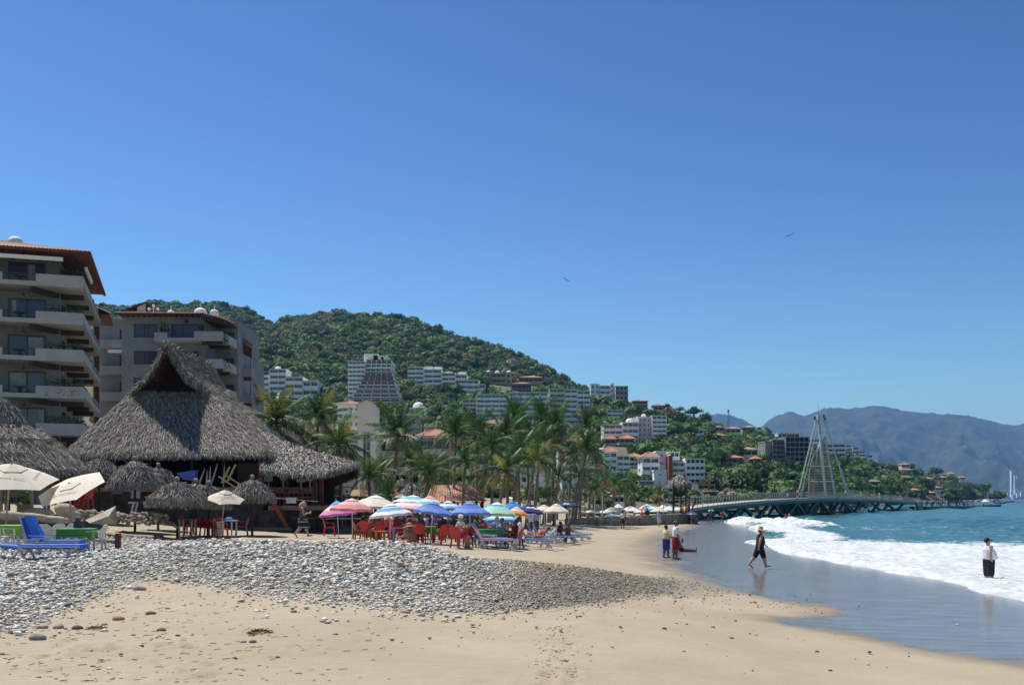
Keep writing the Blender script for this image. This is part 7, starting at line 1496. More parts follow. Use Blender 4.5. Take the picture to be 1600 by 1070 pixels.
seat = [(579, 48.3, 40, 'sit2', 1, (.35, .05, .05), 0, 'person in dark red at the teal table, facing right'), (592, 47.2, 150, 'sit2', 2, (.03, .12, .16), 0, 'dark-haired person in teal leaning forward at the tables'), (586, 50.2, -120, 'sit', 1, (.05, .06, .15), 1, 'person in navy behind the teal table'),
        (605, 47.6, 200, 'sit', 2, (.30, .03, .03), 0, 'person in red beneath the white and cyan parasol'), (613, 50.5, -90, 'sit', 1, (.62, .62, .58), 0, 'person in white at the back under the cyan parasol'), (622, 46.6, 170, 'sit2', 2, (.18, .03, .03), 0, 'person in maroon with a brown arm raised'),
        (630, 51, -60, 'sit', 1, (.06, .05, .06), 0, 'person in black behind the lilac table'), (637, 48.4, 10, 'sit2', 2, (.32, .03, .03), 0, 'person in dark red right of the lilac table'), (646, 50, -70, 'sit', 1, (.45, .44, .36), 0, 'person in a khaki shirt, tallest of the seated crowd'),
        (655, 43.4, 90, 'sit', 2, (.12, .05, .05), 1, 'brown-haired person seen from behind in the red chair by the green table'), (663, 49, 200, 'sit', 1, (.42, .36, .62), 0, 'person in a lilac shirt behind the green table'), (672, 51, -90, 'sit2', 2, (.10, .10, .12), 0, 'person in dark grey under the left blue parasol'),
        (681, 49.5, -40, 'sit', 1, (.10, .15, .40), 0, 'person in blue beneath the left blue parasol'), (690, 48, -90, 'sit', 2, (.04, .04, .05), 0, 'person in black behind the bright red chair'), (700, 51, -90, 'sit2', 1, (.60, .58, .56), 0, 'person in white between the blue parasols'),
        (708, 46.5, -60, 'sit', 2, (.05, .03, .04), 0, 'person in dark clothes left of the right blue pole'), (720, 47.8, -110, 'sit', 1, (.05, .18, .12), 0, 'person in a green shirt under the right blue parasol'), (742, 45.4, -20, 'sit2', 2, (.06, .09, .05), 0, 'dark-haired person in olive behind the front loungers'),
        (752, 47.5, -70, 'sit', 1, (.25, .04, .04), 1, 'person in maroon behind the draped green table'), (764, 48.5, -90, 'sit', 2, (.62, .62, .62), 0, 'person in white behind the draped green table'), (774, 47, -130, 'sit', 1, (.08, .14, .30), 0, 'person in denim blue right of the draped table'),
        (788, 44.3, 200, 'sit2', 1, (.20, .24, .30), 4, 'red-haired person in a grey shirt leaning on one arm'), (803, 42.9, 165, 'sit', 2, (.16, .015, .03), 0, 'person in a burgundy top with black hair, nearest right edge of the crowd')]
for i, (px, Y, rz, ps_, sk, c, hr, lab) in enumerate(seat): person(lab, gxy(px, Y, -.04), R(rz), ps_, 1.66, 1.08, sk, c, [(.03, .04, .08), (.15, .12, .10), (.04, .04, .04)][i % 3], hr, .6, .95, i % 2 == 0, .028)
for i, (px, Y, lab) in enumerate([(569, 53, 'person in black at the far left of the back tables'), (597, 54, 'dark figure in a red shirt behind the cyan parasol pole'), (617, 54, 'person in grey seated deep under the cream parasol'), (634, 55, 'person in dark green at the back under the teal parasol'), (651, 54, 'black-shirted person at the back, left of the left blue pole'),
    (668, 55, 'person in brown at the back behind the left blue parasol'), (685, 54, 'back-row person in navy between the blue parasols'), (697, 55, 'back-row person in white between the blue parasols'), (712, 54, 'back-row person in maroon under the right blue parasol'), (729, 55, 'back-row person in black right of the right blue pole'), (746, 54, 'back-row person in grey left of the light blue parasol'), (756, 55, 'back-row person in dark red under the low light blue parasol'), (771, 54, 'back-row person in black under the low light blue parasol'), (786, 53, 'back-row person in denim under the low light blue parasol')]):
    person(lab, gxy(px, Y, -.04), R(g.uniform(0, 360)), ['sit', 'sit2'][i % 2], 1.66, 1.08, 2, [(.03, .03, .03), (.35, .04, .04), (.18, .18, .19), (.03, .09, .05), (.03, .03, .03), (.12, .07, .04), (.03, .04, .12), (.6, .6, .58), (.18, .02, .04), (.03, .03, .03), (.16, .16, .18), (.25, .03, .03), (.03, .03, .03), (.08, .12, .24)][i], (.04, .04, .06), 0, .6, .95, i % 2 == 1, .03); chair('red armchair of the ' + lab.replace('dark figure', 'figure')[:60].rsplit(' ', 1)[0] if len(lab.split()) > 11 else 'red armchair of the ' + lab, px, Y + .1, g.uniform(0, 360), 'dark')
for px, Y, c, lab in ((733, 49.5, (.04, .04, .05), 'person in black standing under the right blue parasol'), (760, 52, (.70, .70, .70), 'white-shirted person standing beneath the light blue parasol'), (693, 53, (.60, .60, .58), 'person in a pale shirt standing at the back of the crowd'), (828, 60, (.62, .6, .62), 'person in white standing behind the cream parasol pole'), (838, 66, (.3, .35, .5), 'person in pale blue standing under the navy parasol')):
    person(lab, gxy(px, Y), R(-60), 'stand', 1.68, 1.05, 2, c, (.05, .05, .08), 0, .6, .95, False, .03)
person('woman with a white cap and magenta shorts sitting sideways in a red armchair', gxy(716, 39.9, -.04), R(-20), 'sit2', 1.64, 1.15, 1, (.62, .48, .46), (.45, .02, .22), 3, .5, .7, True, .02, hat=((.8, .8, .8), .09, 1.3))
person('person in a straw sun hat crouching low behind the pebble bank', gxy(644, 40.5), R(150), 'low', 1.6, 1.1, 1, (.28, .14, .10), (.3, .05, .05), 1, .5, .7, True, .024, hat=((.50, .36, .20), .26, 1.6))
person('white-shirted man sitting upright at the end of the crowd, pouring a drink', gxy(813, 46.5), R(200), 'sit2', 1.7, 1.0, 2, (.72, .72, .74), (.60, .60, .60), 0, .8, .95, False, .022)
BK = lambda px, Y: gxy(px, Y)
lounger('sun lounger with a pink towel, nearest to the pebble bank', 763, 40.6, -7, 58, towel=(.72, .22, .36)); lounger('sun lounger with a white pillow behind the pink-towelled one', 747, 42.2, 5, 62, towel=(.08, .18, .58))
lounger('flat blue sun lounger with wheels right of the burgundy-clad person', 822, 44.2, -3, 8, towel=(.10, .18, .55)); lounger('white-framed lounger of the sunbather, back to the sea', 842, 46.2, 183, 42, mat=M('sling_pale', (.30, .42, .60), .7))
for i, (px, Y, bk) in enumerate([(842, 51.5, 60), (850, 54, 62), (866, 55.5, 58), (872, 58.5, 60), (884, 61.5, 60), (828, 50, 60), (896, 65, 58)]):
    lounger(['navy backed lounger directly behind the sunbather', 'dark blue lounger second behind the sunbather', 'bright blue lounger with its white feet in a row of three', 'lounger on which the dark seated pair rest', 'lounger at the far end beside the seated pair', 'dark lounger half hidden by the white-shirted man', 'last blue lounger of the row toward the terrace wall'][i], px, Y, -6, bk, mat=M('sling_navy', (.02, .035, .16), .7) if i in (0, 1, 5) else None)
person('sunbather with bent knees reclining on a white-framed lounger', gxy(838, 46.3, .0), R(180), 'recline', 1.68, 1.05, 1, (.45, .05, .06), (.45, .04, .06), 1, 0, .1, True, .022)
person('dark-haired person sitting on a lounger with back to the tables, left of a pair', gxy(873, 57.5, -.12), R(-20), 'sit2', 1.68, 1.0, 2, (.05, .02, .02), (.03, .03, .04), 0, .4, .9, False, .03)
person('dark-haired person sitting on a lounger, right of the pair', gxy(886, 58.6, -.12), R(-30), 'sit2', 1.62, 1.05, 2, None, (.03, .03, .04), 0, 0, .4, True, .03)
# left corner: blue padded loungers, green-clothed tables, white chairs
bp_ = M('blue_cushion', (.035, .16, .68), .75, var=.08, scale=3, bump=.3, bscale=8); greyf = plastic('grey_plastic_frame', (.42, .42, .42))
lounger('big bright blue cushioned lounger lying flat on the pebbles, closest at the photo edge', 52, 26.8, 2, 6, mat=bp_, L=2.1, frame=greyf, pad=.05, wheel=False, group='blue cushioned loungers'); lounger('blue cushioned lounger with raised back and slipping towel behind the flat one', 62, 29.5, 6, 74, mat=bp_, L=1.9, frame=greyf, pad=.05, wheel=False, group='blue cushioned loungers')
m = MB(); m.prism([(0, 0, 0), (.18, 0, .02), (.55, .1, -.75), (.30, .1, -.78)], (0, .25, 0)); tag(m.build('beach_towel', bp_, None, (X(32, 29), 29.2, Z(806, 29))), 'blue towel hanging over the raised lounger back', 'towel')
table('white table under a lime green cloth with a dark bottle box on it', 121, 30.5, .95, .74, whp, whp, grn, 12); table('white table with a lime green cloth at the photo edge', 20, 32, 1.0, .74, whp, whp, M('lime_cloth', (.22, .40, .06), .8, var=.1, scale=3), -5); table('lime green clothed table between raised lounger and white chairs', 50, 33.5, .8, .72, whp, whp, M('lime_cloth'), 10)
for a in [(72, 31.2, 100, 'white plastic armchair seen from behind beside the raised lounger'), (84, 32.5, 150, 'white plastic armchair behind the green table, left one'), (104, 33, 250, 'beige plastic armchair tucked behind the green table'), (149, 30.4, 185, 'white plastic armchair at the seaward side of the green table'), (3, 31, 60, 'white plastic armchair cut by the photo edge')]: chair(a[3], a[0], a[1], a[2], 'white')
m = MB(); m.box(-.12, .12, -.1, .1, 0, .2); m.box(-.08, .02, -.05, .05, .2, .3); z = gz(X(123, 30.5), 30.5) + .76; tag(m.build('bottle_box', M('navy_box', (.03, .03, .08), .5), None, (X(123, 30.5), 30.5, z)), 'small dark navy box with bottles on the green cloth', 'box')
p = gxy(184.5, 29.5); e = empty('marker_post', p, 0, 'short dark red and black post standing in the pebbles', 'post'); MB().cbox((0, 0, .25), (.13, .13, .55)).build('post', M('maroon_paint', (.12, .015, .015), .7, var=.3, scale=5), e)
MB().cbox((-.069, 0, .25), (.006, .12, .5)).build('dark_face', dark, e)
for a in [(112, 46, 60, 'red armchair on the raised stony terrace, left of two'), (134, 46, 170, 'red armchair on the raised stony terrace, right of two'), (124, 47.5, 90, 'red armchair behind the pair on the raised terrace')]: chair(a[3], a[0], a[1], a[2], 'red', zb=Z(794, a[1]))
for a in [(290, 46.5, 60, 'dark red armchair under the wide thatched shade', 'dark'), (305, 46, 110, 'dark red armchair beside the black table', 'dark'), (322, 46.3, 80, 'red armchair right of the black table', 'red'), (337, 45.8, 140, 'red armchair draped with white cloth by the white table', 'red'), (346, 44.6, 20, 'red armchair in front of the white table', 'red'), (378, 47.5, 200, 'red armchair alone right of the white table', 'red')]: chair(a[3], a[0], a[1], a[2], a[4])
blackm = M('black_plastic', (.02, .02, .022), .5); bluet = M('blue_grey_paint', (.10, .17, .24), .6)
table('small blue-grey table in front of the dark chairs', 293, 45, .7, .78, bluet, greyf); table('black table between dark red chairs', 315, 46.8, .9, .74, blackm, blackm); table('white table with red and blue things under the small cream parasol', 352, 46.2, .95, .74, whp, whp)
z = gz(X(352, 46.2), 46.2) + .745
for px, dy, w_, h_, c, lab in ((344, -.1, .34, .12, (.55, .03, .03), 'red bundle on the white table'), (358, .0, .32, .13, (.08, .22, .62), 'blue bag on the white table'), (351, .15, .25, .09, (.7, .7, .68), 'white folded cloth on the white table')):
    m = MB(); m.lathe([(w_ / 2, 0), (w_ / 2 * 1.05, h_ * .5), (w_ / 2 * .7, h_), (.03, h_ * 1.1)], 9); o = m.build('bundle', cloth(c), None, (X(px, 46.2), 46.2 + dy, z)); tag(o, lab, 'bundle')
m = MB(); m.prism([(0, 0, 0), (.3, 0, .05), (.25, .1, -.55), (.02, .1, -.6)], (0, .3, 0)); tag(m.build('draped_cloth', cloth((.7, .68, .66)), None, (X(337, 45.4), 45.4, Z(815, 45.4))), 'white cloth draped over a red armchair back', 'cloth')
# clutter under the palapa edge
tp_ = M('beige_tarp', (.36, .32, .25), .9, var=.15, scale=3, bump=.6, bscale=6); Yt = 42
m = MB(); m.add([P(133, 812, Yt), P(160, 800, Yt - .3), P(181, 790, Yt), P(183, 819, Yt - .2), P(158, 819, Yt - .8), P(140, 817, Yt - .6), P(170, 806, Yt - .9)], [(0, 1, 6, 5), (1, 2, 6), (2, 3, 6), (3, 4, 6), (4, 5, 6)]); m.add([P(181, 790, Yt), P(183, 819, Yt + .9), P(140, 815, Yt + .9), P(133, 812, Yt)], [(0, 1, 2), (0, 2, 3)]); tag(m.build('tarp', tp_), 'beige tarpaulin pulled over a heap beside the stones', 'tarpaulin')
for i, (px, Y) in enumerate(((205, 45.5), (211, 45.7))):
    e = empty('folding_chair', (X(px, Y), Y, Z(803, Y)), R(20), ['white folded chair leaning upright, left of two in the shade', 'white folded chair leaning upright, right of two in the shade'][i], 'chair'); m = MB(); m.bar((-.12, 0, .5), (.12, 0, .52), .07); m.bar((.12, 0, .52), (-.02, 0, 0), .07); m.build('frame', whp, e); MB().bar((.0, .05, .3), (.1, .05, .5), .10, .02).build('seat', whp, e)
m = MB(); a_, b_ = P(246, 806, 43.5), P(275, 822, 42.8); m.bar(a_, b_, .38, .05, up=(0, .6, .8)); tag(m.build('wooden_board', M('plank_wood', (.30, .20, .09), .85, var=.3, scale=3)), 'brown wooden board slanting down from the thatched shades', 'board')
m = MB(); m.prism([P(228, 798, 46), P(238, 806, 44), P(252, 818, 43.6), P(236, 818, 43.6)], (.1, .6, 0)); o = m.build('sand_drift', MATS['draped'] if 'draped' in MATS else M('dry_sand_heap', (.36, .31, .23), .95, var=.1, scale=5)); tag(o, 'small drift of sand beside the slanting board', 'sand heap')
for i, (px, Y, z_, w_, h_, c, lab) in enumerate([(265, 46.5, 790, .12, .35, (.5, .02, .02), 'small red tin hanging on a post below the thatched shade'), (38, 43, 806, .55, .5, (.28, .16, .06), 'square wooden planter box under the edge palapa'), (212, 48.5, 778, .35, .35, (.4, .5, .55), 'pale blue cooler behind the tarpaulin'), (183, 47, 772, .4, .5, (.15, .18, .35), 'dark blue cloth bag hanging behind the shades'), (455, 50.5, 786, .45, .28, (.55, .60, .58), 'white crate on the palapa counter')]):
    m = MB(); m.box(-w_ / 2, w_ / 2, -.15, .15, 0, h_, 0, 0, .12); m.box(-w_ / 2 - .02, w_ / 2 + .02, -.17, .17, h_ - .06, h_ - .0); o = m.build(['tin', 'planter', 'cooler', 'bag', 'crate'][i], M('clutter_%d' % i, c, .7, var=.15, scale=4), None, (X(px, Y), Y, Z(z_, Y))); tag(o, lab, ['tin', 'planter', 'cooler', 'bag', 'crate'][i])
leaves_obj('potted_palm', (X(41, 43), 43, Z(792, 43)), (.5, .4, .7), 40, .16, 88, label='small bright plant growing in the wooden planter', cat='plant')
bag = M('pale_sandbag', (.38, .34, .29), .95, var=.25, scale=2.5, bump=.8, bscale=6); g = random.Random(12)
for i, (px, py_, w_, h_) in enumerate([(12, 806, 1.3, .35), (44, 808, 1.5, .30), (78, 812, 1.6, .28), (100, 798, .7, .55), (108, 806, .8, .45), (60, 800, 1.2, .3), (20, 815, 1.4, .25)]):
    m = MB(); Y = 39 + i * .4; m.tube([(-w_ / 2, 0, 0), (-w_ * .3, .05, .05), (w_ * .1, -.05, .02), (w_ * .4, .02, -.02), (w_ / 2, 0, -.08)], [h_ * .25, h_ * .5, h_ * .55, h_ * .45, h_ * .2], 9)
    tag(m.build('sandbag', bag, None, (X(px, Y), Y, Z(py_, Y)), smoothf=True), ['long pale sandbag at the photo edge above the lime cloth', 'long sandbag behind the raised blue lounger', 'sandbag stretching toward the green table', 'bulky white sack standing beside the stones', 'rounded sack in front of the bulky white one', 'sandbag lying under the tilted cream parasol', 'lowest sandbag near the photo edge'][i], 'sandbag')
st = MB()
for i in range(240): px = g.uniform(112, 262); Y = 43.5 + g.uniform(-1.2, .6); rock_into(st, (X(px, Y), Y, Z(802 + (px - 112) * .05 + g.uniform(-6, 10), Y)), g.uniform(.06, .15), g, .7)
tag(st.build('terrace_stones', wm_), 'row of stones edging the palapa terrace', kind='stuff')
# small heap and rope coil
# ---------------------------------------------------------------- pebble bank, gravel and single stones
def ico():
    t = (1 + 5 ** .5) / 2; v = np.array([(-1, t, 0), (1, t, 0), (-1, -t, 0), (1, -t, 0), (0, -1, t), (0, 1, t), (0, -1, -t), (0, 1, -t), (t, 0, -1), (t, 0, 1), (-t, 0, -1), (-t, 0, 1)], float); v /= np.linalg.norm(v[0])
    f = np.array([(0, 11, 5), (0, 5, 1), (0, 1, 7), (0, 7, 10), (0, 10, 11), (1, 5, 9), (5, 11, 4), (11, 10, 2), (10, 7, 6), (7, 1, 8), (3, 9, 4), (3, 4, 2), (3, 2, 6), (3, 6, 8), (3, 8, 9), (4, 9, 5), (2, 4, 11), (6, 2, 10), (8, 6, 7), (9, 8, 1)]); return v, f
IV = np.array([(0, 0, 1.0)] + [(math.cos(a * math.pi / 3), math.sin(a * math.pi / 3), .12 * (-1) ** a) for a in range(6)] + [(0, 0, -1.0)], float); IV[:, :2] *= 1.12
IF = np.array([(0, i + 1, (i + 1) % 6 + 1) for i in range(6)] + [(7, (i + 1) % 6 + 1, i + 1) for i in range(6)])
LO = [(-60, 1005), (0, 985), (60, 975), (110, 952), (160, 928), (200, 908), (260, 905), (330, 915), (400, 930), (500, 937), (600, 950), (700, 957), (800, 952), (870, 944), (940, 934), (1000, 921), (1060, 912)]
UP = [(-60, 790), (560, 790), (640, 800), (700, 862), (760, 874), (850, 887), (950, 897), (1060, 904)]
pebm = M('pebble_stone', (.4, .4, .4), .85, attr='col', bump=.25, bscale=40)
PAL = np.array([(.53, .51, .46), (.43, .415, .38), (.32, .33, .325), (.48, .41, .31), (.66, .63, .57), (.19, .19, .185), (.40, .28, .20), (.27, .25, .19)])
def pebbles(name, label, n, area, size, dens, seed, pal_p, dark=1.0, flat=(.35, .6), light=1.0):
    g = np.random.default_rng(seed); x = g.uniform(area[0], area[1], n); y = g.uniform(area[2], area[3], n); z = beach_z(x, y) + beach_detail(x, y)
    px = 800 + F * x / y; py = HZ + F * (CAMZ - z) / y; d = dens(px, py, x, y); ok = g.uniform(0, 1, n) < d; x, y, z, px, py = x[ok], y[ok], z[ok], px[ok], py[ok]; n = len(x)
    s = size(g, n, px, py, x, y); fl = g.uniform(*flat, n); el = g.uniform(.65, 1.0, n); rz = g.uniform(0, 6.28, n); tx = g.normal(0, .22, n)
    v = IV[None] * (1 + g.normal(0, .09, (n, 8, 1))); v = v * np.stack([s, s * el, s * fl], 1)[:, None, :]
    ct, st = np.cos(tx)[:, None], np.sin(tx)[:, None]; v = np.stack([v[..., 0] * ct + v[..., 2] * st, v[..., 1], -v[..., 0] * st + v[..., 2] * ct], -1)
    c, s_ = np.cos(rz)[:, None], np.sin(rz)[:, None]; v = np.stack([v[..., 0] * c - v[..., 1] * s_, v[..., 0] * s_ + v[..., 1] * c, v[..., 2]], -1)
    v = v + np.stack([x, y, z + s * fl * g.uniform(.15, 1.5, n)], 1)[:, None, :]
    k = g.choice(len(PAL), n, p=pal_p); cc = PAL[k] * g.uniform(.75, 1.2, (n, 1)) * light
    wetk = smooth(7, 10, shore(y) - x)[:, None]; tail = smooth(640, 900, px)[:, None]; cc = cc * (1 - .38 * tail) * np.array([1, .96, .88]) ** tail
    f = (IF[None] + 8 * np.arange(n)[:, None, None]).reshape(-1, 3); me = npmesh(name, v.reshape(-1, 3), f, [pebm], True, colors=np.repeat(np.clip(cc, 0, .85), 8, 0)); print(name, n)
    return tag(link(name, me), label, kind='stuff')
def dcob(px, py, x, y):
    lo = interp(px, LO); up = interp(px, UP); nz = fbm(x * .8, y * .8, 3, 61) * 16
    core = smooth(lo + 12 + nz, lo - 14 + nz, py) if False else 1 - smooth(lo - 16 + nz, lo + 10 + nz, py)
    core = core * smooth(up - 2, up + 8, py); core = core * np.where((x > -9.6), 1 - smooth(32.2, 33.6, y), 1 - smooth(40.5, 43, y - .0 * x))
    gap = 1 - .55 * smooth(.12, .35, fbm(x * .5 + 4, y * .5, 2, 67)) * smooth(lo - 70, lo - 20, py)
    sparse = .035 * np.exp(-np.maximum(py - lo, 0) / 22) * (px < 1000) + .25 * np.exp(-np.maximum(py - lo, 0) / 9)
    dark_ = np.where((x < -9.6) & (y > 33), .55, 1)
    return np.clip(core * gap * dark_ + sparse * (py > lo - 20), 0, 1) * (px > -120) * (px < 1062)
def scob(g, n, px, py, x, y):
    s = np.exp(g.normal(np.log(.035), .42, n)); s = np.clip(s, .018, .13); big = smooth(830, 960, 0 * py + 940 - (py - 850)) ; s = s * (1 - .50 * smooth(680, 900, px)); lo = interp(px, LO); s = s * (1.0 - .25 * smooth(lo - 60, lo, py)); return s
pebbles('pebbles', 'bank of grey and white rounded pebbles across the upper sand', 185000, (-24, 5.6, 13.5, 43), scob, dcob, 401, [.28, .18, .10, .19, .14, .05, .04, .02], light=1.32, flat=(.32, .58))
def dgra(px, py, x, y):
    lo = interp(px, [(640, 965), (760, 960), (900, 950), (1000, 936), (1130, 930), (1250, 948), (1400, 985), (1500, 1000)]); up = interp(px, [(640, 900), (760, 866), (900, 885), (1000, 893), (1130, 903), (1250, 925), (1400, 955)])
    nz = fbm(x * .9, y * .9, 3, 71) * 12; a = (1 - smooth(lo - 10 + nz, lo + 8 + nz, py)) * smooth(up - 6, up + 8, py); f = smooth(690, 820, px) * (1 - smooth(900, 1080, px) * .93) * (1 - smooth(1250, 1480, px))
    return np.clip(a * f * .75 + .012 * np.exp(-np.maximum(py - lo, 0) / 40) * (px < 1420), 0, 1) * (px > 660) * (1 - .92 * (wetf(x, y) > .3))
pebbles('gravel', 'dark fine gravel trailing off the end of the pebble bank', 90000, (-3.5, 12, 14, 34), lambda g, n, px, py, x, y: np.clip(np.exp(g.normal(np.log(.019), .4, n)), .008, .05), dgra, 402, [.10, .14, .10, .24, .06, .12, .12, .12], flat=(.4, .7), light=1.2)
def stone(label, px, py, wpx, c, seed, up=.5, name='stone'):
    Y = 20.0
    for _ in range(30):
        x = X(px, Y); z = gz(x, Y); Y = (CAMZ - z) * F / (py - HZ)
    x = X(px, Y); r = wpx * Y / F / 2; g = np.random.default_rng(seed)
    bm = MB(); prof = [(.03, -1), (.55, -.85), (.88, -.45), (1, 0), (.9, .45), (.58, .82), (.05, 1)]; n = 12; bm.lathe([(a * r, b * r * up) for a, b in prof], n)
    ph = g.uniform(0, 6, 4); bm.v = [(vx * (1 + .10 * math.sin(3 * vy / r + ph[0]) + .06 * math.sin(7 * vz / r + ph[1])), vy * .75 * (1 + .1 * math.sin(3 * vx / r + ph[2])), vz * (1 + .12 * math.sin(2.5 * vx / r + ph[3]))) for vx, vy, vz in bm.v]
    key = 'stone_%02d%02d%02d' % tuple(int(q * 99) for q in c)
    o = bm.build(name, M(key, c, .85, var=.28, scale=14, bump=.35, bscale=60), None, (x, Y, gz(x, Y) + r * up * .35), (0, 0, g.uniform(-.4, .4)), smoothf=True); return tag(o, label, 'stone')
GR, DK, TN, OC, PK, BR, WT = (.22, .21, .20), (.10, .095, .09), (.36, .29, .20), (.40, .24, .09), (.36, .26, .23), (.20, .12, .07), (.60, .59, .56)
for i, a in enumerate([(60, 999, 28, GR, 'big smooth grey boulder, largest stone on the bare sand'), (185, 968, 20, OC, 'rounded orange-ochre stone below the pebble bank'), (218, 921, 20, PK, 'pinkish grey block lying at the pebble margin'), (236, 959, 15, BR, 'brown chipped stone right of the ochre one'),
    (66, 981, 18, TN, 'flat tan stone left of a pinkish one'), (91, 981, 19, PK, 'flat pinkish stone beside the tan one'), (121, 982, 17, DK, 'dark half-buried stone right of the pinkish one'), (262, 951, 9, GR, 'small upright grey stone with a twig beside it'), (252, 985, 15, BR, 'flat reddish brown stone on bare sand'),
    (278, 993, 8, DK, 'small dark cube-like stone near the reddish brown one'), (208, 992, 9, TN, 'small tan stone left of the reddish brown one'), (163, 976, 10, GR, 'little grey stone just left of the ochre one'), (257, 971, 9, WT, 'white pebble above the reddish brown stone'), (171, 1045, 10, WT, 'white rounded stone lowest near the seaweed scraps'),
    (145, 1041, 9, PK, 'rosy stone left of the lowest white one'), (221, 1009, 8, DK, 'tiny dark stone alone on pale sand'), (189, 1022, 7, BR, 'tiny brown stone above the lowest white one'), (133, 1020, 8, TN, 'tiny tan stone beside a shallow hollow'), (95, 1022, 13, GR, 'grey stone at the edge of a shallow hollow'), (2, 1022, 11, PK, 'reddish stone cut by the photo edge'),
    (380, 1003, 10, PK, 'pink half of a reddish stone pair'), (395, 1003, 13, (.30, .14, .10), 'brick-red flat half of a reddish stone pair'), (366, 1029, 10, DK, 'thin dark flake on bare sand, left of a black stone'), (434, 1027, 8, DK, 'black stone alone in the pale middle sand'), (524, 991, 9, TN, 'tan stone alone below the pebble bank middle'),
    (459, 956, 11, (.34, .16, .11), 'reddish stone at the lower pebble fringe'), (505, 971, 11, TN, 'cream stone with a dark underside below the fringe'), (634, 957, 14, PK, 'flat rosy stone at the bank foot, left of a tan one'), (658, 962, 14, TN, 'flat tan stone at the bank foot'), (829, 958, 9, OC, 'orange-tan stone below the gravel tail'),
    (676, 968, 5, DK, 'tiny dark pebble under the bank foot'), (721, 996, 5, DK, 'tiny dark pebble alone in mid sand'), (906, 963, 6, DK, 'small dark pebble beside the footprints'), (1038, 982, 8, DK, 'dark rounded pebble, left of three spaced ones'), (1114, 980, 7, DK, 'dark pebble in the middle of three spaced ones'), (1143, 997, 8, BR, 'flat brown pebble below the three spaced ones'),
    (1181, 992, 6, TN, 'light tan pebble right of the flat brown one'), (1277, 1018, 7, BR, 'brown pebble lowest near the wet tongue'), (1149, 970, 6, DK, 'small dark pebble above the spaced three'), (1179, 941, 6, DK, 'dark pebble at the gravelly damp edge'), (1495, 976, 6, WT, 'white shell lying in the wet sand'), (1073, 975, 5, DK, 'tiny pebble above the left dark rounded one')]): stone(a[4], a[0], a[1], a[2], a[3], 500 + i)
# twigs, weed scraps and scuffs
g = random.Random(31); tw_ = MB()
for i in range(620):
    px = g.choice([g.gauss(130, 110), g.gauss(280, 120), g.uniform(0, 620), g.gauss(870, 18)]); py_ = g.uniform(930, 1066) if px < 700 else g.uniform(975, 1062)
    if px < 0 or px > 930 or py_ < interp(px, LO) + 4: continue
    Y = (CAMZ - 1.18) * F / (py_ - HZ); x = X(px, Y); Y = (CAMZ - gz(x, Y)) * F / (py_ - HZ); z = gz(X(px, Y), Y); L = g.uniform(.02, .10) * (1 if px < 600 else .6); a = g.gauss(0, .5); w_ = g.uniform(.004, .010); x = X(px, Y)
    tw_.bar((x, Y, z + .004), (x + L * math.cos(a), Y + L * math.sin(a), z + g.uniform(.004, .016)), w_, w_ * .8)
tag(tw_.build('beach_litter', M('twig_brown', (.15, .11, .07), .95, var=.3, scale=10)), 'scraps of twig and dry weed scattered over the foreground sand', kind='stuff')
for px, py_, w_, lab in ((405, 984, 36, 'clump of dried olive seaweed below the bank'), (585, 1062, 26, 'thin scrap of seaweed at the photo bottom'), (150, 982, 22, 'wisp of seaweed beside the ochre stone')):
    Y = (CAMZ - 1.15) * F / (py_ - HZ); k = Y / F; mb = MB()
    for i in range(90 if px == 405 else 40):
        a = g.uniform(0, 6.28); r_ = g.random() ** .5; x = r_ * math.cos(a) * w_ * k / 2; y = r_ * math.sin(a) * w_ * k / 2 * 1.2; b_ = g.uniform(0, 6.28); L = g.uniform(.03, .09); z = (1 - r_) * .04
        mb.bar((x, y, z), (x + L * math.cos(b_), y + L * math.sin(b_), z + g.uniform(-.01, .03)), .008)
    x0 = X(px, Y); tag(mb.build('seaweed', M('seaweed_dry', (.13, .115, .055), .95, var=.3, scale=12), None, (x0, Y, gz(x0, Y) + .005)), lab, 'seaweed')

# ---------------------------------------------------------------- birds
birdm = M('bird_dark', (.02, .02, .025), .8)
for px, py_, roll, lab, s_ in ((885, 437.5, 32, 'dark seabird gliding, wings tilted, above the hill slope', 1.0), (1235, 367.5, -22, 'dark seabird with long wings high above the pier', 1.25)):
    Y = 260; e = empty('bird', (X(px, Y), Y, Z(py_, Y)), 0, lab, 'bird', None, 0, R(roll)); m = MB()
    m.tube([(0, -.45, 0), (0, -.2, .02), (0, .15, 0), (0, .5, 0), (0, .75, -.02)], [.02, .09, .11, .05, .02], 7)
    for w_ in (-1, 1): m.prism([(w_ * .05, -.12, .05), (w_ * .55 * s_, -.22, .20), (w_ * 1.15 * s_, .12, .06), (w_ * 1.1 * s_, .2, .05), (w_ * .5 * s_, .06, .17), (w_ * .05, .14, .04)], (0, 0, -.03))
    m.build('body', birdm, e)

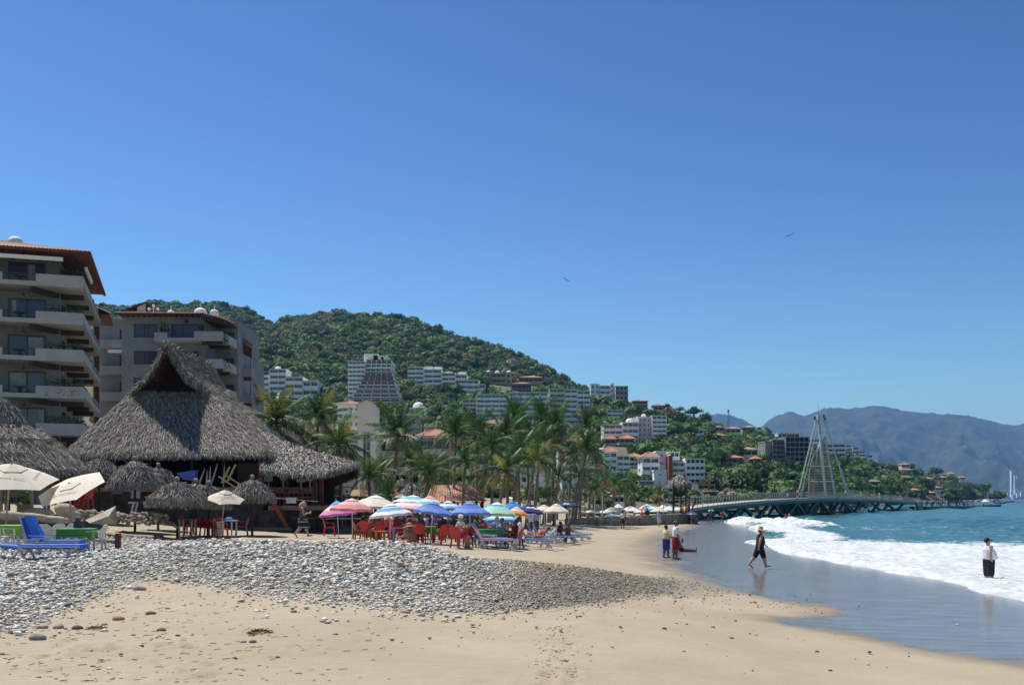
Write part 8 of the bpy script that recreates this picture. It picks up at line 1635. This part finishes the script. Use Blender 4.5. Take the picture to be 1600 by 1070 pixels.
# ---------------------------------------------------------------- boats
def boat(label, px, py_, L, deg, hull, canopy=None, people=0, motor=True, inside=None):
    Y = CAMZ * F / (py_ - HZ + .001); x = X(px, Y); e = empty('motor_boat', (x, Y, .0), R(deg), label, 'boat', 'boats moored off the pier'); mb = MB(); secs = []; n = 9
    for i in range(n + 1):
        t = i / n; xx = -L / 2 + L * t; w_ = L * .15 * (1 - max(0, t - .45) ** 2 * 3.1) * (.85 + .15 * min(1, t * 4)); h_ = .55 + .45 * t ** 2.5; w_ = max(.03, w_); secs.append([(xx, -w_, h_), (xx, -w_ * .75, .05), (xx, 0, -.18), (xx, w_ * .75, .05), (xx, w_, h_)])
    vs = [p for s_ in secs for p in s_]; fs = [(i * 5 + j, i * 5 + j + 1, (i + 1) * 5 + j + 1, (i + 1) * 5 + j) for i in range(n) for j in range(4)]; fs.append((0, 1, 2, 3, 4)); mb.add(vs, fs)
    k0 = len(mb.v); ins = [(s_[0], (s_[0][0], s_[0][1] * .88, s_[0][2] - .02), (s_[2][0], s_[0][1] * .8, .22), (s_[2][0], s_[4][1] * .8, .22), (s_[4][0], s_[4][1] * .88, s_[4][2] - .02), s_[4]) for s_ in secs]
    mb.add([p for s_ in ins for p in s_], [(i * 6 + j, (i + 1) * 6 + j, (i + 1) * 6 + j + 1, i * 6 + j + 1) for i in range(n) for j in range(5)]); mb.build('hull', hull, e)
    for t in (-.2, .1): MB().box(L * t, L * t + .3, -L * .12, L * .12, .42, .47).build('bench', inside or hull, e)
    if motor: m = MB(); m.box(-L / 2 - .35, -L / 2 - .02, -.15, .15, .5, 1.0); m.box(-L / 2 - .25, -L / 2 - .12, -.05, .05, -.3, .5); m.build('outboard', railm, e)
    if canopy:
        MB().box(-L * .28, L * .2, -L * .13, L * .13, 2.0, 2.08).build('canopy', canopy, e)
        for sx in (-.26, .18):
            for sy in (-1, 1): MB().tube([(L * sx, sy * L * .12, .5), (L * sx, sy * L * .12, 2.0)], .03, 5).build('canopy_post', alu, e)
    return e
hw_ = plastic('boat_white', (.72, .72, .70)); hy_ = plastic('boat_yellow', (.70, .60, .04)); hb_ = plastic('boat_blue', (.05, .14, .35)); cb_ = fab((.08, .22, .60)); hr_ = plastic('boat_red', (.5, .12, .10))
boat('white boat with a blue canopy moored beneath the pier, behind the piles', 1309, 801, 5.5, 8, hw_, cb_); boat('open white boat with an outboard, right of the blue-canopied one', 1339, 801, 4.8, 12, hw_); boat('small white dinghy beside the last pier legs', 1409, 797, 4.6, 20, hw_, None, 0, False)
boat('white boat with a blue canopy tied at the end of the landing stage', 1507, 788, 7, 6, hw_, cb_); boat('bright yellow boat beneath a white parasol', 1536, 791, 6.5, -4, hy_); boat('blue boat tied behind the yellow one', 1551, 791.5, 6, -2, hb_, None)
boat('low boat crowded with people in red vests', 1563, 786.3, 7.5, 4, hr_); boat('dark boat right of the crowded one', 1579, 784.5, 7, 3, railm); boat('white boat far out by the headland tip', 1577, 782.6, 8, 3, hw_, white); boat('small white boat near the photo edge', 1591, 785, 4, 0, hw_, None, 0, False); boat('pale boat under the pier beside the breaking wave', 1216, 802, 4.6, 10, hw_, None, 0, False)
Yb = CAMZ * F / 13; U('white and yellow parasol over the yellow boat', 1540, 779.5, 783.5, 6.5, Yb, [WH, YEL, WH], pole_base=(1540, 0), zb=.4, vent=False, group='parasols over boats')
for i, px in enumerate((1556, 1560, 1564, 1568, 1571)):
    Y = CAMZ * F / 8.3; person('person in a red or pink vest sitting in the crowded boat', (X(px, Y), Y, .3), R(90 * i), 'stand', 1.3, 1.1, 1, (.6, .12, .12), (.1, .1, .1), 0, 0, .9, False, .035, group='people in the crowded boat')
for i, px in enumerate((1438, 1446, 1455, 1463, 1479, 1488, 1497, 1503, 1522, 1525)):
    t = min(1, (px - 1434) / 78); p = Vector((X(1434, 268), 268, 0)).lerp(Vector((X(1512, 318), 318, 0)), t); person('person in %s waiting on the landing stage beyond the pier' % ['black', 'red', 'grey', 'blue'][i % 4], (p.x, p.y, .78 if px < 1515 else .2), R(60 * i), ['stand', 'hip'][i % 2], 1.68, 1, 1 + i % 2, [(.08, .08, .1), (.5, .1, .08), (.5, .5, .5), (.05, .1, .25)][i % 4], (.05, .05, .06), 0, .5, .9, False, .035, group='people on the landing stage')
for px, py_ in ((1571, 786), (1436, 795), (1572, 789)):
    Y = CAMZ * F / (py_ - HZ); MBB = MB(); MBB.lathe([(.03, -.3), (.3, -.15), (.36, .1), (.2, .35), (.03, .42)], 8); tag(MBB.build('buoy', hw_, None, (X(px, Y), Y, .1)), {1571: 'white buoy right of the crowded boat', 1436: 'white buoy beside the pier end', 1572: 'lower white buoy near the crowded boat'}[px], 'buoy')
plant_woods()
